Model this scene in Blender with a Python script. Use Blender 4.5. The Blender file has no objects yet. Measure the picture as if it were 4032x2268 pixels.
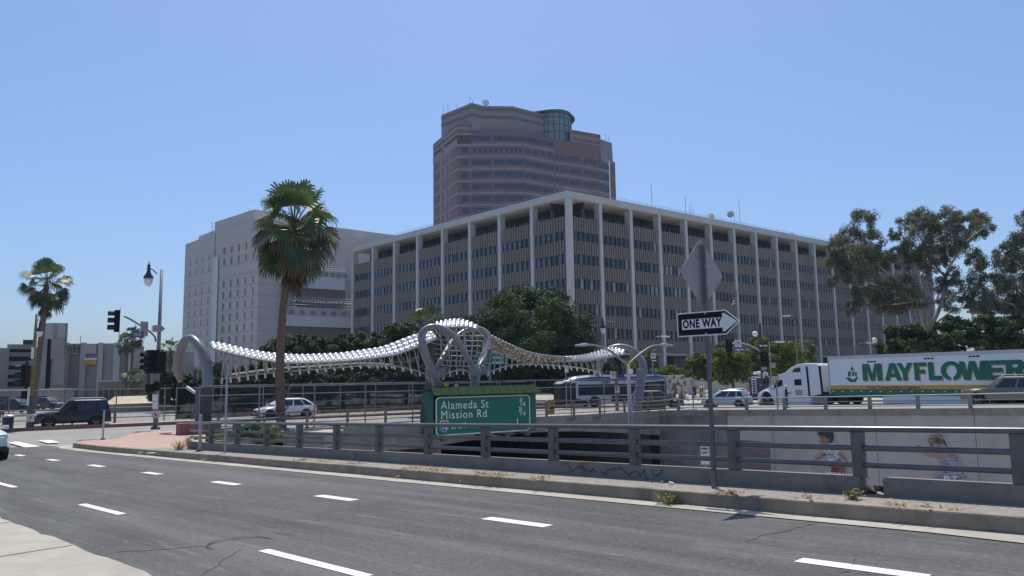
import bpy, bmesh, math, random
from mathutils import Vector, Matrix
import numpy as np
R_ = math.radians
sc = bpy.context.scene
COL = sc.collection
# ------------------------------------------------------------------ camera
F, CX, CY, CAMZ = 3000.0, 2016.0, 1134.0, 1.82
PITCH = math.atan((1495.0 - CY) / F); ROLL = 0.016
fw = Vector((0, math.cos(PITCH), math.sin(PITCH))); r0 = Vector((1, 0, 0)); u0 = r0.cross(fw)
c_, s_ = math.cos(ROLL), math.sin(ROLL)
RV = c_ * r0 - s_ * u0; UVv = s_ * r0 + c_ * u0
cam_d = bpy.data.cameras.new('camera'); cam = bpy.data.objects.new('camera', cam_d); COL.objects.link(cam)
cam_d.sensor_width = 36; cam_d.lens = 36 * F / 4032; cam_d.clip_start = 0.1; cam_d.clip_end = 6000
m3 = Matrix((RV, UVv, -fw)).transposed()
cam.matrix_world = Matrix.Translation((0, 0, CAMZ)) @ m3.to_4x4()
sc.camera = cam
# ------------------------------------------------------------------ sky, sun, exposure
SUN_AZ, SUN_EL = R_(-3.5), R_(68)
w = bpy.data.worlds.new('World'); sc.world = w; w.use_nodes = True
nt = w.node_tree; bg = nt.nodes['Background']
sky = nt.nodes.new('ShaderNodeTexSky'); sky.sky_type = 'NISHITA'; sky.sun_disc = False
sky.sun_elevation = SUN_EL; sky.sun_rotation = SUN_AZ; sky.air_density = 1.0; sky.dust_density = 1.8; sky.ozone_density = 10.0
nt.links.new(sky.outputs[0], bg.inputs[0]); bg.inputs[1].default_value = 0.118
sd = bpy.data.lights.new('sun', 'SUN'); sd.energy = 3.8; sd.angle = R_(0.53); sd.color = (1, 0.92, 0.79)
so = bpy.data.objects.new('sun', sd); COL.objects.link(so)
sdir = Vector((math.sin(SUN_AZ) * math.cos(SUN_EL), math.cos(SUN_AZ) * math.cos(SUN_EL), math.sin(SUN_EL)))
so.rotation_euler = (-sdir).to_track_quat('-Z', 'Y').to_euler()
sc.view_settings.view_transform = 'Standard'; sc.view_settings.look = 'None'
sc.view_settings.exposure = 0.32; sc.view_settings.gamma = 1; sc.view_settings.use_curve_mapping = False
# ------------------------------------------------------------------ placing helpers (photo measurement -> a point at its true distance)
def ray(x, y): return ((x - CX) / F) * RV - ((y - CY) / F) * UVv + fw
def D(x, y, Y):
    d = ray(x, y); p = d * (Y / d.y); return Vector((p.x, p.y, p.z + CAMZ))
def G(x, y, z):
    d = ray(x, y); p = d * ((z - CAMZ) / d.z); return Vector((p.x, p.y, z))
def PL(x, y, o, n):
    d = ray(x, y); t = (Vector(o) - Vector((0, 0, CAMZ))).dot(n) / d.dot(n); p = d * t; return Vector((p.x, p.y, p.z + CAMZ))
Q2 = math.sqrt(.5)
UD = Vector((-Q2, Q2, 0)); VD = Vector((Q2, Q2, 0)); SL = 0.0242
def zr(u): return -SL * u if u < 34 else (-SL * 34 - 0.09 * (1 - math.exp(-(u - 34) / 3.7)))
def UV(u, v, dz=0.0): p = UD * u + VD * v; return Vector((p.x, p.y, zr(u) + dz))
def uv_of(p): return p.x * UD.x + p.y * UD.y, p.x * VD.x + p.y * VD.y
SZ = -0.93     # street level across the freeway
# ------------------------------------------------------------------ materials
def mat(name, c, rough=0.8, metal=0.0, c2=None, scale=4.0, detail=5.0, bump=0.0, bscale=60.0, stretch=(1, 1, 1), lo=0.35, hi=0.65, spec=0.5, coat=0.0, c3=None, s3=0.6, lo3=.5, hi3=.7, st3=(1, 1, 1)):
    m = bpy.data.materials.new(name); m.use_nodes = True; n = m.node_tree.nodes; l = m.node_tree.links
    b = n['Principled BSDF']; b.inputs['Roughness'].default_value = rough; b.inputs['Metallic'].default_value = metal
    b.inputs['Specular IOR Level'].default_value = spec; b.inputs['Coat Weight'].default_value = coat
    b.inputs['Base Color'].default_value = (*c, 1)
    if c2 is None: c2 = tuple(x * 0.86 for x in c)
    tc = n.new('ShaderNodeTexCoord'); mp = n.new('ShaderNodeMapping'); mp.inputs['Scale'].default_value = stretch
    l.new(tc.outputs['Object'], mp.inputs[0])
    no = n.new('ShaderNodeTexNoise'); no.inputs['Scale'].default_value = scale; no.inputs['Detail'].default_value = detail
    no.inputs['Roughness'].default_value = 0.65
    l.new(mp.outputs[0], no.inputs['Vector'])
    cr = n.new('ShaderNodeValToRGB'); cr.color_ramp.elements[0].position = lo; cr.color_ramp.elements[1].position = hi
    cr.color_ramp.elements[0].color = (*c2, 1); cr.color_ramp.elements[1].color = (*c, 1)
    l.new(no.outputs['Fac'], cr.inputs[0]); out = cr.outputs[0]
    if c3 is not None:
        mp3 = n.new('ShaderNodeMapping'); mp3.inputs['Scale'].default_value = st3; l.new(tc.outputs['Object'], mp3.inputs[0])
        n3 = n.new('ShaderNodeTexNoise'); n3.inputs['Scale'].default_value = s3; n3.inputs['Detail'].default_value = 8; n3.inputs['Roughness'].default_value = .7
        l.new(mp3.outputs[0], n3.inputs['Vector'])
        r3 = n.new('ShaderNodeValToRGB'); r3.color_ramp.elements[0].position = lo3; r3.color_ramp.elements[1].position = hi3
        l.new(n3.outputs['Fac'], r3.inputs[0])
        mx = n.new('ShaderNodeMix'); mx.data_type = 'RGBA'; l.new(r3.outputs[0], mx.inputs[0]); l.new(out, mx.inputs[6]); mx.inputs[7].default_value = (*c3, 1)
        out = mx.outputs[2]
    l.new(out, b.inputs['Base Color'])
    if bump:
        nb = n.new('ShaderNodeTexNoise'); nb.inputs['Scale'].default_value = bscale; nb.inputs['Detail'].default_value = 4
        l.new(tc.outputs['Object'], nb.inputs['Vector'])
        bp = n.new('ShaderNodeBump'); bp.inputs['Strength'].default_value = bump; bp.inputs['Distance'].default_value = 0.02
        l.new(nb.outputs['Fac'], bp.inputs['Height']); l.new(bp.outputs[0], b.inputs['Normal'])
    return m
def glassmat(name, c, rough=0.05, spec=0.7):
    return mat(name, c, rough=rough, spec=spec, c2=tuple(x * .7 for x in c), scale=0.7, detail=2)
def seeglass(name, c, alpha=0.35, rough=0.05):
    m = mat(name, c, rough=rough, spec=.7); m.node_tree.nodes['Principled BSDF'].inputs['Alpha'].default_value = alpha; return m
def leafmat(name, c, c2, trans=0.25):
    m = bpy.data.materials.new(name); m.use_nodes = True; n = m.node_tree.nodes; l = m.node_tree.links
    b = n['Principled BSDF']; b.inputs['Roughness'].default_value = .38 if 'frond' in name else .7; b.inputs['Specular IOR Level'].default_value = .5 if 'frond' in name else .18
    g = n.new('ShaderNodeNewGeometry'); no = n.new('ShaderNodeTexNoise'); no.inputs['Scale'].default_value = 0.9; no.inputs['Detail'].default_value = 6
    tc = n.new('ShaderNodeTexCoord'); l.new(tc.outputs['Object'], no.inputs['Vector'])
    cr = n.new('ShaderNodeValToRGB'); cr.color_ramp.elements[0].position = .38; cr.color_ramp.elements[1].position = .62
    cr.color_ramp.elements[0].color = (*c2, 1); cr.color_ramp.elements[1].color = (*c, 1)
    l.new(no.outputs['Fac'], cr.inputs[0]); l.new(cr.outputs[0], b.inputs['Base Color'])
    t = n.new('ShaderNodeBsdfTranslucent'); l.new(cr.outputs[0], t.inputs[0])
    mx = n.new('ShaderNodeMixShader'); mx.inputs[0].default_value = trans
    l.new(b.outputs[0], mx.inputs[1]); l.new(t.outputs[0], mx.inputs[2]); l.new(mx.outputs[0], n['Material Output'].inputs[0])
    return m
def meshmat(name, c, pitch, wire, alpha_extra=0.0, kind='chain'):
    """woven wire: a procedural diagonal lattice with real holes (alpha)"""
    m = bpy.data.materials.new(name); m.use_nodes = True; n = m.node_tree.nodes; l = m.node_tree.links
    b = n['Principled BSDF']; b.inputs['Base Color'].default_value = (*c, 1); b.inputs['Roughness'].default_value = 1.0; b.inputs['Specular IOR Level'].default_value = 0.0
    b.inputs['Alpha'].default_value = wire
    no = n.new('ShaderNodeTexNoise'); no.inputs['Scale'].default_value = pitch; no.inputs['Detail'].default_value = 6
    tc = n.new('ShaderNodeTexCoord'); l.new(tc.outputs['Object'], no.inputs['Vector'])
    mr = n.new('ShaderNodeMapRange'); mr.inputs['From Min'].default_value = .3; mr.inputs['From Max'].default_value = .7
    mr.inputs['To Min'].default_value = max(0, wire - .12); mr.inputs['To Max'].default_value = min(1, wire + .12)
    l.new(no.outputs['Fac'], mr.inputs[0]); l.new(mr.outputs[0], b.inputs['Alpha'])
    return m
M = {}
def mk(k, *a, **kw): M[k] = mat(k, *a, **kw)
mk('asphalt', (.115, .116, .118), .93, c2=(.082, .083, .086), scale=.45, detail=9, bump=.5, bscale=90, c3=(.20, .20, .20), s3=.5, lo3=.57, hi3=.8, stretch=(1, 1, 1))
mk('street', (.15, .15, .148), .93, c2=(.12, .12, .12), scale=.3, detail=9, bump=.3)
mk('street_light', (.27, .265, .25), .93, c2=(.21, .205, .195), scale=.3, detail=9)
mk('paint', (.68, .67, .62), .75, c2=(.52, .51, .48), scale=9, detail=8, lo=.25, hi=.5)
mk('concrete', (.36, .335, .29), .92, c2=(.27, .25, .215), scale=1.6, detail=9, bump=.4, c3=(.17, .15, .125), s3=.8, lo3=.6, hi3=.85)
mk('sidewalk', (.31, .295, .265), .93, c2=(.19, .18, .165), scale=14, detail=10, bump=.6, bscale=120, c3=(.24, .15, .09), s3=.5, lo3=.62, hi3=.85, lo=.38, hi=.6)
mk('near_walk', (.385, .37, .315), .92, c2=(.31, .295, .25), scale=1.5, detail=9, bump=.3, bscale=120, c3=(.29, .275, .235), s3=.8, lo3=.55, hi3=.8)
mk('gutter', (.42, .395, .345), .92, c2=(.30, .28, .24), scale=1.2, detail=9, bump=.3, c3=(.2, .19, .175), s3=1.3, lo3=.62, hi3=.75)
mk('curb', (.31, .265, .205), .92, c2=(.215, .185, .145), scale=2, detail=9, bump=.4, c3=(.12, .10, .08), s3=1.1, lo3=.52, hi3=.75)
mk('rail_base', (.27, .245, .205), .93, c2=(.19, .17, .145), scale=1.5, detail=9, bump=.4, c3=(.13, .055, .028), s3=.55, lo3=.56, hi3=.68)
mk('pink', (.43, .30, .255), .93, c2=(.36, .25, .21), scale=1.1, detail=9, bump=.3)
mk('red_block', (.26, .12, .1), .9, c2=(.2, .09, .08), scale=7)
mk('wall', (.46, .445, .40), .93, c2=(.38, .37, .33), scale=.45, detail=8, bump=.25, bscale=20, c3=(.29, .275, .245), s3=.3, lo3=.5, hi3=.8, st3=(1, 1, .35))
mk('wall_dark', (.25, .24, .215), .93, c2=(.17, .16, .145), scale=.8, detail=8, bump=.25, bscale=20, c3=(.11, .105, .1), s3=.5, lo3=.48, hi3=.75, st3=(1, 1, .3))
mk('parapet', (.30, .275, .235), .93, c2=(.22, .2, .17), scale=1.2, detail=8, c3=(.13, .115, .1), s3=1.2, lo3=.52, hi3=.8, st3=(1, 1, .2))
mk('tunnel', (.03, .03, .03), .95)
mk('rail', (.15, .155, .16), .33, .55, c2=(.11, .115, .12), scale=3, detail=8, spec=.5)
mk('rail_brown', (.26, .2, .175), .6, .2, c2=(.17, .13, .115), scale=4, detail=8)
mk('steel', (.42, .43, .44), .42, .6, c2=(.3, .31, .32), scale=6)
mk('galv', (.44, .45, .46), .5, .35, c2=(.36, .37, .38), scale=5)
mk('signback', (.36, .35, .345), .55, .2, c2=(.29, .285, .28), scale=2.5, detail=4)
mk('dark_post', (.1, .105, .11), .6, .4)
mk('hole', (.012, .012, .012), .9)
mk('black', (.018, .018, .02), .5)
mk('white_sheet', (.80, .80, .79), .45, c2=(.74, .74, .73))
mk('sign_black', (.014, .014, .016), .7, spec=.2)
mk('sign_green', (.0, .155, .105), .4, c2=(.0, .135, .092), scale=1.2)
mk('hood_green', (.018, .044, .020), .8, c2=(.013, .033, .014), scale=2, spec=.05)
mk('hood_dark', (.02, .12, .085), .55)
mk('sign_blue', (.02, .06, .32), .4)
mk('sign_red', (.5, .03, .04), .45)
mk('sign_yellow', (.65, .36, .02), .5)
mk('fed_white', (.62, .615, .59), .85, c2=(.53, .525, .5), scale=.35, detail=8, c3=(.42, .41, .385), s3=.5, lo3=.58, hi3=.85, st3=(1, 1, .3))
mk('fed_soffit', (.62, .55, .47), .9)
mk('fed_tan', (.255, .222, .188), .85, c2=(.215, .188, .16), scale=.25, detail=6)
mk('fed_groove', (.03, .027, .025), .8)
mk('fed_glass', (.05, .085, .125), .06, c2=(.03, .05, .075), scale=.22, detail=1.5, lo=.42, hi=.58, spec=.8)
mk('fed_glass2', (.05, .06, .07), .08, c2=(.015, .018, .024), scale=.3, detail=2, spec=.6)
mk('fed_glass3', (.075, .115, .155), .07, c2=(.05, .075, .10), scale=.4, detail=1.5, spec=.8)
mk('fed_blind', (.32, .33, .32), .5, c2=(.2, .21, .21), scale=.6)
mk('tower_pink', (.195, .118, .112), .85, c2=(.175, .105, .10), scale=.05)
mk('tower_gray', (.245, .24, .25), .85, c2=(.22, .216, .226), scale=.06)
mk('tower_glass', (.05, .06, .09), .08, c2=(.02, .025, .04), scale=.12, detail=3, spec=.7)
mk('tower_rotunda', (.11, .16, .17), .1, c2=(.2, .26, .28), scale=.2, spec=.8)
mk('mdc', (.60, .545, .48), .9, c2=(.56, .51, .45), scale=.07, detail=6)
mk('mdc_band', (.74, .72, .68), .9)
mk('mdc_slit', (.33, .30, .265), .8)
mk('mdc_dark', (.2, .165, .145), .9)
mk('garage', (.40, .365, .325), .9, c2=(.33, .30, .265), scale=.1, detail=7)
mk('garage_light', (.52, .50, .455), .9, c2=(.45, .43, .39), scale=.1, detail=7)
mk('garage_tan', (.42, .33, .265), .9, c2=(.37, .29, .235), scale=.1)
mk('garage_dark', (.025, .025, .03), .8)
mk('low_brick', (.36, .22, .15), .9)
mk('beige_roof', (.55, .49, .36), .85)
mk('arch_gray', (.22, .225, .235), .36, .2, c2=(.185, .19, .2), scale=.8, coat=.15)
mk('dome_silver', (.66, .66, .65), .3, .55, c2=(.48, .48, .48), scale=6)
mk('dome_under', (.58, .52, .44), .5, .3, c2=(.16, .12, .09), scale=5, detail=2, lo=.44, hi=.54)
mk('trunk_palm', (.22, .155, .11), .95, c2=(.10, .07, .05), scale=5, detail=9, bump=.9, bscale=14, stretch=(1, 1, 2.2))
mk('trunk_bark', (.16, .125, .095), .95, c2=(.09, .07, .055), scale=4, detail=8, bump=.8, bscale=18)
mk('trunk_euc', (.50, .45, .38), .85, c2=(.22, .19, .15), scale=2.2, detail=7, stretch=(1, 1, .35))
mk('mural_halo', (.31, .30, .275), .9, c2=(.36, .35, .32), scale=3)
M['frond'] = leafmat('frond', (.105, .165, .06), (.06, .105, .038), .2)
M['frond_dark'] = leafmat('frond_dark', (.055, .09, .036), (.034, .062, .026), .15)
M['frond_dead'] = leafmat('frond_dead', (.20, .13, .07), (.13, .085, .05), .1)
M['frond_tan'] = leafmat('frond_tan', (.16, .15, .06), (.10, .09, .04), .15)
M['ficus_a'] = leafmat('ficus_a', (.062, .110, .030), (.036, .070, .022), .15)
M['ficus_b'] = leafmat('ficus_b', (.032, .062, .02), (.02, .042, .015), .12)
M['shade_green'] = leafmat('shade_green', (.020, .036, .014), (.012, .024, .010), .05)  # leaf colour darkened to stand in for deep shade under the trees
M['ficus_c'] = leafmat('ficus_c', (.105, .160, .045), (.062, .105, .034), .18)
M['lime_a'] = leafmat('lime_a', (.16, .20, .035), (.10, .145, .03), .3)
M['lime_b'] = leafmat('lime_b', (.10, .14, .03), (.065, .10, .025), .3)
M['lime_c'] = leafmat('lime_c', (.23, .24, .05), (.15, .17, .04), .3)
M['euc_a'] = leafmat('euc_a', (.205, .225, .15), (.145, .165, .105), .28)
M['euc_b'] = leafmat('euc_b', (.132, .152, .096), (.095, .113, .068), .25)
M['euc_c'] = leafmat('euc_c', (.22, .205, .135), (.15, .145, .09), .25)
M['weed'] = leafmat('weed', (.17, .21, .06), (.11, .15, .045), .3)
M['weed_dry'] = leafmat('weed_dry', (.42, .29, .13), (.27, .17, .08), .2)
M['shrub'] = leafmat('shrub', (.13, .22, .03), (.07, .14, .025), .3)
M['chain'] = meshmat('chain', (.10, .105, .105), 3, .13)
M['screen'] = meshmat('screen', (.014, .026, .022), 2, .93)
mk('tyre', (.022, .022, .023), .85)
mk('rim', (.5, .51, .52), .3, .8)
mk('chrome', (.7, .7, .7), .15, 1.0)
mk('plate', (.7, .7, .7), .5)
mk('car_glass', (.018, .022, .026), .04, spec=.8)
mk('car_glass_light', (.07, .085, .095), .05, spec=.8)
mk('car_black', (.03, .032, .034), .5)
mk('p_dark', (.013, .017, .019), .3, .2, coat=.4)
mk('p_white', (.78, .79, .81), .3, coat=.6)
mk('p_silver', (.50, .53, .57), .3, .45, coat=.6)
mk('p_gray', (.075, .075, .08), .3, .4, coat=.6)
mk('p_bronze', (.20, .185, .16), .3, .4, coat=.6)
mk('p_navy', (.03, .04, .12), .3, .1, coat=.6)
mk('p_truck', (.74, .77, .82), .35, coat=.4)
mk('p_trailer', (.76, .77, .81), .45, c2=(.72, .73, .77), scale=.5)
mk('trailer_top', (.55, .56, .57), .45, .2)
mk('may_green', (.0, .155, .105), .45)
mk('may_ochre', (.56, .36, .06), .5)
mk('may_red', (.42, .03, .03), .5)
mk('bus_blue', (.025, .045, .16), .35, coat=.2)
mk('bus_white', (.50, .54, .56), .4, coat=.1)
mk('bus_dark', (.012, .02, .024), .3, spec=.25)
mk('bus_red', (.28, .1, .1), .4)
mk('lens_red', (.55, .02, .015), .2)
mk('lens_clear', (.75, .76, .76), .1)
mk('lens_amber', (.7, .25, .02), .2)
mk('globe', (.82, .82, .80), .25, c2=(.78, .78, .76))
mk('lamp_metal', (.05, .055, .055), .5, .3)
mk('pole_gray', (.235, .245, .255), .5, .3, c2=(.19, .2, .21), scale=2)
mk('pole_olive', (.24, .22, .08), .7, c2=(.17, .15, .06), scale=2)
mk('pole_yellow', (.42, .34, .10), .7)
mk('post_gray', (.17, .175, .18), .5, .3, c2=(.13, .135, .14), scale=9)
mk('park_paint', (.12, .115, .12), .9)
mk('freeway', (.36, .35, .33), .9)
mk('bollard', (.55, .52, .47), .85)
mk('yellow_bin', (.50, .27, .03), .6, c2=(.36, .19, .03), scale=4)
mk('skin', (.36, .22, .15), .6)
mk('skin_dark', (.2, .11, .075), .6)
mk('cloth_dark', (.03, .03, .035), .9)
mk('cloth_blue', (.04, .05, .09), .9)
mk('cloth_white', (.7, .7, .68), .9)
mk('cloth_gray', (.3, .31, .33), .9)
mk('hair', (.015, .012, .01), .7)
mk('tarp', (.55, .58, .6), .3, .3, c2=(.3, .32, .33), scale=6)
mk('camo', (.55, .5, .42), .6, c2=(.16, .12, .09), scale=2.2, detail=2, lo=.46, hi=.5)
mk('litter', (.8, .79, .76), .7)
mk('rust', (.21, .15, .105), .95, c2=(.10, .045, .025), scale=5, detail=7, lo=.4, hi=.6)
mk('crack', (.055, .055, .056), .95)
mk('mural_pale', (.44, .45, .45), .9)
mk('mural_grey', (.165, .155, .165), .9, c2=(.14, .13, .14), scale=2)
mk('mural_rust', (.2, .115, .095), .9, c2=(.17, .14, .13), scale=4)
mk('mural_skin', (.33, .195, .125), .9, c2=(.27, .15, .10), scale=5)
mk('mural_fair', (.42, .27, .21), .9, c2=(.35, .22, .17), scale=5)
mk('mural_hair', (.035, .038, .032), .9, c2=(.06, .06, .05), scale=8)
mk('mural_blond', (.34, .26, .18), .9, c2=(.12, .09, .065), scale=5, detail=2, stretch=(.4, .4, 4), lo=.42, hi=.58)
mk('mural_shirt', (.55, .60, .63), .9, c2=(.42, .46, .5), scale=6)
mk('mural_short', (.34, .04, .045), .9, c2=(.2, .02, .03), scale=6)
mk('mural_dress', (.38, .36, .43), .9, c2=(.12, .11, .17), scale=14, detail=1, stretch=(.2, .2, 2.2), lo=.46, hi=.54)
mk('graffiti', (.03, .03, .035), .9)
mk('graffiti_blue', (.05, .07, .18), .9)
mk('flag_red', (.42, .04, .05), .9)
mk('hedge_wall', (.55, .50, .42), .9)
mk('crane_red', (.5, .06, .05), .6)

def roadmat(name, base, dark, light, streak):
    """asphalt: stone speckle, wear streaks running with the lanes, oil-dark patches, pale scuffs"""
    m = bpy.data.materials.new(name); m.use_nodes = True; n = m.node_tree.nodes; l = m.node_tree.links; b = n['Principled BSDF']; b.inputs['Roughness'].default_value = .92; b.inputs['Specular IOR Level'].default_value = .3
    tc = n.new('ShaderNodeTexCoord')
    def noise(scale, det, rough, st=(1, 1, 1)):
        mp = n.new('ShaderNodeMapping'); mp.vector_type = 'POINT'; mp.inputs['Rotation'].default_value = (0, 0, R_(45)); l.new(tc.outputs['Object'], mp.inputs[0])
        m2 = n.new('ShaderNodeMapping'); m2.inputs['Scale'].default_value = st; l.new(mp.outputs[0], m2.inputs[0])
        q = n.new('ShaderNodeTexNoise'); q.inputs['Scale'].default_value = scale; q.inputs['Detail'].default_value = det; q.inputs['Roughness'].default_value = rough; l.new(m2.outputs[0], q.inputs['Vector']); return q.outputs['Fac']
    def ramp(f, a, c, ca, cc):
        r = n.new('ShaderNodeValToRGB'); r.color_ramp.elements[0].position = a; r.color_ramp.elements[1].position = c; r.color_ramp.elements[0].color = (*ca, 1); r.color_ramp.elements[1].color = (*cc, 1); l.new(f, r.inputs[0]); return r.outputs[0]
    def mix(f, A, Bc, typ='MIX'):
        x = n.new('ShaderNodeMix'); x.data_type = 'RGBA'; x.blend_type = typ
        if isinstance(f, float): x.inputs[0].default_value = f
        else: l.new(f, x.inputs[0])
        l.new(A, x.inputs[6])
        if isinstance(Bc, tuple): x.inputs[7].default_value = (*Bc, 1)
        else: l.new(Bc, x.inputs[7])
        return x.outputs[2]
    W = (1, 1, 1); K = (0, 0, 0)
    c = ramp(noise(.35, 9, .7), .35, .65, dark, base)
    c = mix(ramp(noise(1.0, 7, .6, (.04, 1.5, 1)), .46, .64, K, (.7,) * 3), c, light)         # long streaks with the lanes
    c = mix(ramp(noise(3.2, 9, .8, (.14, 1.7, 1)), .545, .65, K, (.55,) * 3), c, streak)          # pale scuffs
    c = mix(ramp(noise(.9, 6, .7, (.10, 1.3, 1)), .36, .5, (.6,) * 3, K), c, tuple(x * .72 for x in dark))
    c = mix(ramp(noise(34, 4, .75, (.6, 1.3, 1)), .53, .66, K, (.6,) * 3), c, tuple(x * 1.9 for x in base))   # stones
    c = mix(ramp(noise(22, 4, .75, (.5, 1.2, 1)), .34, .47, (.6,) * 3, K), c, tuple(x * .45 for x in dark))
    l.new(c, b.inputs['Base Color']); bp = n.new('ShaderNodeBump'); bp.inputs['Strength'].default_value = .6; bp.inputs['Distance'].default_value = .012; l.new(noise(70, 3, .6), bp.inputs['Height']); l.new(bp.outputs[0], b.inputs['Normal']); return m
M['asphalt'] = roadmat('asphalt', (.104, .107, .108), (.070, .072, .074), (.134, .136, .137), (.225, .225, .222))
M['street'] = roadmat('street', (.15, .15, .148), (.125, .125, .122), (.18, .18, .176), (.25, .25, .24))
# ------------------------------------------------------------------ mesh building helpers
def rotz(a): return Matrix.Rotation(a, 4, 'Z')
def T(*p): return Matrix.Translation(Vector(p) if len(p) == 3 else p[0])
FRONT = Matrix(((1, 0, 0, 0), (0, 0, -1, 0), (0, 1, 0, 0), (0, 0, 0, 1)))   # sheet drawn in x,y -> stands up, faces -y
LEFTS = Matrix(((-1, 0, 0, 0), (0, 0, 1, 0), (0, 1, 0, 0), (0, 0, 0, 1)))   # sheet -> stands up, faces +y
class MB:
    def __init__(s): s.v = []; s.f = []; s.m = []
    def add(s, vs, fs, mi=0, X=None):
        o = len(s.v)
        s.v += [tuple(X @ Vector(p)) if X is not None else tuple(p) for p in vs]
        s.f += [tuple(i + o for i in f) for f in fs]; s.m += [mi] * len(fs); return s
    def box(s, c, d, mi=0, X=None, rz=0):
        x, y, z = d[0] / 2, d[1] / 2, d[2] / 2
        L = Matrix.Translation(Vector(c)) @ Matrix.Rotation(rz, 4, 'Z')
        if X is not None: L = X @ L
        v = [(-x, -y, -z), (x, -y, -z), (x, y, -z), (-x, y, -z), (-x, -y, z), (x, -y, z), (x, y, z), (-x, y, z)]
        return s.add(v, [(0, 3, 2, 1), (4, 5, 6, 7), (0, 1, 5, 4), (1, 2, 6, 5), (2, 3, 7, 6), (3, 0, 4, 7)], mi, L)
    def bx(s, x0, x1, y0, y1, z0, z1, mi=0, X=None):
        return s.box(((x0 + x1) / 2, (y0 + y1) / 2, (z0 + z1) / 2), (abs(x1 - x0), abs(y1 - y0), abs(z1 - z0)), mi, X)
    def beam(s, a, b, w, h, mi=0, X=None):
        a, b = Vector(a), Vector(b); t = (b - a).normalized()
        up = Vector((0, 0, 1)) if abs(t.z) < .98 else Vector((0, 1, 0))
        r = t.cross(up).normalized(); q = r.cross(t)
        v = []
        for p in (a, b):
            for i, j in ((-1, -1), (1, -1), (1, 1), (-1, 1)): v.append(p + r * (w / 2 * i) + q * (h / 2 * j))
        return s.add(v, [(0, 1, 2, 3), (7, 6, 5, 4), (0, 4, 5, 1), (1, 5, 6, 2), (2, 6, 7, 3), (3, 7, 4, 0)], mi, X)
    def tube(s, pts, r, n=8, mi=0, X=None, cap=True):
        pts = [Vector(p) for p in pts]; k = len(pts)
        rs = r if isinstance(r, (list, tuple)) else [r] * k
        t0 = (pts[1] - pts[0]).normalized(); up = Vector((0, 0, 1)) if abs(t0.z) < .9 else Vector((1, 0, 0))
        nx = t0.cross(up).normalized(); v = []
        for i in range(k):
            t = (pts[min(i + 1, k - 1)] - pts[max(i - 1, 0)]).normalized()
            nx = (nx - t * nx.dot(t)).normalized(); ny = t.cross(nx)
            for j in range(n):
                a = 2 * math.pi * j / n; v.append(pts[i] + (nx * math.cos(a) + ny * math.sin(a)) * rs[i])
        f = [(i * n + j, i * n + (j + 1) % n, (i + 1) * n + (j + 1) % n, (i + 1) * n + j) for i in range(k - 1) for j in range(n)]
        if cap: f += [tuple(range(n - 1, -1, -1)), tuple((k - 1) * n + j for j in range(n))]
        return s.add(v, f, mi, X)
    def prism(s, poly, h0, h1, mi=0, X=None):
        n = len(poly); v = [(p[0], p[1], h0) for p in poly] + [(p[0], p[1], h1) for p in poly]
        f = [tuple(range(n - 1, -1, -1)), tuple(range(n, 2 * n))] + [(i, (i + 1) % n, n + (i + 1) % n, n + i) for i in range(n)]
        return s.add(v, f, mi, X)
    def lathe(s, prof, n=16, mi=0, X=None):
        v = []; k = len(prof)
        for r, z in prof:
            for j in range(n): a = 2 * math.pi * j / n; v.append((r * math.cos(a), r * math.sin(a), z))
        f = [(i * n + j, i * n + (j + 1) % n, (i + 1) * n + (j + 1) % n, (i + 1) * n + j) for i in range(k - 1) for j in range(n)]
        f += [tuple(range(n - 1, -1, -1)), tuple((k - 1) * n + j for j in range(n))]
        return s.add(v, f, mi, X)
    def build(s, name, mats, parent=None, smooth=False, bevel=0.0, recalc=True):
        me = bpy.data.meshes.new(name); me.from_pydata(s.v, [], s.f)
        if not isinstance(mats, (list, tuple)): mats = [mats]
        for m in mats: me.materials.append(M[m] if isinstance(m, str) else m)
        if len(mats) > 1: me.polygons.foreach_set('material_index', s.m)
        if recalc:
            b = bmesh.new(); b.from_mesh(me); bmesh.ops.recalc_face_normals(b, faces=b.faces); b.to_mesh(me); b.free()
        if smooth: me.polygons.foreach_set('use_smooth', [True] * len(me.polygons))
        me.update()
        o = bpy.data.objects.new(name, me); COL.objects.link(o)
        if parent is not None: o.parent = parent
        if bevel:
            bv = o.modifiers.new('b', 'BEVEL'); bv.width = bevel; bv.segments = 2; bv.limit_method = 'ANGLE'; bv.angle_limit = R_(35)
        return o
def tag(o, label=None, cat=None, group=None, kind=None):
    if label: o['label'] = label
    if cat: o['category'] = cat
    if group: o['group'] = group
    if kind: o['kind'] = kind
    return o
def root(name, label, cat, loc=(0, 0, 0), rz=0.0, group=None):
    o = bpy.data.objects.new(name, None); COL.objects.link(o); o.location = loc; o.rotation_euler = (0, 0, rz); o.empty_display_size = .3
    return tag(o, label, cat, group)
def copy_tree(o, parent=None):
    c = o.copy(); COL.objects.link(c)
    if parent is not None: c.parent = parent
    for ch in list(o.children): copy_tree(ch, c)
    return c
def struct(name, mb, mats, parent=None, **k):
    o = mb.build(name, mats, parent, **k)
    if parent is None: o['kind'] = 'structure'
    return o
def text(s, size, mt, parent, X, name='lettering', bold=0.0, sx=1.0, ext=0.004, align='CENTER', sp=1.0):
    cu = bpy.data.curves.new(name, 'FONT'); cu.body = s; cu.size = size; cu.align_x = align; cu.align_y = 'CENTER'
    cu.offset = bold; cu.extrude = ext; cu.space_character = sp; cu.resolution_u = 4
    t = bpy.data.objects.new(name, cu); COL.objects.link(t)
    me = bpy.data.meshes.new_from_object(t); bpy.data.objects.remove(t); bpy.data.curves.remove(cu)
    me.transform(X @ Matrix.Diagonal((sx, 1, 1, 1))); me.materials.clear(); me.materials.append(M[mt])
    o = bpy.data.objects.new(name, me); COL.objects.link(o); o.parent = parent; me.name = name
    return o
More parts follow.
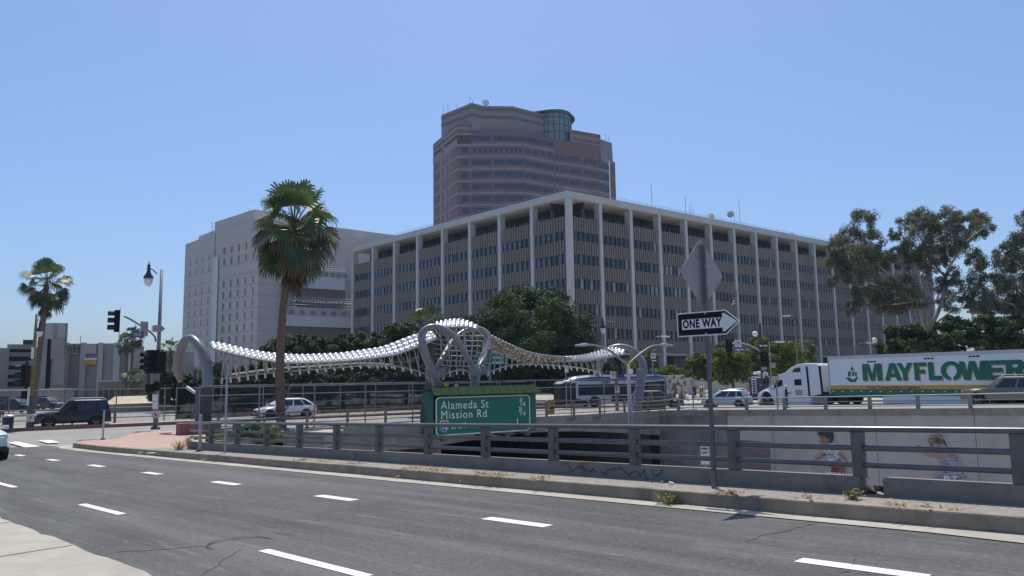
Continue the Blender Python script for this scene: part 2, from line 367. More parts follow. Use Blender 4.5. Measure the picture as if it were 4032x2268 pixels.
def ring(r0, r1, n=28, a0=0, a1=2 * math.pi):
    return [(r1 * math.cos(a0 + (a1 - a0) * i / n), r1 * math.sin(a0 + (a1 - a0) * i / n)) for i in range(n + 1)] + [(r0 * math.cos(a1 - (a1 - a0) * i / n), r0 * math.sin(a1 - (a1 - a0) * i / n)) for i in range(n + 1)]
def rrect(x0, x1, y0, y1, r, n=4):
    p = []
    for cx, cy, a in ((x1 - r, y1 - r, 0), (x0 + r, y1 - r, 90), (x0 + r, y0 + r, 180), (x1 - r, y0 + r, 270)):
        for i in range(n + 1): t = R_(a + 90 * i / n); p.append((cx + r * math.cos(t), cy + r * math.sin(t)))
    return p
def disc(r, n=20): return [(r * math.cos(2 * math.pi * i / n), r * math.sin(2 * math.pi * i / n)) for i in range(n)]
# ------------------------------------------------------------------ foliage
def foliage(name, blobs, n, size, mats, parent, seed, sub=14, sr=.34, shell=.62, droop=0.0, asp=.5, kind=None):
    """many leaf sprays scattered round small clumps that sit on and inside each blob (cx,cy,cz,rx,ry,rz)"""
    rg = np.random.default_rng(seed); B = np.array(blobs, float)
    wt = (B[:, 3] * B[:, 4] * B[:, 5]) ** (2 / 3); wt /= wt.sum()
    V = []; mi = []
    for b, w_ in zip(B, wt):
        k = max(4, int(n * w_)); ns = max(5, int(sub * (1 if len(B) > 3 else 2.5)))
        d = rg.normal(size=(ns, 3)); d /= np.linalg.norm(d, axis=1)[:, None]
        rad = shell + (1 - shell) * rg.random(ns) ** .6
        cen = d * rad[:, None]
        ci = rg.integers(0, ns, k)
        off = rg.normal(size=(k, 3)); off /= np.linalg.norm(off, axis=1)[:, None]; off *= (rg.random(k) ** .45)[:, None] * sr * (.7 + .6 * rg.random(ns))[ci][:, None]
        p = (cen[ci] + off) * b[3:6] + b[:3]
        nrm = off / (np.linalg.norm(off, axis=1)[:, None] + 1e-6) * .7 + cen[ci] * .5 + rg.normal(size=(k, 3)) * .55 + np.array([0, 0, .25])
        nrm /= np.linalg.norm(nrm, axis=1)[:, None]
        tx = rg.normal(size=(k, 3)); tx[:, 2] -= droop * 2.2; tx -= nrm * np.sum(tx * nrm, 1)[:, None]; tx /= np.linalg.norm(tx, axis=1)[:, None]
        ty = np.cross(nrm, tx); s = size * (.55 + .9 * rg.random(k))[:, None]
        q = np.stack([p - tx * s, p + ty * s * asp - tx * s * .1, p + tx * s, p - ty * s * asp + tx * s * .15], 1)
        V.append(q.reshape(-1, 3)); cm = rg.integers(0, len(mats), ns)
        mi.append(np.where(rg.random(k) < .6, cm[ci], rg.integers(0, len(mats), k)))
    V = np.concatenate(V); mi = np.concatenate(mi); nf = len(mi)
    me = bpy.data.meshes.new(name); me.vertices.add(nf * 4); me.vertices.foreach_set('co', V.astype(np.float32).ravel())
    me.loops.add(nf * 4); me.loops.foreach_set('vertex_index', np.arange(nf * 4, dtype=np.int32))
    me.polygons.add(nf); me.polygons.foreach_set('loop_start', np.arange(0, nf * 4, 4, dtype=np.int32))
    for m in mats: me.materials.append(M[m])
    me.polygons.foreach_set('material_index', mi.astype(np.int32)); me.update(); me.validate()
    o = bpy.data.objects.new(name, me); COL.objects.link(o); o.parent = parent
    return o
def limbs(parent, paths, mt='trunk_bark', n=7, name='trunk'):
    b = MB()
    for pts, r_a, r_b in paths:
        k = len(pts); b.tube(pts, [r_a + (r_b - r_a) * i / (k - 1) for i in range(k)], n)
    return b.build(name, mt, parent, smooth=True)
def tree(name, label, loc, blobs, n, size, mats, seed, trunk=None, cat='tree', group=None, **k):
    t = root(name, label, cat, loc, 0, group)
    foliage('crown', blobs, n, size, mats, t, seed, **k)
    if trunk is None:
        zc = min(b[2] for b in blobs); rg = random.Random(seed); paths = [([(0, 0, -.1), (.1, 0, zc * .5), (.0, .1, zc * .9)], .22, .15)]
        for b in blobs[:7]: paths.append(([(0, .1, zc * .85), (b[0] * .5, b[1] * .5, (zc * .85 + b[2]) / 2 + rg.uniform(-.3, .3)), (b[0], b[1], b[2] + b[5] * .3)], .12, .03))
        limbs(t, paths)
    else: limbs(t, *trunk)
    return t
def palm(label, base, top, rcrown, nf, seed, r_base=.3, r_top=.2, skirt=18, group=None, skirtlen=.75, name='palm_tree', lean=.0):
    """fan palm: shaggy trunk, fans on stalks, a skirt of dead fans"""
    base, top = Vector(base), Vector(top); t = root(name, label, 'palm tree', base, 0, group); rg = random.Random(seed)
    h = top - base; pts = []; rr = []; K = 46
    for i in range(K + 1):
        f = i / K; sw = math.sin(f * math.pi) * lean
        pts.append((h.x * f + sw, h.y * f, h.z * f))
        rr.append((r_base * (1 - f) ** 1.0 + r_top * (1 - (1 - f)) + (.05 * r_base if f < .3 else .02)) * (1 + (.12 if i % 2 else -.06) * (1.6 if f < .25 else .7)))
    b = MB(); b.tube(pts, rr, 12)
    nb = int(60 * r_base / .3)
    for i in range(nb):                                     # old leaf bases standing off the lower trunk
        f = rg.random() ** 1.3 * .34; a = rg.random() * 6.283; R = r_base * 1.02
        c0 = Vector((h.x * f + math.cos(a) * R, math.sin(a) * R + h.y * f, h.z * f)); o = Vector((math.cos(a), math.sin(a), .9)) * .14 * r_base / .3
        b.beam(c0, c0 + o, .09 * r_base / .3, .05 * r_base / .3)
    b.build('trunk', 'trunk_palm', t, smooth=False)
    cen = Vector(h)
    def fan(mb, org, d, L, spread, ns, fold, droop):
        d = d.normalized(); side = d.cross(Vector((0, 0, 1)))
        side = side.normalized() if side.length > .05 else Vector((1, 0, 0)); nn = side.cross(d)
        ro = rg.uniform(-1.0, 1.0); side, nn = side * math.cos(ro) + nn * math.sin(ro), nn * math.cos(ro) - side * math.sin(ro)
        for i in range(ns):
            a = -spread + 2 * spread * (i + .5) / ns; da = spread / ns
            l = L * (1 - .28 * abs(a / spread) ** 2) * rg.uniform(.9, 1.08)
            def dirv(q): return d * math.cos(q) + side * math.sin(q) + nn * (abs(math.sin(q)) * fold)
            p1 = org + dirv(a - da) * l * .55; p2 = org + dirv(a + da) * l * .55; pm = org + dirv(a) * l * .55 + nn * .02 * L
            q_ = org + dirv(a) * l * .82 + Vector((0, 0, -droop * l * .12)); tip = org + dirv(a) * l * (1 - .15 * droop) + Vector((0, 0, -droop * l * .38)); wv = (p2 - p1) * .30
            mb.add([org, p1, p2, q_ - wv, q_ + wv, tip], [(0, 1, 2), (1, 3, 4, 2), (3, 5, 4)])
    lists = {'frond': MB(), 'frond_dark': MB(), 'frond_tan': MB(), 'frond_dead': MB()}
    st = MB()
    for i in range(nf):
        f = (i + .5) / nf; el = R_(84 - 136 * f ** .92 + rg.uniform(-15, 15)); az = i * 2.39996 + rg.uniform(-.3, .3)
        dv = Vector((math.cos(az) * math.cos(el), math.sin(az) * math.cos(el), math.sin(el)))
        Lp = rcrown * rg.uniform(.42, .62); c0 = cen + Vector((0, 0, .25 * rcrown * (1 - 2 * f) * .5))
        mid = c0 + dv * Lp * .55; end = c0 + dv * Lp + Vector((0, 0, -.10 * Lp * (1.2 - math.sin(el))))
        st.tube([c0, mid, end], [.035 * rcrown / 2.5, .022 * rcrown / 2.5, .016 * rcrown / 2.5], 4)
        bd = (end - mid).normalized() + Vector((0, 0, -.6 if f > .3 else -.08)); k = 'frond' if f < .45 else rg.choice(['frond', 'frond_dark', 'frond_dark', 'frond_tan'])
        fan(lists[k], end, bd, rcrown * rg.uniform(.38, .52), R_(rg.uniform(70, 105)), 15, rg.uniform(-.35, .45), rg.uniform(.3, 1.3))
    for i in range(skirt):
        az = rg.random() * 6.283; el = R_(rg.uniform(-88, -58)); dv = Vector((math.cos(az) * math.cos(el), math.sin(az) * math.cos(el), math.sin(el)))
        c0 = cen + Vector((0, 0, -rcrown * rg.uniform(.12, .72))); end = c0 + dv * rcrown * .3
        st.tube([c0, end], .02 * rcrown / 2.5, 4)
        fan(lists['frond_dead'], end, dv + Vector((0, 0, -.6)), rcrown * rg.uniform(.3, .5) * skirtlen, R_(45), 9, .1, .6)
    o = bpy.data.objects.new('crown', None)
    mbs = MB(); mats = list(lists)
    for i, k in enumerate(mats): mbs.add(lists[k].v, lists[k].f, i)
    bpy.data.objects.remove(o)
    mbs.build('crown', mats, t, recalc=False); st.build('leaf_stalks', 'frond_tan', t, recalc=False)
    return t
# ------------------------------------------------------------------ the site plan
from mathutils.geometry import delaunay_2d_cdt
BO = Vector((-12.5, 42.0, 0)); BD = Vector((.8254, .5644, 0)).normalized(); BN = Vector((-BD.y, BD.x, 0)); BRZ = math.atan2(BD.y, BD.x)
def BR(t, o, z=0.0): p = BO + BD * t + BN * o; return Vector((p.x, p.y, z))
def hz(x, y):
    u = max(-40.0, -x * Q2 + y * Q2); return zr(u)
def at_ground(p, dz=0.0): return Vector((p.x, p.y, hz(p.x, p.y) + dz))
WV = 48.5
def zw(u): return 0.12 - 0.0226 * max(u, -40)
def WA(u, z=0.0, off=0.0): p = UD * u + VD * (WV + off); return Vector((p.x, p.y, z))
def inside(p, poly):
    r = False; n = len(poly)
    for i in range(n):
        a, b = poly[i], poly[(i + 1) % n]
        if (a[1] > p[1]) != (b[1] > p[1]) and p[0] < (b[0] - a[0]) * (p[1] - a[1]) / (b[1] - a[1]) + a[0]: r = not r
    return r
def xy(p): return (p.x, p.y)
def sheet(name, outer, holes, dz, mt, hf=None, parent=None, thick=0.0):
    """a ground surface that follows the slope of the site"""
    vs = [Vector(p) for p in outer]; ed = [(i, (i + 1) % len(outer)) for i in range(len(outer))]
    for h in holes:
        k = len(vs); vs += [Vector(p) for p in h]; ed += [(k + i, k + (i + 1) % len(h)) for i in range(len(h))]
    for ub in (-40, 0, 20, 34, 36, 39, 43, 50):
        L = 3200; k = len(vs); a = UD * ub - VD * L; b = UD * ub + VD * L; vs += [Vector((a.x, a.y)), Vector((b.x, b.y))]; ed.append((k, k + 1))
    v2, _, f2, _, _, _ = delaunay_2d_cdt([Vector((p[0], p[1])) for p in vs], ed, [], 0, 1e-5)
    fs = []
    for f in f2:
        c = sum((v2[i] for i in f), Vector((0, 0))) / len(f)
        if inside(c, outer) and not any(inside(c, h) for h in holes): fs.append(tuple(f))
    b = MB(); b.v = [(p.x, p.y, (hf or hz)(p.x, p.y) + dz) for p in v2]; b.f = fs; b.m = [0] * len(fs)
    o = b.build(name, mt, parent)
    me = o.data
    bm = bmesh.new(); bm.from_mesh(me)
    bmesh.ops.delete(bm, geom=[v for v in bm.verts if not v.link_faces], context='VERTS')
    for f in bm.faces:
        if f.normal.z < 0: f.normal_flip()
    if thick:
        r = bmesh.ops.extrude_face_region(bm, geom=list(bm.faces)); bmesh.ops.translate(bm, vec=(0, 0, -thick), verts=[g for g in r['geom'] if isinstance(g, bmesh.types.BMVert)])
    bm.to_mesh(me); bm.free()
    if parent is None: o['kind'] = 'structure'
    return o
nearA = [xy(UV(-80, 12.0)), xy(UV(28.2, 12.0)), (-10.6, 37.2), xy(BR(1.2, -.02))]
trench = nearA + [xy(BR(t, -.02)) for t in (8, 16, 24, 28.6)] + [xy(WA(32.6)), xy(WA(20)), xy(WA(0)), xy(WA(-80))]
sheet('ground', [(-3000, -3000), (3000, -3000), (3000, 3000), (-3000, 3000)], [trench], -.3, 'street')
# far roads and crossing: one asphalt surface round the trench
street_outer = [xy(UV(-60, 49)), xy(UV(39, 49)), xy(UV(39, -40)), xy(UV(120, -40)), xy(UV(120, 110)), xy(UV(-60, 110))]
trench2 = [xy(UV(-79, 11.9))] + trench[1:-1] + [xy(WA(-70))]
sheet('street', [xy(UV(36, -30)), xy(UV(110, -30)), xy(UV(130, 30)), xy(UV(110, 76)), xy(UV(-30, 76)), xy(UV(-30, 10))], [trench2], -.05, 'street_light')
road = sheet('road', [xy(UV(-60, 3.15)), xy(UV(-60, 10.2)), xy(UV(41.5, 10.2)), xy(UV(41.5, -30)), xy(UV(30, -30)), xy(UV(19, 2.8)), xy(UV(16, 3.15))], [], 0.0, 'asphalt')
rg = random.Random(4)
nw = [xy(UV(-60, -30)), xy(UV(-60, 3.2)), xy(UV(2, 3.2))] + [xy(UV(3 + i * .4, 3.22 + rg.uniform(-.035, .035))) for i in range(33)] + [xy(UV(17.5, 3.05)), xy(UV(19.5, 2.4)), xy(UV(22, -30))]
nearwalk = sheet('near_sidewalk', nw, [], .012, 'near_walk')
b = MB()
for uu in (8.2, 11.35, 14.6, 5.1):
    pts = [UV(uu + .10 * math.sin(i * 1.7 + uu) * .25 + (3.2 - i * .4 - 1.6) * .12, 3.2 - i * .4, .0135) for i in range(12)]
    for p, q in zip(pts, pts[1:]): b.beam(p, q, .022, .006)
struct('expansion_joint', b, 'crack', nearwalk)
sheet('gutter', [xy(UV(-60, 10.12)), xy(UV(-60, 10.6)), xy(UV(38.2, 10.6)), xy(UV(39.6, 11.0)), xy(UV(40.6, 12.2)), xy(UV(41.1, 12.0)), xy(UV(40.2, 10.4)), xy(UV(38.4, 10.0)), xy(UV(3.2, 10.12)), xy(UV(1.6, 9.95)), xy(UV(-2, 9.9)), xy(UV(-60, 9.9))], [], .012, 'gutter')
# lane dashes: each its own mark on the road
def dash(u0, u1, v, wd, name='lane_dash'):
    mb = MB(); q = wd / 2; n = 4
    for i in range(n):
        ua, ub = u0 + (u1 - u0) * i / n, u0 + (u1 - u0) * (i + 1) / n
        a, c = UV(ua, v - q, .006), UV(ub, v - q, .006); d, e = UV(ub, v + q, .006), UV(ua, v + q, .006)
        mb.add([a, c, d, e], [(0, 1, 2, 3)])
    return mb.build(name, 'paint', road)
K = 1.82
for u0, u1 in ((17.4, 16.73), (14.78, 14.1), (12.2, 11.6), (9.78, 9.1), (7.26, 6.58), (4.67, 3.99), (2.05, 1.37), (-.55, -1.2), (19.9, 19.3)): dash(u0 * K, u1 * K, 4.33 * K, .22)
for u0, u1 in ((12.95, 11.72), (8.94, 7.74), (4.98, 3.75), (1.0, -.2), (16.9, 15.7)): dash(u0 * K, u1 * K, 2.56 * K, .15)
def mark(pts, name='crosswalk_bar'):
    mb = MB(); mb.add([(p.x, p.y, p.z) for p in pts], [tuple(range(len(pts)))]); return mb.build(name, 'paint', road)
def gq(*px):
    o = []
    for x, y in px:
        p = G(x, y, -.86)
        for _ in range(4): p = G(x, y, hz(p.x, p.y) + .01)
        o.append(p)
    return o
mark(gq((28, 1742), (70, 1738), (158, 1758), (100, 1761))); mark(gq((149, 1734), (200, 1732), (237, 1742), (188, 1745))); mark(gq((-60, 1752), (-10, 1750), (30, 1772), (-30, 1776)))
# manhole ring and cracks
mh = UV(*[a * 1 for a in (5.9, 4.95)], .003)
pm = G(948, 2140, 0); u_, v_ = uv_of(pm)
for _ in range(3): pm = G(948, 2140, zr(u_)); u_, v_ = uv_of(pm)
b = MB(); b.add([(p[0], p[1], .005) for p in ring(.39, .425, 36)], [tuple(range(74))]); mo = b.build('manhole_ring', 'crack', road); mo.matrix_local = T(pm) @ Matrix(((Q2, -Q2, 0, 0), (Q2, Q2, 0, 0), (-SL * 0, 0, 1, 0), (0, 0, 0, 1))); mo.rotation_euler = (math.atan(SL) * Q2, math.atan(SL) * Q2, 0)
b = MB(); b.lathe([(.39, -.001), (.39, .0045)], 36); mo2 = b.build('manhole_lid', 'asphalt', road); mo2.matrix_local = mo.matrix_local.copy(); mo2.rotation_euler = mo.rotation_euler
def crack(pix, wd=.014, seed=1):
    wd *= .34
    r_ = random.Random(seed); P = []
    for x, y in pix:
        p = G(x, y, 0)
        for _ in range(4): u, v = uv_of(p); p = G(x, y, zr(u))
        P.append(p)
    mb = MB(); out = [P[0]]
    for p, q in zip(P, P[1:]):
        n = max(2, int((q - p).length / .12))
        for i in range(1, n + 1): o = p.lerp(q, i / n); out.append(o + Vector((r_.uniform(-.03, .03), r_.uniform(-.03, .03), 0)))
    for p, q in zip(out, out[1:]):
        if r_.random() < .12: continue
        mb.beam(p + Vector((0, 0, .004)), q + Vector((0, 0, .004)), wd * r_.uniform(.4, 1.2), .004)
    return mb.build('crack', 'crack', road)
crack([(385, 2178), (560, 2170), (700, 2160), (820, 2150)], .012, 2); crack([(950, 2165), (870, 2215), (790, 2268)], .014, 3); crack([(3215, 2060), (3120, 2085), (2985, 2115), (2932, 2138)], .012, 4)
crack([(3372, 2180), (3360, 2215), (3376, 2245), (3420, 2262)], .016, 5); crack([(3376, 2245), (3310, 2256)], .012, 6); crack([(1080, 2103), (1195, 2108)], .008, 8)
# kerb, narrow walk, corner island
def strip(name, pts_in, pts_out, h, mt, dz0=0.0, parent=None):
    mb = MB(); n = len(pts_in); v = []
    for a, c in zip(pts_in, pts_out): v += [(a.x, a.y, hz(a.x, a.y) - .1), (a.x, a.y, hz(a.x, a.y) + h), (c.x, c.y, hz(c.x, c.y) + h), (c.x, c.y, hz(c.x, c.y) - .1)]
    f = [(4 * i + j, 4 * i + (j + 1) % 4, 4 * i + 4 + (j + 1) % 4, 4 * i + 4 + j) for i in range(n - 1) for j in range(4)]
    f += [(0, 1, 2, 3), (4 * n - 1, 4 * n - 2, 4 * n - 3, 4 * n - 4)]
    mb.add(v, f); return struct(name, mb, mt, parent, bevel=.025)
ku = [-60, -20, 0, 1, 2, 3, 4, 5, 6, 7, 8, 10, 12, 14, 16, 18, 20, 22, 24, 26, 28, 30, 32, 34, 36, 38.4]
kout = [UV(u, 10.505 + .025 * math.sin(u * .9)) for u in ku] + [UV(39.4, 10.85), UV(39.95, 11.35), UV(40.2, 12.0)]
kin = [UV(u, 10.66 + .025 * math.sin(u * .9)) for u in ku] + [UV(39.25, 10.98), UV(39.7, 11.45), UV(39.95, 12.05)]
strip('kerb', kout, kin, .213, 'curb')
sheet('median_sidewalk', [xy(UV(-60, 10.62)), xy(UV(31, 10.62)), xy(UV(28.6, 12.0)), xy(UV(-60, 12.0))], [], .203, 'sidewalk', thick=.3)
isl = [xy(UV(26.5, 10.8)), xy(UV(38.4, 10.68)), xy(UV(39.3, 10.95)), xy(UV(39.9, 11.7)), xy(UV(40.2, 13.0)), xy(BR(-6.5, 5.6)), xy(BR(-4, 4.2)), xy(BR(0, 3.4)), xy(BR(0, 0.1)), (-10.9, 37.0), xy(UV(28.4, 12.0))]
sheet('corner_island', isl, [], .20, 'pink', thick=.3)
sheet('bridge_sidewalk', [xy(BR(0, .0)), xy(BR(0, 3.4)), xy(BR(32, 3.4)), xy(BR(32, -.5)), xy(BR(28.6, 0))], [], .14, 'gutter', thick=.3)
sheet('east_sidewalk', [xy(BR(-45, 17)), xy(BR(32, 17)), xy(BR(32, 19.8)), xy(BR(-45, 19.8))], [], .15, 'near_walk', thick=.02)
b = MB()
for t in range(-45, 32, 7):
    a, c = at_ground(BR(t, 16.93), .06), at_ground(BR(min(t + 7, 32), 16.93), .06); b.beam(a, c, .16, .22)
struct('east_kerb', b, 'red_block')
sheet('plaza', [xy(UV(33, 74)), xy(UV(-60, 74)), xy(UV(-60, 160)), xy(UV(150, 160)), xy(UV(150, 90)), xy(BR(45, 17)), xy(BR(40, 12))], [], .08, 'gutter', thick=.2)
# freeway
b = MB(); ff = [xy(UV(-90, 10)), xy(UV(90, 10)), xy(UV(90, 60)), xy(UV(-90, 60))]
b.add([(x, y, -7.2) for x, y in ff], [(0, 1, 2, 3)]); struct('freeway', b, 'freeway')
# ------------------------------------------------------------------ retaining walls
t = root('retaining_wall', 'long pale concrete wall with painted children and vertical joints across the freeway', 'wall', WA(0))
IW = T(-WA(0))
def wallseg(mb, u0, u1, o0, o1, za, zb, zc, zd, X=IW):
    """u0..u1 along the wall, faces from offset o0 to o1, bottom za->zb, top zc->zd"""
    p = [WA(u0, za, o0), WA(u1, zb, o0), WA(u1, zb, o1), WA(u0, za, o1), WA(u0, zc, o0), WA(u1, zd, o0), WA(u1, zd, o1), WA(u0, zc, o1)]
    mb.add(p, [(0, 3, 2, 1), (4, 5, 6, 7), (0, 1, 5, 4), (1, 2, 6, 5), (2, 3, 7, 6), (3, 0, 4, 7)], 0, X)
joints = [33.2, 27.5, 17.6, 12.3, 7.9, 3, -3, -9, -15, -80]
mb = MB(); mc = MB()
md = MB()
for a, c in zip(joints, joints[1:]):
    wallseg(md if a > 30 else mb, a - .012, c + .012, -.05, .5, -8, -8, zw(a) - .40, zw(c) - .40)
    wallseg(mc, a - .012, c + .012, -.14, .5, zw(a) - .40, zw(c) - .40, zw(a), zw(c))
mb.build('wall_panels', 'wall', t, bevel=.012); md.build('darker_panel', 'wall_dark', t, bevel=.012); mc.build('coping', 'parapet', t, bevel=.012)  # panel next to the bridge gets a darker concrete than the rest
mb = MB(); wallseg(mb, 34, -79, .0, .1, -7.9, -7.9, zw(34) - .1, zw(-79) - .1); mb.build('joint_filler', 'hole', t)
mb = MB()
def onw(x, y, off=-.06): return PL(x, y, WA(0, 0, off), VD)
for px_, yy in ((3035, 1860),):
    p = onw(px_, 1625, -.16); q = onw(px_ + 8, yy, -.16); mb.tube([p, Vector((p.x, p.y, q.z))], .05, 8, 0, IW)
mb.build('drain_pipe', 'galv', t)
# painted figures: flat paint on the wall, measured off the photograph onto the wall's own plane
def paint(name, pix, mt, lay):
    off = -.052 - .004 * lay; P = [onw(x, y, off) for x, y in pix]; mb = MB(); mb.add(P, [tuple(range(len(P)))], 0, IW); return mb.build(name, mt, t, recalc=False)
paint('painted_panel', [(2908, 1735), (2925, 1733), (3031, 1741), (3036, 1858), (2911, 1856), (2906, 1790)], 'mural_grey', 1)
paint('painted_panel', [(2948, 1768), (2978, 1766), (2990, 1790), (2998, 1798), (2950, 1802)], 'mural_rust', 2)
paint('painted_panel', [(2936, 1826), (3030, 1838), (3030, 1846), (2990, 1846), (2940, 1843)], 'mural_rust', 2)
paint('painted_sign', [(2888, 1822), (2902, 1822), (2902, 1852), (2888, 1852)], 'sign_blue', 2)
# boy
paint('painted_boy', [(3212, 1702), (3250, 1688), (3290, 1692), (3298, 1740), (3320, 1768), (3346, 1818), (3344, 1880), (3242, 1884), (3190, 1845), (3200, 1800), (3232, 1770)], 'mural_halo', .4)
paint('painted_boy', [(3230, 1721), (3239, 1720), (3240, 1724), (3232, 1725)], 'mural_hair', 3); paint('painted_boy', [(3229, 1737), (3238, 1737), (3236, 1741), (3231, 1741)], 'mural_rust', 3); paint('painted_boy', [(3261, 1727), (3268, 1725), (3269, 1736), (3264, 1738)], 'mural_rust', 3)
for q_ in ([(3262, 1762), (3282, 1768), (3290, 1786), (3278, 1778)], [(3260, 1800), (3282, 1796), (3298, 1802), (3280, 1806)], [(3248, 1772), (3256, 1768), (3258, 1782), (3250, 1784)]): paint('painted_boy', q_, 'signback', 3)
paint('painted_boy', [(3302, 1830), (3328, 1836), (3330, 1878), (3306, 1880)], 'mural_rust', 3)
paint('painted_boy', [(3222, 1715), (3219, 1706), (3224, 1697), (3236, 1694), (3266, 1693), (3281, 1700), (3284, 1718), (3282, 1736), (3276, 1745), (3264, 1742), (3258, 1726), (3240, 1716)], 'mural_hair', 2)
paint('painted_boy', [(3228, 1712), (3240, 1714), (3258, 1724), (3264, 1740), (3274, 1743), (3262, 1752), (3250, 1754), (3240, 1752), (3232, 1738), (3228, 1726)], 'mural_skin', 1)
paint('painted_boy', [(3275, 1742), (3290, 1750), (3308, 1778), (3294, 1788), (3303, 1800), (3298, 1810), (3280, 1816), (3262, 1816), (3256, 1800), (3256, 1788), (3240, 1786), (3245, 1768), (3256, 1752)], 'mural_shirt', 2)
paint('painted_boy', [(3244, 1782), (3254, 1790), (3232, 1806), (3214, 1816), (3208, 1826), (3201, 1836), (3196, 1826), (3210, 1808), (3232, 1792)], 'mural_skin', 2)
paint('painted_boy', [(3298, 1784), (3308, 1779), (3330, 1802), (3342, 1822), (3338, 1826), (3322, 1808)], 'mural_skin', 2)
paint('painted_boy', [(3264, 1815), (3282, 1814), (3302, 1806), (3322, 1824), (3330, 1848), (3330, 1880), (3254, 1884), (3250, 1874), (3268, 1868), (3274, 1846)], 'mural_short', 2)
paint('painted_boy', [(3306, 1805), (3320, 1822), (3314, 1836), (3284, 1828), (3288, 1812)], 'mural_rust', 3)
# girl
paint('painted_girl', [(3648, 1736), (3660, 1712), (3700, 1702), (3726, 1710), (3748, 1762), (3792, 1812), (3800, 1860), (3832, 1904), (3660, 1898), (3680, 1864), (3700, 1840), (3690, 1806), (3640, 1796)], 'mural_halo', .4)
for k_ in range(5): paint('painted_girl', [(3670, 1726 + k_ * 5), (3690, 1722 + k_ * 5), (3714, 1727 + k_ * 6), (3692, 1725 + k_ * 5.4)], 'mural_hair', 3)
paint('painted_girl', [(3716, 1722), (3726, 1738), (3734, 1760), (3722, 1752), (3714, 1736)], 'mural_hair', 2.6); paint('painted_girl', [(3664, 1752), (3674, 1750), (3675, 1755), (3666, 1757)], 'mural_hair', 3); paint('painted_girl', [(3694, 1750), (3701, 1749), (3701, 1760), (3696, 1761)], 'mural_rust', 3)
for k_ in range(7): paint('painted_girl', [(3708 - k_ * .6, 1812 + k_ * 11), (3746 + k_ * 6, 1806 + k_ * 11), (3770 + k_ * 6, 1812 + k_ * 11), (3746 + k_ * 6, 1810 + k_ * 11)], 'mural_pale', 3)
paint('painted_girl', [(3655, 1738), (3660, 1722), (3676, 1712), (3700, 1710), (3716, 1714), (3736, 1758), (3730, 1762), (3716, 1752), (3700, 1750), (3676, 1744), (3664, 1752)], 'mural_blond', 2)
paint('painted_girl', [(3710, 1712), (3718, 1714), (3738, 1758), (3733, 1761)], 'mural_pale', 3)
paint('painted_girl', [(3660, 1746), (3676, 1742), (3700, 1750), (3704, 1762), (3690, 1772), (3670, 1766), (3660, 1758)], 'mural_fair', 1)
paint('painted_girl', [(3612, 1762), (3630, 1768), (3648, 1780), (3690, 1788), (3738, 1778), (3744, 1790), (3738, 1800), (3690, 1804), (3660, 1798), (3640, 1788), (3610, 1770)], 'mural_fair', 3)
paint('painted_girl', [(3612, 1752), (3626, 1756), (3634, 1768), (3616, 1768)], 'mural_rust', 4)
paint('painted_girl', [(3745, 1780), (3764, 1790), (3782, 1828), (3784, 1856), (3800, 1868), (3820, 1902), (3740, 1900), (3672, 1896), (3690, 1870), (3712, 1862), (3710, 1838), (3702, 1806), (3736, 1804)], 'mural_dress', 2)
paint('painted_girl', [(3700, 1894), (3800, 1902), (3798, 1908), (3706, 1904)], 'mural_short', 3)
def wall_text(s, px_, py_, size, mt, bold=.0, lay=5):
    p = onw(px_, py_, -.055 - .004 * lay); X = IW @ T(p) @ rotz(R_(-45)) @ FRONT
    return text(s, size, mt, t, X, 'spray_lettering', bold, 1, .001)
wall_text('YESCAW', 3304, 1872, .42, 'white_sheet', .012); wall_text('PLZ', 3742, 1886, .42, 'white_sheet', .01); wall_text('La Zoo', 3262, 1788, .22, 'mural_hair', .004, 4)
t2 = root('retaining_wall', 'near concrete retaining wall below the grey roadside railing', 'wall', UV(0, 12))
mb = MB()
for a, c in ((-80, -30), (-30, 0), (0, 14), (14, 28.2)):
    p = [UV(a, 11.98), UV(c, 11.98), UV(c, 12.4), UV(a, 12.4)]
    v = [(q.x, q.y, -7.3) for q in p] + [(q.x, q.y, q.z + .1) for q in p]
    mb.add(v, [(0, 3, 2, 1), (4, 5, 6, 7), (0, 1, 5, 4), (1, 2, 6, 5), (2, 3, 7, 6), (3, 0, 4, 7)], 0, T(-UV(0, 12)))
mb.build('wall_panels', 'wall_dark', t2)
t3 = root('retaining_wall', 'short concrete wing wall at the corner by the bridge end', 'wall', (-11.2, 33, -1))
mb = MB()
for (x0, y0), (x1, y1) in (((-11.45, 28.4), (-10.7, 37.2)), ((-10.7, 37.2), (-11.0, 42.7))): mb.beam((x0 + 11.2, y0 - 33, -3.2), (x1 + 11.2, y1 - 33, -3.2), .4, 6.0)
mb.build('wall_panels', 'wall', t3)
mb = MB(); mb.box((1.6, 3.6, .1), (1.9, 2.6, .5)); mb.box((1.6, 3.6, .45), (2.4, 3.0, .16)); mb.build('ledge', 'gutter', t3, bevel=.03)
# ------------------------------------------------------------------ the bridge
t = root('bridge', 'concrete street bridge with curved girder and graffiti over the freeway', 'bridge', BR(14, 0, -1), BRZ)
mb = MB(); mb.bx(-13.6, 14.9, -.38, -.02, -.18, .34); mb.build('parapet', 'parapet', t, bevel=.02)
def gb(s):                                   # girder underside
    P = [(-13.6, -1.15), (-7.0, -1.18), (-5.2, -1.12), (-3.0, -.95), (0, -.72), (3, -.66), (6, -.75), (9, -.98), (12, -1.25), (14.9, -1.55)]
    for (a, za), (c, zc) in zip(P, P[1:]):
        if a <= s <= c: return za + (zc - za) * (s - a) / (c - a)
    return -1.2
mb = MB(); N = 40; xs = [-13.6 + 28.5 * i / N for i in range(N + 1)]
poly = [(x, gb(x)) for x in xs] + [(14.9, -.18), (-13.6, -.18)]
mb.prism(poly, .2, .26, 0, FRONT); mb.build('girder', 'parapet', t)
mb = MB()
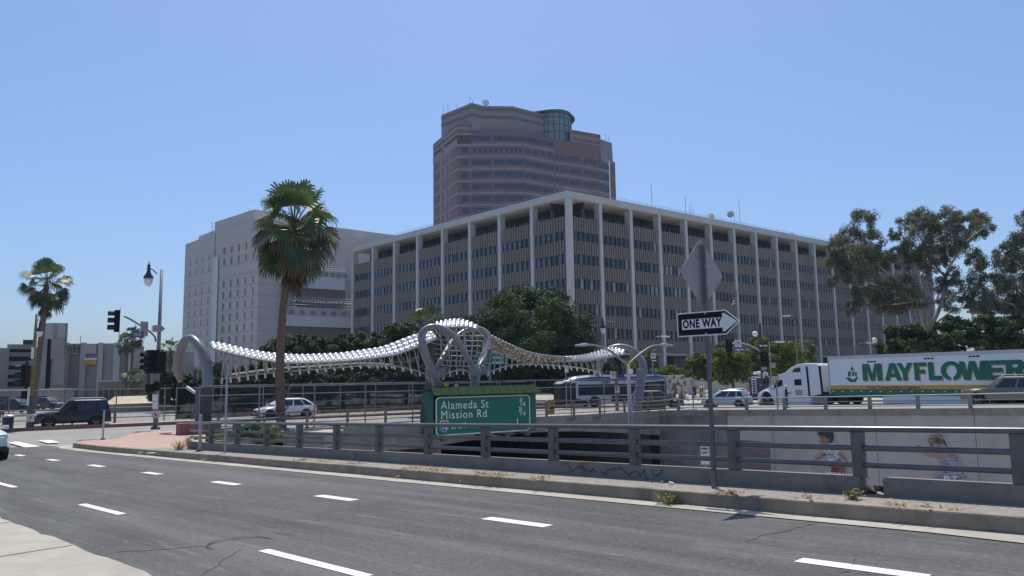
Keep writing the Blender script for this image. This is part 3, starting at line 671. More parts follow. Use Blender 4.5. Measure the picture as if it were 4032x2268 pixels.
for i in range(N): mb.bx(xs[i], xs[i + 1], -.19, 22, gb((xs[i] + xs[i + 1]) / 2), -.35)
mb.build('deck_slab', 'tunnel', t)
mb = MB(); mb.bx(-16, -13.6, -.1, 24, -6.3, -.2); mb.build('abutment', 'wall_dark', t)
mb = MB(); mb.bx(14.6, 17, .1, 24, -6.3, -.2); mb.build('abutment', 'wall_dark', t)
for x in (-4.6,):
    mb = MB(); mb.bx(x - .35, x + .35, .1, 22, -6.3, gb(x)); mb.build('pier', 'wall_dark', t)
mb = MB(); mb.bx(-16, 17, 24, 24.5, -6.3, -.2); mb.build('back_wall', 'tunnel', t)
for x0, s in ((5.6, 'HAP'), (7.9, 'HAP')):
    text(s, .5, 'graffiti', t, T(x0, -.386, .06) @ FRONT, 'spray_lettering', .0, .9, .001)
# ------------------------------------------------------------------ railings and fences
def railing(name, label, A, B, rails, pitch, post, base, mt, mtb, ph, off0=.0, npost=None, group=None, mrail=None):
    """A,B ground points; rails [(z0,z1,depth)]; post (along,depth,z0,z1); base (h,depth) or None"""
    A, B = Vector(A), Vector(B); t = root(name, label, 'railing', A, 0, group); d = B - A; L = Vector((d.x, d.y, 0)).length; e = Vector((d.x / L, d.y / L, 0)); sl = d.z / L
    def pt(s, z): return Vector((e.x * s, e.y * s, sl * s + z))
    for z0, z1, dp in rails:
        mb = MB(); mb.beam(pt(0, (z0 + z1) / 2), pt(L, (z0 + z1) / 2), dp, z1 - z0); r_o = mb.build('rail', mrail or mt, t, bevel=(z1 - z0) * .46, smooth=True); r_o.modifiers[0].segments = 3
    if base: mb = MB(); mb.beam(pt(0, base[0] / 2 - .1), pt(L, base[0] / 2 - .1), base[1], base[0] + .2); mb.build('base', mtb, t, bevel=.02)
    first = None; s = off0
    X = Matrix(((e.x, -e.y, 0, 0), (e.y, e.x, 0, 0), (0, 0, 1, 0), (0, 0, 0, 1)))
    while s <= L + .01:
        if first is None:
            mb = MB(); mb.box((0, 0, (post[2] + post[3]) / 2), (post[0], post[1], post[3] - post[2]), 0, X); o = first = mb.build('post', mt, t, bevel=.012)
        else: o = first.copy(); COL.objects.link(o)
        o.location = pt(s, 0); s += pitch
    return t
A = UV(-7.6, 11.63, .205); B = UV(28.35, 11.63, .205)
railing('guard_railing', 'grey steel roadside railing with four bars on a low concrete base in the foreground', A, B, [(.88, .965, .2), (.605, .69, .10), (.365, .445, .10)], 2.01, (.16, .16, .2, .885), None, 'rail', 'curb', None, off0=.03)
rt = bpy.data.objects['guard_railing']; mb = MB(); o_ = rt.location
for ua, ub in ((-7.6, 4.14), (4.45, 28.35)): mb.beam(UV(ua, 11.63, .28) - o_, UV(ub, 11.63, .28) - o_, .26, .335)
mb.build('base', 'rail_base', rt, bevel=.02)
mb = MB(); rr = random.Random(12)
for k in range(16): c = UV(rr.uniform(4.0, 4.6), rr.uniform(11.5, 11.76), .205 + rr.uniform(.0, .12)) - o_; s = rr.uniform(.03, .1); mb.box(c, (s * 1.4, s, s * .8), 0, None, rr.uniform(0, 3))
mb.build('broken_chunks', 'rust', rt, bevel=.01)
A = UV(28.3, 11.75, .2); Bp = Vector((-10.75, 37.0, -.68))
railing('guard_railing', 'short grey railing turning the corner from the roadside railing towards the bridge', A, Bp, [(.84, .93, .18), (.56, .64, .1), (.3, .38, .1)], 2.15, (.16, .16, .0, .85), (.16, .26), 'rail', 'curb', None, off0=1.0)
A = at_ground(BR(-3.9, -.2), .16); Bp = at_ground(BR(29.2, -.2), .2)
railing('guard_railing', 'rusty brown railing with thin bars along the bridge edge', A, Bp, [(.92, 1.0, .12), (.62, .68, .07), (.35, .41, .07), (.08, .14, .07)], 2.35, (.13, .13, -.05, .93), None, 'rail_brown', 'parapet', None, off0=.4)
A = WA(32.9, zw(32.9) + .0, .1); Bp = WA(-30, zw(-30), .1)
railing('guard_railing', 'grey railing on top of the far freeway wall in front of the truck', A, Bp, [(.72, .8, .12), (.42, .48, .07), (.14, .2, .07)], 2.72, (.2, .16, -.05, .72), None, 'pole_gray', 'parapet', None, off0=1.4)
A = at_ground(BR(-14, 19.5), .15); Bp = at_ground(BR(0, 19.5), .15)
railing('guard_railing', 'dark railing behind the far pavement left of the big curved arch', A, Bp, [(1.0, 1.07, .1), (.66, .72, .07), (.33, .39, .07)], 2.6, (.12, .12, -.05, 1.0), None, 'rail_brown', 'parapet', None, off0=.3)
def fence(label, t0, t1, o, ztop, pitch, mt, rails, zb=.1, pr=.03, group=None):
    A = at_ground(BR(t0, o), .1); t = root('mesh_fence', label, 'fence', A, BRZ, group); L = t1 - t0
    zt = ztop - A.z
    mb = MB(); mb.add([(0, 0, zb), (L, 0, zb), (L, 0, zt), (0, 0, zt)], [(0, 1, 2, 3)]); mb.build('wire_mesh', mt, t)
    for z in rails: mb = MB(); mb.tube([(0, -.03, z - A.z), (L, -.03, z - A.z)], pr * .8, 6); mb.build('rail', 'pole_gray', t)
    s = 0; first = None
    while s <= L + .01:
        if first is None: mb = MB(); mb.tube([(0, -.03, -.1), (0, -.03, zt + .04)], pr, 6); o_ = first = mb.build('fence_post', 'pole_gray', t)
        else: o_ = first.copy(); COL.objects.link(o_)
        o_.location = (s, 0, 0); s += pitch
    return t
fence('tall see-through wire fence along the near edge of the bridge', -4.4, 30, .12, 1.78, 3.05, 'chain', (1.75, 1.25), pr=.04)
fence('tall see-through wire fence along the far pavement at left', -44.2, -2.2, 19.75, 1.62, 3.2, 'chain', (1.6, .3), pr=.045)
fence('tall dark green screened wire fence along the far edge of the bridge', -1.8, 30, 19.75, 1.62, 3.2, 'screen', (1.6, .3), pr=.045)

t = root('graffiti_scrawl', 'dark blue spray scrawl on the concrete base of the roadside railing', 'graffiti', UV(9, 11.498, .205)); m = MB(); rr = random.Random(6)
for k in range(9):
    u = 10.0 - k * .24; pts = [UV(u - i * .075 + rr.uniform(-.05, .05), 11.4965, .205 + rr.uniform(.02, .2)) - t.location for i in range(4)]
    for a, c in zip(pts, pts[1:]): m.beam(a, c, .004, .022)
m.build('paint_strokes', 'graffiti_blue', t)
# ------------------------------------------------------------------ office block with white columns
C0 = Vector((10.60, 140.0, 0)); LU = Vector((-.6763, .7366, 0)).normalized(); RU = Vector((.7768, .6298, 0)).normalized()
t = root('office_building', 'long tan ribbed office block with tall white columns and a flat white roof slab', 'building', (C0.x, C0.y, -1.2))
def frame(a, flip):
    n = Vector((-a.y, a.x, 0)) if flip else Vector((a.y, -a.x, 0))
    return Matrix(((a.x, n.x, 0, 0), (a.y, n.y, 0, 0), (0, 0, 1, 1.2), (0, 0, 0, 1)))   # local: along, outward, up (z in site heights)
FL = frame(LU, True); FR = frame(RU, False)
rowsW = [(27.72, 29.42), (23.2, 25.02), (18.55, 20.42), (13.85, 15.72), (9.35, 11.3)]
rowsP = [(29.42, 32.25), (25.02, 27.72), (20.42, 23.2), (15.72, 18.55), (11.3, 13.85), (6.75, 9.35)]
rg = random.Random(11); wcount = 0; pcount = 0; rest = MB(); rest_p = MB()
for X, nb, pitch, name in ((FL, 8, 9.62, 'l'), (FR, 18, 8.74, 'r')):
    L = nb * pitch
    for i in range(nb):                                  # folded cladding boards, one folded sheet per bay and floor
        a, c = i * pitch + .45, (i + 1) * pitch - .43; k = 12; st = (c - a) / k
        for z0, z1 in rowsP:
            big = (name == 'l' or i < 10) and pcount < 99
            m = MB() if big else rest_p
            v = []
            for j in range(k):
                x = a + j * st; e = .06 * (j % 2)
                for fx, o in ((0, -.3), (.05, -.12), (.56, -.06), (.61, -.3), (.98, -.3)): v.append((x + fx * st, o, e))
            nv = len(v); P = [(x, o, z0 + e) for x, o, e in v] + [(x, o, z1 - e) for x, o, e in v] + [(x, -.36, z0 + e) for x, o, e in v] + [(x, -.36, z1 - e) for x, o, e in v]
            f = [(q, q + 1, nv + q + 1, nv + q) for q in range(nv - 1)] + [(2 * nv + q, 2 * nv + q + 1, q + 1, q) for q in range(nv - 1)] + [(nv + q, nv + q + 1, 3 * nv + q + 1, 3 * nv + q) for q in range(nv - 1)]
            mi_ = [1 if q % 5 in (3, 4) else 0 for q in range(nv - 1)]  # recessed faces of the fold coloured near black for their shadow
            b0 = len(m.m); m.add(P, f, 0, X); m.m[b0:] = mi_ * 3
            if big: m.build('cladding_panel', ['fed_tan', 'fed_groove'], t); pcount += 1
    m = MB(); m.bx(.5, L, -.55, -.38, 6.75, 32.1, 0, X); m.build('cladding_backing', 'fed_groove', t)
    for i in range(nb):
        a, c = i * pitch + .5, (i + 1) * pitch - .45; k = 6; st = (c - a) / k
        for r, (z0, z1) in enumerate(rowsW):
            big = (name == 'l' or i < 11) and wcount < 99
            m = MB() if big else rest
            for j in range(k):
                x = a + j * st; q = rg.random()
                mi = 0 if q < .72 else (3 if q < .88 else 1)
                if name == 'r': mi = (3 if q < .1 else 0) if (q < .22 and i < 7) else (2 if q > (.76 if i in (2, 3) and r < 4 else .80 if r > 2 and i < 5 else .95) else 1)
                dz = rg.uniform(-.08, .05)
                m.bx(x + .04 * st, x + .64 * st, -.36, -.26, z0 + dz, z1 + dz, mi, X)
            if big: m.build('window', ['fed_glass', 'fed_glass2', 'fed_blind', 'fed_glass3'], t); wcount += 1
    m = MB()
    for i in range(nb): m.bx(i * pitch + .4, (i + 1) * pitch - .4, -5.2, -5.0, 32.0, 35.7, 0, X)
    m.build('recessed_glazing', 'fed_glass2', t)
    m = MB()
    for i in range(nb):
        for j in range(3): m.bx(i * pitch + (j + .5) * pitch / 3 - .06, i * pitch + (j + .5) * pitch / 3 + .06, -5.0, -4.9, 32, 35.7, 0, X)
        m.bx(i * pitch + .4, (i + 1) * pitch - .4, -4.98, -4.9, 33.3, 33.42, 0, X)
    m.build('mullions', 'fed_groove', t)
    m = MB(); m.bx(1.6, L, -5, -.75, 31.6, 31.95, 0, X); m.build('terrace_floor', 'fed_soffit', t)
    m = MB(); m.bx(0, L, -7.0, -6.8, -.4, 6.7, 0, X); m.build('lobby_glazing', 'fed_glass2', t)
    m = MB(); m.bx(0, L, -7.0, -.62, 6.3, 6.75, 0, X); m.build('soffit', 'fed_soffit', t)
    first = None
    for i in range(nb + 1):
        if i == 0 and name == 'r': continue
        wd = .5 if i == 0 else .40
        if i < 2:
            m = MB(); m.bx(-wd, wd, -1.3 if i else -.9, .14, -.6, 35.68, 0, X @ T(0 if i == 0 else 0, 0, 0))
            o = m.build('column', 'fed_white', t); first = o
        else: o = first.copy(); COL.objects.link(o); o.parent = t
        if i == 0: o.location = (0, 0, 0)
        else:
            d = (LU if name == 'l' else RU) * (i * pitch); o.location = (d.x, d.y, 0)
    # roof rail
    m = MB()
    for z in (37.35, 37.75): m.tube([X @ Vector((0 if name == 'l' else 0, -1.0, z)), X @ Vector((L, -1.0, z))], .04, 5)
    for i in range(int(L / 2.4)): m.tube([X @ Vector((i * 2.4, -1, 36.85)), X @ Vector((i * 2.4, -1, 37.75))], .03, 4)
    m.build('roof_railing', 'pole_gray', t)
rest_o = rest.build('window', ['fed_glass', 'fed_glass2', 'fed_blind', 'fed_glass3'], t); rest_o['kind'] = 'stuff'; tmp = rest_p.build('cladding_panel', ['fed_tan', 'fed_groove'], t); tmp['kind'] = 'stuff'
Lp, Rp = LU * 77.3, RU * 157.6; nl = Vector((-LU.y, LU.x, 0)); nr = Vector((RU.y, -RU.x, 0))
# (outline of slab and core as a parallelogram in plan)
def para(ol, orr, l0, l1, r0, r1):
    a = nl * ol; c = nr * orr
    # corner where the two offset faces meet
    det = LU.x * (-RU.y) - LU.y * (-RU.x); d = c - a; s = (d.x * (-RU.y) - d.y * (-RU.x)) / det; cor = a + LU * s
    return [cor, cor + Lp * 1.0 + LU * l1, cor + Lp + LU * l1 + Rp + RU * r1, cor + Rp + RU * r1]
def slab(name, ol, orr, z0, z1, mt, l1=.6, r1=.6):
    P = para(ol, orr, 0, l1, 0, r1); m = MB(); m.prism([(p.x, p.y) for p in P], z0 + 1.2, z1 + 1.2); return m.build(name, mt, t)
slab('roof_slab', .2, .2, 35.68, 36.88, 'fed_white'); slab('ceiling', .1, .1, 35.55, 35.70, 'fed_soffit', .3, .3)
slab('core', -.8, -.8, 6.5, 31.9, 'fed_groove', -.3, -.3); slab('upper_core', -5.3, -5.3, 31.9, 35.6, 'fed_groove', -6, -6); slab('lobby_core', -7.2, -7.2, -.4, 6.5, 'fed_groove', -8, -8)
def onroof(x, y, back=3.0):
    p = PL(x, y, C0 + nr * -back, nr); return p
for x, y0, y1, r in ((2567, 812, 722, .05), (2701, 842, 774, .05), (2914, 880, 782, .05), (2893, 884, 846, .05), (2716, 845, 812, .04), (2730, 845, 815, .04), (2722, 840, 801, .03)):
    p, q = onroof(x, y0), onroof(x - 3, y1); m = MB(); m.tube([(p.x - C0.x, p.y - C0.y, 37.9), (p.x - C0.x, p.y - C0.y, q.z + 1.2)], r, 5); m.build('antenna', 'pole_gray', t)
p = onroof(2402, 740, 30); m = MB(); m.tube([(p.x - C0.x, p.y - C0.y, 37.5), (p.x - C0.x, p.y - C0.y, D(2402, 632, p.y).z + 1.2)], .11, 6); m.build('flagpole', 'white_sheet', t)
def dish(parent, loc, rr, az, el, mt='galv', name='satellite_dish'):
    m = MB(); pr = [(0.02, 0)] + [(rr * i / 6, rr * .28 * (i / 6) ** 2) for i in range(1, 7)]
    X = T(loc) @ rotz(az) @ Matrix.Rotation(R_(90 - el), 4, 'X')
    v = []
    n = 14
    for r, z in pr:
        for j in range(n): a = 6.2832 * j / n; v.append((r * math.cos(a), r * math.sin(a), z))
    m.add(v, [(i * n + j, i * n + (j + 1) % n, (i + 1) * n + (j + 1) % n, (i + 1) * n + j) for i in range(len(pr) - 1) for j in range(n)], 0, X)
    m.tube([X @ Vector((0, 0, 0)), X @ Vector((0, 0, rr * .7))], .03, 4); m.tube([Vector(loc), Vector(loc) + Vector((0, 0, -rr * 1.3))], .07, 5)
    return m.build(name, mt, parent)
p = onroof(2878, 845); dish(t, (p.x - C0.x, p.y - C0.y, p.z + 1.2), .85, R_(-30), 10)
p = onroof(2800, 850); dish(t, (p.x - C0.x, p.y - C0.y, p.z + .9), .8, R_(150), 35); p = onroof(3118, 922); dish(t, (p.x - C0.x, p.y - C0.y, p.z + 1.2), .75, R_(60), 40, 'pole_gray')
# ------------------------------------------------------------------ banded granite tower behind
t = root('office_tower', 'pink and grey banded granite tower rising behind the white columned block', 'tower', (0, 310, -1))
PT = [(1707, 326), (1752, 313), (1803, 300), (1860, 300.6), (1990, 301), (2066, 302), (2190, 311), (2244, 314), (2300, 317), (2362, 321), (2406, 326), (2430, 330)]
def tp(i): x, Y = PT[i]; p = D(x, 900, Y); return Vector((p.x, p.y, 0))
TP = [tp(i) for i in range(len(PT))]
tops = [515, 515, 487, 500, 520, 520, 545, 545, 545, 560, 600, 640]
IT = T(0, -310, 1)
def zt(x, y, Y): return D(x, y, Y).z
tower_top = [zt(1707, 516, 326), zt(1803, 487, 300)]
zbase = -1
ZT1 = zt(1803, 489, 300)                                 # lower body top (left shoulder)
def facet(mb, i, z0, z1, o0, o1, f0=0.0, f1=1.0, mi=0):
    a, c = TP[i], TP[i + 1]; d = (c - a); n = Vector((d.y, -d.x, 0)).normalized(); p, q = a + d * f0, a + d * f1
    v = [p + n * o0, q + n * o0, q + n * o1, p + n * o1]; P = [(k.x, k.y, z0) for k in v] + [(k.x, k.y, z1) for k in v]
    mb.add(P, [(0, 3, 2, 1), (4, 5, 6, 7), (0, 1, 5, 4), (1, 2, 6, 5), (2, 3, 7, 6), (3, 0, 4, 7)], mi, IT)
back = [(46, 400), (-28, 400)]
zs = {0: ZT1, 1: ZT1, 2: ZT1, 3: 99, 4: 99, 5: 99, 6: 99, 7: 99, 8: 97, 9: 92, 10: 87}
ZB = zt(1930, 500, 298)
m = MB(); poly = [(p.x, p.y) for p in TP[:11]] + back; m.prism(poly, 0, zt(2190, 547, 311), 0, IT); 
pl2 = [(p.x, p.y) for p in TP[10:]] + [(back[0][0] + 4, back[0][1]), (back[0][0], back[0][1])]
m.prism(pl2, 0, zt(2418, 640, 330), 0, IT)
m.build('wall', 'tower_pink', t)
# left shoulder and crown blocks with their own tops
m = MB(); lp = [(p.x, p.y) for p in TP[:4]] + [(TP[3].x, 395), (-28, 395)]; m.prism(lp, ZB - 6, ZT1, 0, IT); m.build('shoulder_block', 'tower_pink', t)
cr = [D(1738, 500, 314.6), D(1858, 500, 300.7), D(1905, 500, 304.4), D(2020, 500, 305.5), D(2085, 500, 310.7), D(2147, 500, 316), D(2147, 500, 345), D(1745, 500, 380)]
zc = zt(1858, 404, 300.5); m = MB(); m.prism([(p.x, p.y) for p in cr], ZB - 6, zc, 0, IT); m.build('crown_block', 'tower_gray', t)
rwp = [D(2244, 500, 314.6), D(2250, 500, 314.9), D(2362, 500, 322.2), D(2366, 500, 390), D(2244, 500, 390)]
zr_ = zt(2250, 491, 308.5); m = MB(); m.prism([(p.x, p.y) for p in rwp], ZB - 6, zr_, 0, IT); m.build('wing_block', 'tower_gray', t)
rwp2 = [D(2362, 500, 321.8), D(2407, 500, 328), D(2412, 500, 390), D(2362, 500, 390)]
zr2 = zt(2385, 553, 324); m = MB(); m.prism([(p.x, p.y) for p in rwp2], ZB - 8, zr2, 0, IT); m.build('wing_block', 'tower_gray', t)
def bandloop(P, z0, z1, o, mt, name):
    mb = MB()
    for a, c in zip(P, P[1:]):
        a, c = Vector((a.x, a.y, 0)), Vector((c.x, c.y, 0)); d = (c - a).normalized(); n = Vector((d.y, -d.x, 0)); a = a - d * .0; c = c + d * o * .0
        v = [a + n * o, c + n * o, c - n * .3, a - n * .3]; Q = [(k.x, k.y, z0) for k in v] + [(k.x, k.y, z1) for k in v]
        mb.add(Q, [(0, 3, 2, 1), (4, 5, 6, 7), (0, 1, 5, 4), (1, 2, 6, 5), (2, 3, 7, 6), (3, 0, 4, 7)], 0, IT)
    return mb.build(name, mt, t)
for dz, h in ((.9, 1.4), (4.2, 1.3), (11.5, 1.5), (15.5, 1.3)): bandloop(cr[:6], zc - dz - h, zc - dz, .12, 'tower_pink', 'stone_band')
for dz, h in ((.3, 1.4), (3.2, 1.2), (12.5, 1.3)): bandloop(rwp[1:3], zr_ - dz - h, zr_ - dz, .12, 'tower_pink', 'stone_band')
for dz, h in ((1.2, 1.0), (3.6, .9)): bandloop(TP[0:4], ZT1 - dz - h, ZT1 - dz, .12, 'tower_gray', 'stone_band')
for dz, h in ((6.0, 3.0),): bandloop(TP[0:3], ZT1 - dz - h, ZT1 - dz, .12, 'tower_gray', 'stone_band')
nwin = 0
floors = [zt(1930, y, 298) for y in (527, 573, 622, 670, 718, 766, 814, 862)]
rg = random.Random(5)
for fi, z in enumerate(floors):
    spans = [(3, [(.04, .54), (.62, .96)], 4), (5, [(.03, .99)], 5), (6, [(.05, .95)], 6), (8, [(.35, .97)], 8), (9, [(.05, .6)], 9)]
    for i in range(3, 10):
        if i == 3: fs = [(.02, .6), (.68, .98)] if fi != 1 else [(.05 + .16 * q, .16 + .16 * q) for q in range(6)]
        elif i in (4, 5): fs = [(.02, .99)] if fi != 1 else [(.06 + .24 * q, .22 + .24 * q) for q in range(4)]
        elif i == 6: fs = [(.05, .28), (.42, .65), (.78, .95)]
        elif i == 7: fs = [(.05, .9)]
        elif i == 8: fs = [(.05, .28), (.38, .62), (.7, .99)] if fi > 3 else [(.08 + .22 * q, .22 + .22 * q) for q in range(4)]
        else: fs = [(.02, .97)]
        if i >= 6 and fi == 0: continue
        zz = z - (i - 5) * .12 if i > 5 else z
        for a, c in fs:
            if nwin > 96: break
            mb = MB(); facet(mb, i, zz - 2.0 - (0 if i < 9 else .6), zz + .1, -.1, .06, a, c); mb.build('window', 'tower_glass', t); nwin += 1
        mb = MB(); facet(mb, i, zz - 4.1, zz - 3.05, -.2, .1, .02, .98); mb.build('stone_band', 'tower_gray', t)
    mb = MB()
    for i in (0, 1, 2): facet(mb, i, z - 4.4, z - 3.3, -.2, .1)
    mb.build('stone_band', 'tower_gray', t)
mb = MB()
for f in (.42, .52): facet(mb, 1 if f > 1 else 0, 0, floors[0] - 3, -.2, .14, f * 2 - .16 if f < .5 else .97, (f * 2 - .06) if f < .5 else 1.06)
facet(mb, 1, 0, floors[0] - 3, -.2, .14, .35, .43)
mb.build('stone_rib', 'tower_gray', t)
mb = MB()
for z in floors[1:]: facet(mb, 1, z - 2.4, z + .4, -.1, .08, .0, .2); facet(mb, 0, z - 2.8, z + .8, -.1, .06, .62, .68); facet(mb, 1, z - 2.8, z + .8, -.1, .06, .55, .6); facet(mb, 2, z - 2.2, z + .2, -.1, .08, .3, .75)
mb.build('lattice_window', 'tower_glass', t)
cc = D(2176, 480, 322); m = MB(); rad = 8.0; zto = zt(2176, 430, 314)
zbo = ZB - 12; m.lathe([(rad, zbo), (rad, zto)], 28, 0, IT @ T(cc.x, cc.y, 0)); m.build('rotunda', 'tower_rotunda', t)
m = MB()
for i in range(20): a = i / 20 * 6.283; m.tube([IT @ Vector((cc.x + math.cos(a) * rad * 1.01, cc.y + math.sin(a) * rad * 1.01, zbo)), IT @ Vector((cc.x + math.cos(a) * rad * 1.01, cc.y + math.sin(a) * rad * 1.01, zto))], .16, 4)
for z in (zto, zto - 3.2, zto - 6.4, zto - 9.6): m.tube([IT @ Vector((cc.x + math.cos(i / 28 * 6.283) * rad * 1.012, cc.y + math.sin(i / 28 * 6.283) * rad * 1.012, z)) for i in range(29)], .2, 4)
m.build('rotunda_frame', 'hood_dark', t)
m = MB(); cx2 = D(2152, 440, 325); m.lathe([(12.5, zto - 1.3), (12.5, zto - .9), (11.9, zto - .9), (11.9, zto - 1.3)], 30, 0, IT @ T(cx2.x, cx2.y, 0)); m.build('ring_beam', 'hood_dark', t)
p = D(1912, 415, 307); dish(t, (p.x, p.y - 310, p.z + 2.0), 1.5, R_(10), 8, 'white_sheet')
m = MB()
for x, y0, y1, Y in ((1746, 455, 415, 326), (1764, 450, 410, 320), (1800, 435, 410, 315), (1850, 406, 380, 302), (1860, 404, 392, 302), (2020, 420, 412, 298), (2386, 555, 528, 330), (2398, 558, 535, 330)):
    p = D(x, y0, Y); q = D(x, y1, Y); m.tube([(p.x, p.y - 310, p.z - 2), (p.x, p.y - 310, q.z + 1)], .09, 4)
m.build('antenna', 'pole_gray', t)
# ------------------------------------------------------------------ detention tower
t = root('detention_building', 'plain beige concrete tower with narrow slit windows behind the palm', 'building', (-80, 220, -1)); IM = T(80, -220, 1)
def blk(name, pts, z0, z1, mt='mdc', par=None):
    m = MB(); m.prism([(p.x, p.y) for p in pts], z0, z1, 0, IM); return m.build(name, mt, par or t)
a, b_, c, d = D(722, 1200, 234), D(838, 1200, 217.5), D(1014, 1200, 200), D(1106, 1200, 206)
bk1, bk2 = Vector((-30, 300, 0)), Vector((-100, 300, 0))
z1 = zt(722, 962, 234); z2 = zt(985, 826, 203); z15 = zt(785, 926, 226)
blk('wall', [a, b_, Vector((b_.x + 8, 300, 0)), bk2], -1, z1)
p0 = D(780, 1000, 228); blk('upper_wall', [p0, D(842, 1000, 219), Vector((-50, 295, 0)), Vector((-78, 295, 0))], z1 - 2, z15)
blk('wall', [D(842, 1200, 215.5), c, d, Vector((d.x + 4, 300, 0)), Vector((-60, 300, 0))], -1, z2 - 3.2)
blk('upper_wall', [D(836, 1200, 218.2), D(990, 1200, 202.8), D(1090, 1200, 207), Vector((-45, 290, 0)), Vector((-60, 290, 0))], z2 - 8, z2)
blk('light_strip', [D(834, 1200, 216.8), D(854, 1200, 213.6), D(854, 1200, 216), D(834, 1200, 219)], -1, zt(840, 1010, 215), 'mdc_band')
rg = random.Random(3); n_ = 0
def slit(A, B, f, zc, h, wd):
    p = A.lerp(B, f); d_ = (B - A); d_.z = 0; d_.normalize(); n = Vector((d_.y, -d_.x, 0)); m = MB()
    v = [p - d_ * wd / 2 + n * .05, p + d_ * wd / 2 + n * .05, p + d_ * wd / 2 - n * .3, p - d_ * wd / 2 - n * .3]
    P = [(k.x, k.y, zc - h / 2) for k in v] + [(k.x, k.y, zc + h / 2) for k in v]
    m.add(P, [(0, 3, 2, 1), (4, 5, 6, 7), (0, 1, 5, 4), (1, 2, 6, 5), (2, 3, 7, 6), (3, 0, 4, 7)], 0, IM); m.build('slit_window', 'mdc_slit', t)
A2 = D(854, 1200, 213.6); ztop = zt(885, 980, 210)
for r in range(11):
    if r in (2,): continue
    for k in range(4): slit(a, b_, .2 + .215 * k, z1 - 6.6 - 3.15 * r, 1.75, .6)
    for k in range(5): slit(A2, c, .14 + .185 * k, ztop - .3 - 3.15 * r, 1.85, .65)
m = MB(); d_ = (c - A2).normalized(); n = Vector((d_.y, -d_.x, 0))
for r in range(2, 12):
    z = ztop - 3.15 * r + 1.55
    for A_, B_ in ((A2, c), (a, b_), (c, d)):
        dd = (B_ - A_); dd.z = 0; dd.normalize(); nn = Vector((dd.y, -dd.x, 0)); m.beam(IM @ Vector((A_.x + nn.x * .03, A_.y + nn.y * .03, z)), IM @ Vector((B_.x + nn.x * .03, B_.y + nn.y * .03, z)), .04, .07)
m.build('panel_joint', 'mdc_slit', t)
# recessed exercise decks between the two walls
e0, e1 = D(1112, 1200, 208), D(1420, 1200, 226)
blk('corner_pier', [D(1104, 1200, 205.2), D(1117, 1200, 206), D(1117, 1200, 214), D(1104, 1200, 214)], -1, zt(1110, 1060, 206), 'mdc_band')
blk('back_wall', [D(1110, 1200, 222), D(1440, 1200, 235), Vector((-40, 300, 0)), Vector((-60, 300, 0))], -1, zt(1300, 930, 232), 'mdc')
blk('upper_wall', [D(1255, 1000, 226), D(1557, 1000, 244), Vector((D(1590, 1000, 255).x, 300, 0)), Vector((-50, 300, 0))], zt(1400, 1055, 232), zt(1400, 910, 236), 'mdc')
for (x0, x1, Y0, Y1, ys) in ((1112, 1400, 207.5, 221, (1172, 1212, 1246, 1270, 1287)), (1180, 1358, 214, 222, (1030, 1062, 1090, 1118, 1138))):
    P = [D(x0, 1200, Y0), D(x1, 1200, Y1), D(x1, 1200, Y1 + 12), D(x0, 1200, Y0 + 12)]; xm, Ym = (x0 + x1) / 2, (Y0 + Y1) / 2; Z = [zt(xm, y, Ym) for y in ys]
    blk('deck_band', P, Z[4], Z[2], 'mdc_band'); P2 = [p + Vector((.1, 1.0, 0)) for p in P]
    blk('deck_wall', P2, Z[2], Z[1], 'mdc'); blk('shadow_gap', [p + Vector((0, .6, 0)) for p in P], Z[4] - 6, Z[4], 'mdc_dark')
    m = MB(); d_ = (P[1] - P[0]); 
    for k in range(7):
        q = P2[0] + d_ * ((k + .5) / 7); q2 = q + d_.normalized() * 1.3; m.beam(IM @ Vector((q.x, q.y - .05, (Z[1] + Z[2]) / 2 - .2)), IM @ Vector((q2.x, q2.y - .05, (Z[1] + Z[2]) / 2 - .2)), .2, 1.1)
    m.build('small_window', 'mdc_slit', t)
    m = MB(); rr = random.Random(9); N = 26                      # coiled wire along the deck edge
    pts = []
    for k in range(N * 10):
        f = k / (N * 10 - 1); q = P[0].lerp(P[1], f); an = k / 10 * 6.283; pts.append(IM @ Vector((q.x, q.y + math.cos(an) * .7, Z[0] - .9 + math.sin(an) * .75 + .2)))
    m.tube(pts, .09, 4); m.build('coiled_wire', 'galv', t)
    m = MB()
    for k in range(15): q = P[0].lerp(P[1], k / 14); m.tube([IM @ Vector((q.x, q.y + .5, Z[1])), IM @ Vector((q.x, q.y + .5, Z[0]))], .07, 4)
    for k in range(4): z = Z[1] + (Z[0] - Z[1]) * k / 4; m.tube([IM @ Vector((P[0].x, P[0].y + .5, z)), IM @ Vector((P[1].x, P[1].y + .5, z))], .05, 4)
    m.build('deck_fence', 'galv', t)
blk('louvre_base', [D(700, 1500, 190), D(980, 1500, 180), D(980, 1500, 196), D(700, 1500, 205)], -1, zt(840, 1440, 185), 'mdc')
m = MB()
for k in range(14):
    p = D(705, 1500, 189.7).lerp(D(975, 1500, 180), k / 13.2); q = D(705, 1500, 189.7).lerp(D(975, 1500, 180), (k + .5) / 13.2); m.beam(IM @ Vector((p.x, p.y, 1.2)), IM @ Vector((q.x, q.y, 1.2)), .4, 8.6)
m.build('louvre', 'mdc_dark', t)
m = MB()
for x, y, Y in ((836, 870, 216), (980, 820, 205), (1006, 820, 206)):
    p = D(x, y, Y); m.tube([IM @ Vector((p.x, p.y, p.z - 4)), IM @ p, IM @ (p + Vector((-1.2, 0, .5)))], .07, 4)
m.build('roof_camera_pole', 'pole_gray', t)
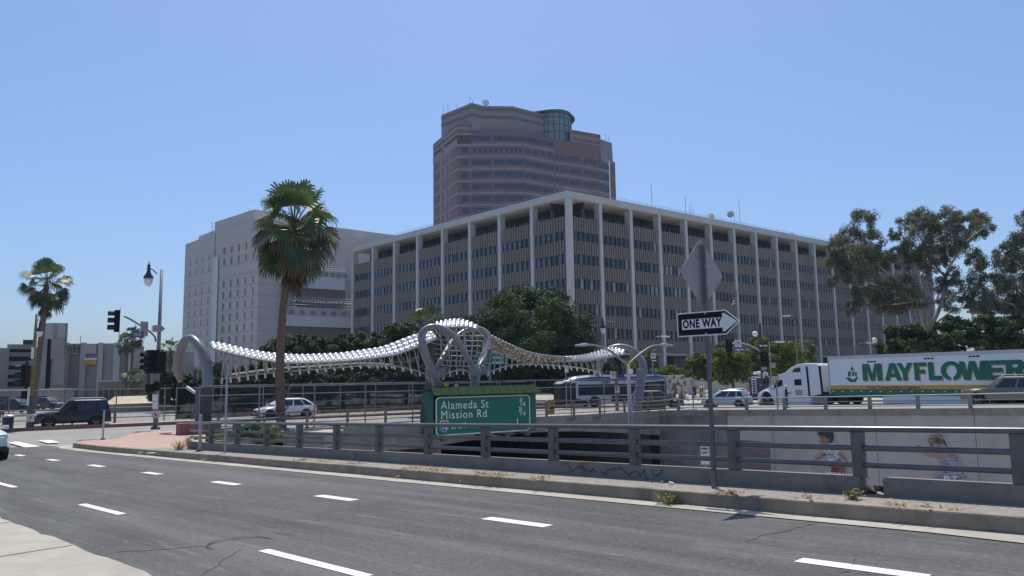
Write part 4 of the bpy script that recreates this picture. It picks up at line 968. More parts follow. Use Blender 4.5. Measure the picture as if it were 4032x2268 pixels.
# ------------------------------------------------------------------ parking garage on the left
t = root('parking_garage', 'grey concrete parking garage with open dark decks and pilasters at far left', 'building', (-90, 170, -1)); IG = T(90, -170, 1)
def gbk(name, x0, x1, y0, y1, Y0, Y1, mt, dp=6.0):
    """a block between two photo columns, its front running from distance Y0 to Y1"""
    a, c = D(x0, y1, Y0), D(x1, y1, Y1); za = D((x0 + x1) / 2, y0, (Y0 + Y1) / 2).z; zb = D((x0 + x1) / 2, y1, (Y0 + Y1) / 2).z if y1 < 1528 else -1
    m = MB(); m.prism([(a.x, a.y), (c.x, c.y), (c.x * (1 + dp / c.y), c.y + dp), (a.x * (1 + dp / a.y), a.y + dp)], zb, za, 0, IG); return m.build(name, mt, t)
gbk('wall', -200, 28, 1368, 1540, 150, 160, 'garage'); gbk('wall', 28, 134, 1356, 1374, 160, 163, 'garage'); gbk('roof_hut', 90, 133, 1338, 1357, 164, 165, 'garage_dark')
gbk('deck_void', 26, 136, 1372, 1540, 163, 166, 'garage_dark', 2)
for y0, y1 in ((1387, 1403), (1422, 1439), (1455, 1475), (1490, 1503), (1522, 1540)): gbk('deck_edge', 28, 134, y0, y1, 160.5, 163.5, 'garage', 1.6)
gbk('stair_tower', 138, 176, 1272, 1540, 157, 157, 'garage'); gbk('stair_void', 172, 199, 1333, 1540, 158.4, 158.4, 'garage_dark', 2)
gbk('stair_tower', 196, 254, 1272, 1540, 157, 158, 'garage'); gbk('top_band', 176, 254, 1272, 1334, 156.8, 157.6, 'garage_light', 3)
gbk('tan_panel', 198, 252, 1334, 1412, 156.4, 157.2, 'garage_tan', 1); gbk('dark_panel', 208, 250, 1412, 1516, 156.4, 157.2, 'garage', 1)
gbk('wall', 254, 470, 1353, 1540, 163, 163, 'garage'); gbk('wall', 470, 560, 1362, 1540, 163, 168, 'garage'); gbk('wall', 520, 760, 1383, 1540, 172, 186, 'garage')
for x0, x1 in ((254, 264), (308, 332), (378, 398), (441, 466), (500, 512), (534, 546), (560, 575), (590, 604), (640, 650)):
    gbk('pilaster', x0, x1, 1349 if x0 < 500 else 1381, 1540, 162.2 if x0 < 520 else 174, 162.4 if x0 < 520 else 175, 'garage_light', 3)
gbk('sign_panel', 262, 309, 1353, 1395, 162.4, 162.4, 'garage_light', .5); gbk('sign_panel', 332, 379, 1355, 1393, 162.4, 162.4, 'garage_light', .5)
gbk('yellow_sign', 330, 380, 1417, 1436, 161.8, 161.8, 'sign_yellow', .6); gbk('yellow_sign_top', 330, 381, 1409, 1417, 161.7, 161.7, 'white_sheet', .6)
p = IG @ D(286, 1374, 162.2); text('PARK', 2.6, 'park_paint', t, T(p) @ FRONT, 'lettering', .03, .52, .03, sp=1.1)
m = MB(); p = IG @ D(316, 1352, 163); m.tube([p, p + Vector((0, 0, 1.6))], .07, 4); m.build('roof_mast', 'dark_post', t)
# low structures behind the far fence on the left
t = root('low_shed', 'low structure with a pale beige sloping roof behind the far fence', 'building', (-58, 78, -1)); b = MB()
a, c = D(408, 1590, 80), D(648, 1590, 84); b.prism([(0, 0), (3.2, 0), (4.2, 1.35), (3.2, 1.4)], 0, .1)
b = MB(); zt0, zt1 = D(500, 1591, 80).z, D(500, 1569, 80).z; I5 = T(58, -78, 1)
b.add([I5 @ Vector((a.x, a.y, zt0)), I5 @ Vector((c.x + .8, c.y, zt0)), I5 @ Vector((c.x - .6, c.y + 2.2, zt1 + .2)), I5 @ Vector((a.x, a.y + 2.2, zt1 + .2)), I5 @ Vector((a.x, a.y + 4.4, zt0)), I5 @ Vector((c.x + .8, c.y + 4.4, zt0))], [(0, 1, 2, 3), (3, 2, 5, 4), (0, 3, 4), (1, 5, 2)]); b.build('roof', 'beige_roof', t)
b = MB(); b.prism([tuple((I5 @ p)[:2]) for p in (a + Vector((.3, .4, 0)), c + Vector((-.2, .4, 0)), c + Vector((-.2, 4, 0)), a + Vector((.3, 4, 0)))], 0, zt0 + .95); b.build('wall', 'garage', t)
for (nm, lab, x0, x1, y0, Y, mt) in (('low_building', 'low orange brick building in front of the garage wall', 385, 495, 1504, 140, 'low_brick'), ('low_building', 'small white roofed building between arch and traffic signal', 664, 712, 1444, 190, 'garage_light'), ('low_building', 'dim storefront row behind the fence at far left', -160, 200, 1545, 112, 'garage')):
    p, q = D(x0, 1560, Y), D(x1, 1560, Y); tb = root(nm, lab, 'building', (p.x, p.y, -1.2)); ww = q.x - p.x; hh = D(x0, y0, Y).z + 1.2
    b = MB(); b.bx(0, ww, 0, 6, 0, hh); b.build('wall', mt, tb); b = MB(); b.bx(-.3, ww + .3, -.4, 6.2, hh, hh + .3); b.build('roof', 'garage_light', tb)
    b = MB()
    for k in range(5): b.bx(ww * (k + .15) / 5, ww * (k + .8) / 5, -.06, .1, hh * .15, hh * .7)
    b.build('window', 'fed_glass2', tb)
# planter wall and hedge in front of the office lobby
p, q = D(2590, 1560, 112), D(3020, 1560, 118); t = root('planter_wall', 'long pale low wall with a clipped hedge in front of the office lobby', 'wall', (p.x, p.y, -1.1)); d_ = q - p
b = MB(); b.beam((-4, 0, 1.4), (d_.x + 10, d_.y, 1.4), .6, 2.8); b.build('wall', 'hedge_wall', t)
foliage('hedge', [(d_.x * f, d_.y * f + .9, 3.0, 2.6, .8, .6) for f in [i / 11 for i in range(12)]], 2600, .22, ['ficus_a', 'ficus_b'], t, 5)
# crane far off
p = D(3830, 1228, 420); t = root('tower_crane', 'small distant red and white tower crane seen through the trees', 'crane', (p.x, p.y, -1))
b = MB(); b.tube([(0, 0, 0), (0, 0, p.z)], .9, 4); b.build('mast', 'white_sheet', t); b = MB(); b.beam((-3, 0, p.z + 1), (22, 0, p.z + 6), 1.2, 1.4); b.beam((0, 0, p.z), (0, 0, p.z + 4), 2, 2); b.build('jib', 'crane_red', t)
# ------------------------------------------------------------------ trees and plants
FIC = ['ficus_a', 'ficus_b', 'ficus_c']; LIM = ['lime_a', 'lime_b', 'lime_c']; EUC = ['euc_a', 'euc_b', 'euc_c']
def crownblobs(base, Y, spec):
    """spec: (px, py, rpx, rpy, dY) measured on the photo at distance Y -> blobs relative to the tree's foot"""
    o = []
    for x, y, rx, ry, dy in spec:
        p = D(x, y, Y + dy); s = (Y + dy) / F; o.append((p.x - base.x, p.y - base.y, p.z - base.z, rx * s, max(rx, ry) * s * .9, ry * s))
    return o
def tr(label, bx_, Y, spec, n, size, mats, seed, name='street_tree', group=None, z=-1.0, **k):
    p = D(bx_, 1540, Y); base = Vector((p.x, p.y, z)); return tree(name, label, base, crownblobs(base, Y, spec), n, size, mats, seed, group=group, **k)
tr('big round dark green ficus tree in front of the white corner column', 2090, 84, [(2095, 1245, 180, 120, 0), (1955, 1330, 120, 120, 2), (2230, 1330, 110, 130, 0), (2090, 1370, 210, 110, -1), (1900, 1400, 80, 90, 3), (2270, 1410, 70, 90, 1), (2020, 1190, 90, 60, 1), (2160, 1195, 80, 60, 0), (2100, 1440, 200, 80, 3)], 70000, .15, FIC, 21, 'ficus_tree', sub=40, sr=.27, shell=.68)
g = 'ficus trees along the far side of the bridge'
for i, (bx_, Y, sp, lab) in enumerate((
    (1120, 92, [(1110, 1390, 100, 60, 0), (1060, 1400, 55, 40, 1), (1170, 1360, 70, 45, 0), (1110, 1460, 105, 60, 2)], 'dark clipped ficus tree right behind the big palm trunk'),
    (1300, 94, [(1300, 1375, 95, 55, 0), (1240, 1370, 50, 40, 1), (1360, 1365, 60, 45, 0), (1300, 1460, 110, 60, 2)], 'dark ficus tree behind the lowest dip of the left canopy'),
    (1450, 96, [(1450, 1370, 90, 60, 0), (1500, 1345, 50, 40, 1), (1410, 1385, 60, 50, 0), (1450, 1460, 110, 60, 2)], 'dark ficus tree behind the rising part of the left canopy'),
    (1600, 98, [(1590, 1330, 80, 60, 0), (1550, 1310, 40, 35, 1), (1640, 1330, 60, 60, 0), (1600, 1440, 115, 80, 2)], 'dark ficus tree just left of the yellowish palm'),
    (1790, 100, [(1800, 1340, 95, 80, 0), (1850, 1290, 60, 45, 1), (1780, 1440, 120, 90, 2)], 'dark ficus tree seen through the crossing arches'))):
    tr(lab, bx_, Y, sp, 15000, .2, FIC, 30 + i, 'ficus_tree', g, sub=26, sr=.28, shell=.66)
tr('dark bush seen through the left arch beside the detention tower base', 700, 78, [(700, 1500, 60, 40, 0), (660, 1520, 50, 40, 1), (740, 1530, 60, 50, 0), (690, 1560, 90, 40, 2)], 7000, .18, ['shade_green', 'ficus_b', 'shade_green'], 41, 'dark_bush')
tr('dark shrub mass behind the screened fence under the left canopy', 1000, 80, [(900, 1490, 90, 60, 0), (1010, 1490, 100, 65, 2), (840, 1520, 80, 50, 0), (960, 1550, 150, 50, 2)], 9000, .18, ['shade_green', 'ficus_b', 'shade_green'], 42, 'dark_bush')
tr('dark shrub mass behind the screened fence right of the palm trunk', 1350, 82, [(1240, 1500, 120, 65, 0), (1390, 1500, 120, 65, 2), (1530, 1500, 120, 65, 0), (1660, 1495, 110, 70, 1)], 12000, .18, ['shade_green', 'ficus_b', 'shade_green'], 43, 'dark_bush')
tr('dark low shrubs behind the crossing arches and the bus', 1960, 88, [(1800, 1495, 120, 70, 0), (1960, 1495, 120, 70, 2), (2110, 1495, 120, 70, 0), (2260, 1490, 110, 65, 1), (2380, 1480, 70, 50, 1)], 12000, .18, ['shade_green', 'ficus_b', 'shade_green'], 44, 'dark_bush')
g = 'lime green street trees before the office lobby'
for i, (bx_, Y, sp, n, lab) in enumerate((
    (2545, 98, [(2500, 1445, 48, 45, 0), (2555, 1420, 38, 40, 1), (2530, 1470, 60, 35, 0)], 4200, 'lime green street tree behind the right end arch'),
    (2650, 100, [(2640, 1465, 42, 25, 0), (2672, 1482, 22, 20, 0), (2620, 1480, 22, 16, 1)], 2200, 'smallest lime green street tree with a flat leaning crown'),
    (2760, 100, [(2755, 1425, 48, 32, 0), (2725, 1440, 32, 32, 1), (2790, 1455, 40, 50, 0), (2760, 1470, 40, 30, 0)], 4200, 'lime green street tree directly left of the perforated sign post'),
    (2885, 96, [(2880, 1420, 80, 45, 0), (2850, 1390, 40, 38, 1), (2925, 1430, 50, 50, 0), (2890, 1470, 75, 40, 1), (2835, 1440, 40, 55, 0)], 9000, 'full lime green street tree under the blue street name sign'),
    (3095, 102, [(3090, 1385, 70, 50, 0), (3150, 1395, 60, 55, 1), (3010, 1380, 40, 50, 2), (3120, 1440, 80, 40, 0), (3040, 1420, 50, 40, 0)], 8500, 'yellowish street tree rising behind the white truck cab'))):
    t = tr(lab, bx_, Y, sp, n, .19, LIM, 50 + i, 'street_tree', g, sub=22, sr=.34, shell=.45)
tr('thin grey green tree behind the mast arm signal', 2990, 108, [(2985, 1370, 35, 50, 0), (2990, 1440, 40, 60, 0), (2975, 1410, 30, 40, 1)], 3500, .2, ['euc_b', 'ficus_a', 'lime_b'], 60, 'street_tree')
# eucalyptus
p = D(3655, 1560, 92); base = Vector((p.x, p.y, -1.0))
sp = [(3400, 885, 62, 55, 0), (3340, 930, 45, 45, 2), (3300, 985, 40, 55, 0), (3430, 955, 45, 50, 3), (3390, 1010, 75, 60, -2), (3300, 1050, 50, 60, 1), (3360, 1090, 60, 60, 0), (3450, 1050, 55, 60, 2),
      (3585, 875, 45, 40, 3), (3640, 860, 40, 40, 0), (3700, 870, 55, 55, 2), (3745, 845, 42, 38, 0), (3800, 880, 45, 40, -1), (3855, 855, 45, 35, 2), (3880, 900, 30, 38, 0), (3610, 940, 55, 60, 0), (3680, 950, 60, 60, 3), (3760, 950, 50, 60, 0), (3830, 915, 35, 35, 1),
      (3590, 1010, 50, 55, 2), (3650, 1030, 55, 55, -1), (3720, 1010, 45, 50, 1), (3520, 920, 25, 30, 0), (3510, 1005, 38, 32, 0), (3545, 985, 24, 24, 1), (3480, 1140, 70, 50, 0), (3560, 1120, 55, 50, 2), (3410, 1170, 55, 45, 0), (3500, 1200, 80, 40, 1), (3590, 1180, 60, 45, -2),
      (3700, 1120, 40, 40, 1), (3750, 1090, 40, 40, 0), (3830, 1010, 40, 35, 2), (3810, 1130, 45, 45, 0), (3350, 1215, 28, 30, 0), (3275, 1110, 20, 25, 0), (3740, 1190, 45, 40, 1), (3870, 1060, 45, 45, 0), (3900, 1120, 50, 50, 1), (3850, 1190, 50, 45, 0)]
t = root('eucalyptus_tree', 'tall airy grey green eucalyptus with pale forking branches behind the truck', 'tree', base)
foliage('crown', crownblobs(base, 92, sp), 110000, .14, EUC, t, 70, sub=20, sr=.42, shell=.45, droop=.7, asp=.3)
def br(*px): return [D(x, y, 92 + dy - .6) - base for x, y, dy in px]
limbs(t, [(br((3655, 1470, 0), (3655, 1340, 0), (3650, 1310, 0)), .6, .42), (br((3650, 1310, 0), (3640, 1265, 0), (3620, 1205, -1), (3590, 1165, -1), (3570, 1130, 0)), .38, .16),
          (br((3640, 1265, 0), (3655, 1232, -1), (3680, 1190, -2), (3702, 1155, -2)), .17, .07), (br((3660, 1300, 0), (3690, 1235, 1), (3710, 1190, 1), (3718, 1140, 1), (3722, 1090, 1), (3745, 1040, 0), (3780, 985, 0), (3822, 935, 0), (3870, 900, 0)), .28, .05),
          (br((3720, 1180, 1), (3750, 1160, 0), (3790, 1148, 0), (3830, 1142, 0), (3870, 1150, 0)), .2, .06), (br((3610, 1190, -1), (3632, 1120, -1), (3638, 1110, -1), (3625, 1090, -1)), .16, .09), (br((3605, 1185, -1), (3570, 1190, -2), (3530, 1198, -2), (3510, 1200, -2)), .15, .06),
          (br((3600, 1178, -1), (3572, 1172, -2), (3568, 1162, -2)), .12, .07), (br((3660, 1300, 1), (3700, 1260, 2), (3750, 1225, 2), (3790, 1210, 2)), .2, .06), (br((3745, 1040, 0), (3730, 1000, 0), (3722, 940, 1), (3740, 880, 1)), .14, .04),
          (br((3570, 1130, 0), (3500, 1080, 0), (3440, 1030, 0), (3395, 960, 0), (3395, 900, 0)), .13, .03), (br((3560, 1130, 0), (3470, 1130, 0), (3380, 1100, 0), (3310, 1050, 0)), .10, .03), (br((3722, 1090, 1), (3660, 1020, 1), (3630, 940, 1), (3640, 880, 1)), .15, .04)], 'trunk_euc', 8)
p = D(4080, 1560, 88); base = Vector((p.x, p.y, -1.0))
sp = [(4020, 935, 40, 35, 0), (3960, 985, 45, 40, 1), (4030, 1000, 50, 45, 0), (3990, 1040, 45, 35, 2), (3940, 1030, 35, 30, 0), (4050, 850, 40, 50, 0), (4100, 930, 70, 70, 2), (4010, 1140, 60, 50, 0), (3950, 1190, 60, 55, 1), (4050, 1200, 60, 60, 0), (3960, 1110, 45, 40, 2), (4070, 1090, 50, 50, 1), (3900, 1200, 50, 45, 0), (4120, 1040, 70, 70, 0), (4020, 1240, 70, 40, 1)]
t = root('eucalyptus_tree', 'eucalyptus crown cut off by the right edge of the photo', 'tree', base)
foliage('crown', crownblobs(base, 88, sp), 50000, .14, EUC, t, 71, sub=20, sr=.42, shell=.45, droop=.7, asp=.3)
limbs(t, [([Vector((0, 0, 0)), Vector((.2, 0, 6)), Vector((.3, 0, 11))], .6, .35), ([Vector((.3, 0, 11)), D(4060, 1000, 88) - base, D(4040, 880, 88) - base], .3, .05), ([Vector((.2, 0, 8)), D(4000, 1130, 88) - base, D(3950, 1060, 88) - base], .25, .05), ([Vector((.2, 0, 7)), D(3990, 1200, 88) - base, D(3930, 1180, 88) - base], .22, .05)], 'trunk_euc', 8)
for i, (bx_, Y, sp, lab) in enumerate((
    (3560, 80, [(3560, 1340, 85, 60, 0), (3530, 1390, 70, 55, 1), (3620, 1370, 80, 70, 0), (3590, 1310, 50, 35, 1), (3570, 1430, 90, 50, 0)], 'dark broadleaf tree at the left end of the green mass behind the trailer'),
    (3740, 82, [(3720, 1330, 85, 60, 0), (3780, 1300, 70, 45, 1), (3690, 1370, 70, 60, 0), (3770, 1370, 90, 60, 0), (3745, 1275, 40, 30, 1), (3740, 1430, 100, 50, 0)], 'dark broadleaf tree below the pale eucalyptus trunk fork'),
    (3930, 84, [(3900, 1300, 85, 50, 0), (3980, 1290, 80, 55, 1), (3930, 1360, 110, 60, 0), (4030, 1330, 70, 70, 0), (3880, 1270, 50, 30, 1), (3950, 1430, 130, 50, 0)], 'dark broadleaf tree behind the right end of the trailer'))):
    tr(lab, bx_, Y, sp, 17000, .2, ['ficus_b', 'ficus_a', 'ficus_b', 'ficus_c'], 80 + i, 'broadleaf_tree', 'dark trees behind the trailer', sub=26, sr=.28, shell=.62)
# palms
pb = at_ground(D(1108, 1700, 42), .1); pt_ = D(1158, 905, 42)
palm('tall fan palm with a thick shaggy trunk on the corner by the bridge', pb, pt_, 2.85, 64, 3, .25, .145, 70, lean=-.35)
pb = D(128, 1560, 82); pb.z = -1; palm('fan palm standing behind the olive coloured pole at far left', pb, D(183, 1120, 82), 2.9, 40, 8, .30, .24, 60, lean=.1)
g = 'small fan palms before the parking garage'
for i, (x0, y0, x1, y1, Y, rc, lab) in enumerate(((496, 1545, 500, 1350, 130, 2.0, 'thin tall fan palm left of the traffic signal pole'), (512, 1545, 524, 1330, 132, 2.1, 'thin tall fan palm touching the blue street sign'), (668, 1545, 672, 1385, 120, 2.3, 'fan palm just right of the signal heads'))):
    pb = D(x0, y0, Y); pb.z = -1; palm(lab, pb, D(x1, y1, Y), rc, 34, 20 + i, .22, .16, 12, g)
pb = D(528, 1560, 112); pb.z = -1; palm('low bushy fan palm in front of the garage wall', pb, D(528, 1500, 112), 2.1, 36, 30, .3, .25, 4)
pb = D(1690, 1540, 62); pb.z = -1; palm('yellowish fan palm behind the middle of the canopy', pb, D(1697, 1285, 62), 2.0, 44, 33, .36, .28, 30, skirtlen=1.1)
# roadside weeds
def weed(px, py, nb, h, spread, seed, label, dry=.3, name='weed'):
    p = G(px, py, 0)
    for _ in range(4): u, v = uv_of(p); p = G(px, py, zr(u) + (.205 if v > 10.6 else .012))
    t = root(name, label, 'weed', p); r_ = random.Random(seed); mb = MB()
    for i in range(nb):
        a = r_.random() * 6.283; q = r_.random() ** .6 * spread; l = h * r_.uniform(.4, 1.1); o = Vector((math.cos(a) * q * .45, math.sin(a) * q * .45, 0)); e = o + Vector((math.cos(a) * q, math.sin(a) * q, l)); m_ = o.lerp(e, .55) + Vector((0, 0, l * .15)); w_ = Vector((-math.sin(a), math.cos(a), 0)) * .007
        mb.add([o - w_, o + w_, m_ + w_ * .8, m_ - w_ * .8, e], [(0, 1, 2, 3), (3, 2, 4)], 1 if r_.random() < dry else 0)
        for k in range(3):
            s = o.lerp(e, r_.uniform(.3, 1)); d_ = Vector((r_.gauss(0, 1), r_.gauss(0, 1), r_.gauss(0, .7))).normalized() * .045; f_ = Vector((-d_.y, d_.x, .01)) * .4
            mb.add([s, s + d_ * .5 + f_, s + d_, s + d_ * .5 - f_], [(0, 1, 2, 3)], 1 if r_.random() < dry else 0)
    mb.build('leaves', ['weed', 'weed_dry'], t, recalc=False); return t
weed(2650, 1934, 420, .20, .34, 1, 'spreading green weed on the kerb left of the one way sign post', .2)
weed(2632, 1984, 60, .16, .2, 2, 'dark scrubby weed growing from the gutter crack below the spreading one', .4)
weed(3358, 1966, 40, .13, .12, 3, 'small bright green weed tuft on the narrow walk before the wall mural'); weed(3420, 1942, 25, .12, .12, 4, 'straw coloured tuft beside the damaged railing base', .8)
weed(2890, 1942, 26, .05, .25, 5, 'dry straw lying at the foot of the sign post shadow', 1.0)
weed(705, 1772, 80, .34, .28, 6, 'pale dry grass clump on the kerb at the corner island', .75); weed(742, 1752, 50, .36, .16, 7, 'spiky green tuft on the corner island', .1)
g = 'dry grass tufts along the kerb crack'
for i, (x, y, n) in enumerate(((1195, 1812, 26), (1278, 1818, 16), (1385, 1828, 24), (1620, 1846, 30), (1692, 1852, 20), (1735, 1856, 20), (1900, 1870, 38), (1960, 1874, 30), (2120, 1888, 26), (3200, 1964, 12), (3560, 1996, 14), (3700, 2010, 10))):
    t = weed(x, y, n, .06, .3, 10 + i, 'dry brown grass tuft in the crack along the kerb top', .92, 'grass_tuft'); t['group'] = g
for px, py, sx, sz_, seed, lab in ((1040, 1722, .8, .5, 3, 'bright green leafy shrub behind the corner railing'), (905, 1735, 1.0, .35, 4, 'low yellow green plants at the foot of the corner railing'), (990, 1700, .5, .35, 5, 'white flowered shrub by the corner wing wall')):
    p = D(px, py, 33.5); t = root('leafy_shrub', lab, 'shrub', (p.x, p.y, -1.3)); foliage('leaves', [(0, 0, p.z + 1.3, sx, sx, sz_)], 1400, .09, ['shrub', 'weed'], t, seed)
# ------------------------------------------------------------------ the silver canopy over the bridge walk
def CP(x, y, o): return PL(x, y, BR(0, o), BN)
CO = at_ground(BR(12, 2), .1); IC = T(-CO)
t = root('street_canopy', 'wavy canopy of silver domes hung between big grey curved arches along the bridge', 'sculpture', CO)
def smooth(P, n=6):
    out = []
    for i in range(len(P) - 1):
        p0, p1, p2, p3 = P[max(i - 1, 0)], P[i], P[i + 1], P[min(i + 2, len(P) - 1)]
        for k in range(n):
            s = k / n; out.append(tuple(.5 * ((2 * b) + (c - a) * s + (2 * a - 5 * b + 4 * c - d) * s * s + (3 * b - a - 3 * c + d) * s ** 3) for a, b, c, d in zip(p0, p1, p2, p3)))
    return out + [tuple(P[-1])]
def arch(spec, name='arch'):                 # (px,py,offset,radius)
    S = smooth(spec, 5); m = MB(); m.tube([IC @ CP(x, y, o) for x, y, o, r in S], [r * .9 for *_, r in S], 14); return m.build(name, 'arch_gray', t, smooth=True)
arch([(796, 1706, 1.4, .46), (806, 1620, 1.4, .42), (817, 1545, 1.4, .36), (818, 1480, 1.5, .32), (806, 1415, 1.7, .30), (783, 1362, 2.0, .27), (755, 1334, 2.5, .25), (728, 1342, 3.0, .26), (708, 1392, 3.4, .28), (700, 1450, 3.7, .30), (712, 1505, 3.8, .14)])
arch([(1726, 1650, 1.2, .36), (1722, 1538, 1.2, .37), (1713, 1492, 1.1, .30), (1699, 1455, 1.0, .27), (1680, 1412, .9, .30), (1665, 1362, .9, .31), (1662, 1315, .9, .26), (1686, 1290, .8, .22), (1720, 1287, .7, .20), (1764, 1304, .6, .20), (1795, 1334, .6, .22), (1826, 1383, .7, .22), (1857, 1436, .9, .2), (1876, 1466, 1.1, .18)])
arch([(1862, 1650, 1.3, .36), (1866, 1538, 1.3, .37), (1873, 1492, 1.4, .32), (1885, 1456, 1.7, .3), (1904, 1414, 2.2, .31), (1918, 1370, 2.6, .33), (1921, 1336, 2.9, .32), (1910, 1310, 3.1, .28), (1885, 1295, 3.2, .22), (1848, 1296, 3.2, .20), (1810, 1316, 3.1, .2), (1780, 1346, 2.9, .22), (1755, 1387, 2.4, .22), (1727, 1437, 1.7, .2), (1714, 1464, 1.4, .18)])
arch([(2502, 1640, 1.4, .46), (2510, 1585, 1.4, .43), (2518, 1540, 1.4, .38), (2526, 1490, 1.5, .38), (2532, 1452, 1.6, .38), (2526, 1422, 1.8, .34), (2508, 1394, 2.1, .28), (2484, 1374, 2.4, .25), (2448, 1364, 2.8, .23), (2415, 1368, 3.2, .24), (2386, 1386, 3.5, .25), (2368, 1415, 3.6, .28), (2359, 1450, 3.7, .28), (2364, 1482, 3.8, .12)])
def samp(P, f):
    """point at fraction f by photo column along a measured curve"""
    x0, x1 = P[0][0], P[-1][0]; x = x0 + (x1 - x0) * f
    for a, b in zip(P, P[1:]):
        if a[0] - 1e-6 <= x <= b[0] + 1e-6: s = (x - a[0]) / max(1e-6, b[0] - a[0]); return x, a[1] + (b[1] - a[1]) * s
    return P[-1]
def ribbon(top, low, oT0, oT1, oL0, oL1, na, nc, amp):
    top, low = smooth(top), smooth(low); dm = MB(); un = MB(); SUB = 4
    def pt(f, g):
        oT = oT0 + (oT1 - oT0) * f; oL = oL0 + (oL1 - oL0) * f
        return (IC @ CP(*samp(top, f), oT)).lerp(IC @ CP(*samp(low, f), oL), g)
    for i in range(na):
        for j in range(nc):
            c = [pt((i + a) / na, (j + b) / nc) for a, b in ((0, 0), (1, 0), (1, 1), (0, 1))]
            n = (c[1] - c[0]).cross(c[3] - c[0]).normalized(); n = n if n.z > 0 else -n
            v = []
            for p in range(SUB + 1):
                for q in range(SUB + 1):
                    a, b = p / SUB, q / SUB; e = c[0].lerp(c[1], a).lerp(c[3].lerp(c[2], a), b)
                    h = min(1, 1.25 * (math.sin(math.pi * a) * math.sin(math.pi * b)) ** .75); v.append(e + n * (h * amp + .03))
            k = SUB + 1; dm.add(v, [(p * k + q, (p + 1) * k + q, (p + 1) * k + q + 1, p * k + q + 1) for p in range(SUB) for q in range(SUB)])
            ce = sum(c, Vector()) / 4; s = [ce + (x - ce) * .93 - n * .04 for x in c]; un.add(s + [x - n * .05 for x in s], [(0, 1, 2, 3), (4, 5, 6, 7), (0, 1, 5, 4), (1, 2, 6, 5), (2, 3, 7, 6), (3, 0, 4, 7)])
    o = dm.build('dome_panels', 'dome_silver', t, recalc=False, smooth=True); u = un.build('under_panels', 'dome_under', t)
    ed = MB()
    for g in (0, 1): ed.tube([pt(i / 30, g) for i in range(31)], .05, 5)
    ed.build('edge_tube', 'steel', t); return pt
p1_ = ribbon([(824, 1352), (865, 1354), (917, 1367), (1010, 1386), (1104, 1397), (1166, 1400), (1259, 1398), (1352, 1392), (1445, 1378), (1500, 1369), (1562, 1346), (1624, 1322), (1686, 1306), (1705, 1311)],
       [(836, 1372), (865, 1380), (917, 1394), (1010, 1414), (1104, 1426), (1197, 1428), (1290, 1425), (1383, 1419), (1445, 1412), (1500, 1405), (1562, 1395), (1624, 1373), (1686, 1349), (1725, 1331)], 2.5, 2.5, 1.2, 1.2, 40, 3, .13)
p2_ = ribbon([(1932, 1322), (1997, 1353), (2090, 1389), (2183, 1402), (2293, 1402), (2355, 1387), (2402, 1374), (2430, 1376), (2456, 1388)],
       [(1932, 1378), (1997, 1404), (2074, 1428), (2183, 1425), (2293, 1422), (2355, 1415), (2417, 1403), (2440, 1398), (2460, 1392)], .9, 2.4, 2.4, 1.1, 38, 3, .22)
p3_ = ribbon([(1714, 1277), (1764, 1263), (1810, 1262), (1851, 1273), (1880, 1290)], [(1714, 1288), (1764, 1288), (1810, 1286), (1851, 1288), (1880, 1296)], 2.6, 2.6, 1.2, 1.2, 10, 3, .16)
tr_ = MB()
def chord(px, o, pt, f0, f1, n, g=1):
    S = smooth(px); P = [IC @ CP(x, y, o) for x, y in S]; tr_.tube(P, .055, 5)
    for i in range(n + 1):
        f = i / n; q = IC @ CP(*samp(S, f), o); top = pt(f0 + (f1 - f0) * max(0, f - .012), g); tr_.tube([q, top], .035, 4); top2 = pt(min(1, f0 + (f1 - f0) * (f + .02)), .35); tr_.tube([q, top2], .028, 4)
        d = (q - top).normalized(); m = MB(); m.tube([q - d * .05, q + d * .30], .055, 6); m.build('light_rod', 'white_sheet', t)
chord([(874, 1491), (989, 1476), (1104, 1464), (1228, 1455), (1352, 1445), (1445, 1438), (1560, 1442), (1640, 1460), (1685, 1478)], 1.6, p1_, .05, .94, 24)
chord([(890, 1478), (1000, 1462), (1104, 1450), (1228, 1442), (1352, 1434), (1445, 1430), (1540, 1436)], 3.4, p1_, .05, .8, 16, 0)
chord([(1922, 1466), (1990, 1442), (2060, 1434), (2183, 1438), (2300, 1452), (2362, 1468)], 1.8, p2_, .0, .8, 19)
chord([(1745, 1476), (1790, 1460), (1830, 1458), (1852, 1474)], 1.6, p3_, .1, .9, 4)
for k in range(9):                                       # lattice between the crossing arches
    x0 = 1712 + k * 24; tr_.tube([IC @ CP(x0, 1290 + abs(k - 4) * 1.5, 3.0 - k * .1), IC @ CP(x0 + 26, 1335, 2.4), IC @ CP(x0 + 46 - k * 4, 1390, 1.9), IC @ CP(x0 + 50 - k * 8, 1440, 1.6)], .035, 4)
for k in range(7): y0 = 1318 + k * 20; tr_.tube([IC @ CP(1690 + k * 6, y0 - 6, 1.2), IC @ CP(1760, y0 + 2, 2.2), IC @ CP(1830, y0 + 4, 2.4), IC @ CP(1905 - k * 5, y0 + 4, 2.6)], .03, 4)
tr_.tube([IC @ CP(735, 1525, 3.0), IC @ CP(765, 1545, 2.4), IC @ CP(782, 1552, 2), IC @ CP(800, 1535, 1.6)], .09, 6)
tr_.build('truss', 'galv', t)
m = MB()
for x, y, o in ((1690, 1468, 1.2), (1740, 1466, 1.6), (1860, 1462, 1.0), (1905, 1458, 1.6), (2358, 1468, 3.4), (2520, 1468, 1.2)): p = IC @ CP(x, y, o); m.box(p, (.45, .4, .6), 0, None, .5)
m.build('lamp_box', 'arch_gray', t, bevel=.05)
m = MB(); p = IC @ CP(800, 1640, 1.2); m.box(p, (.75, .62, 3.0), 0, None, BRZ); m.build('plinth', 'dark_post', t, bevel=.04)
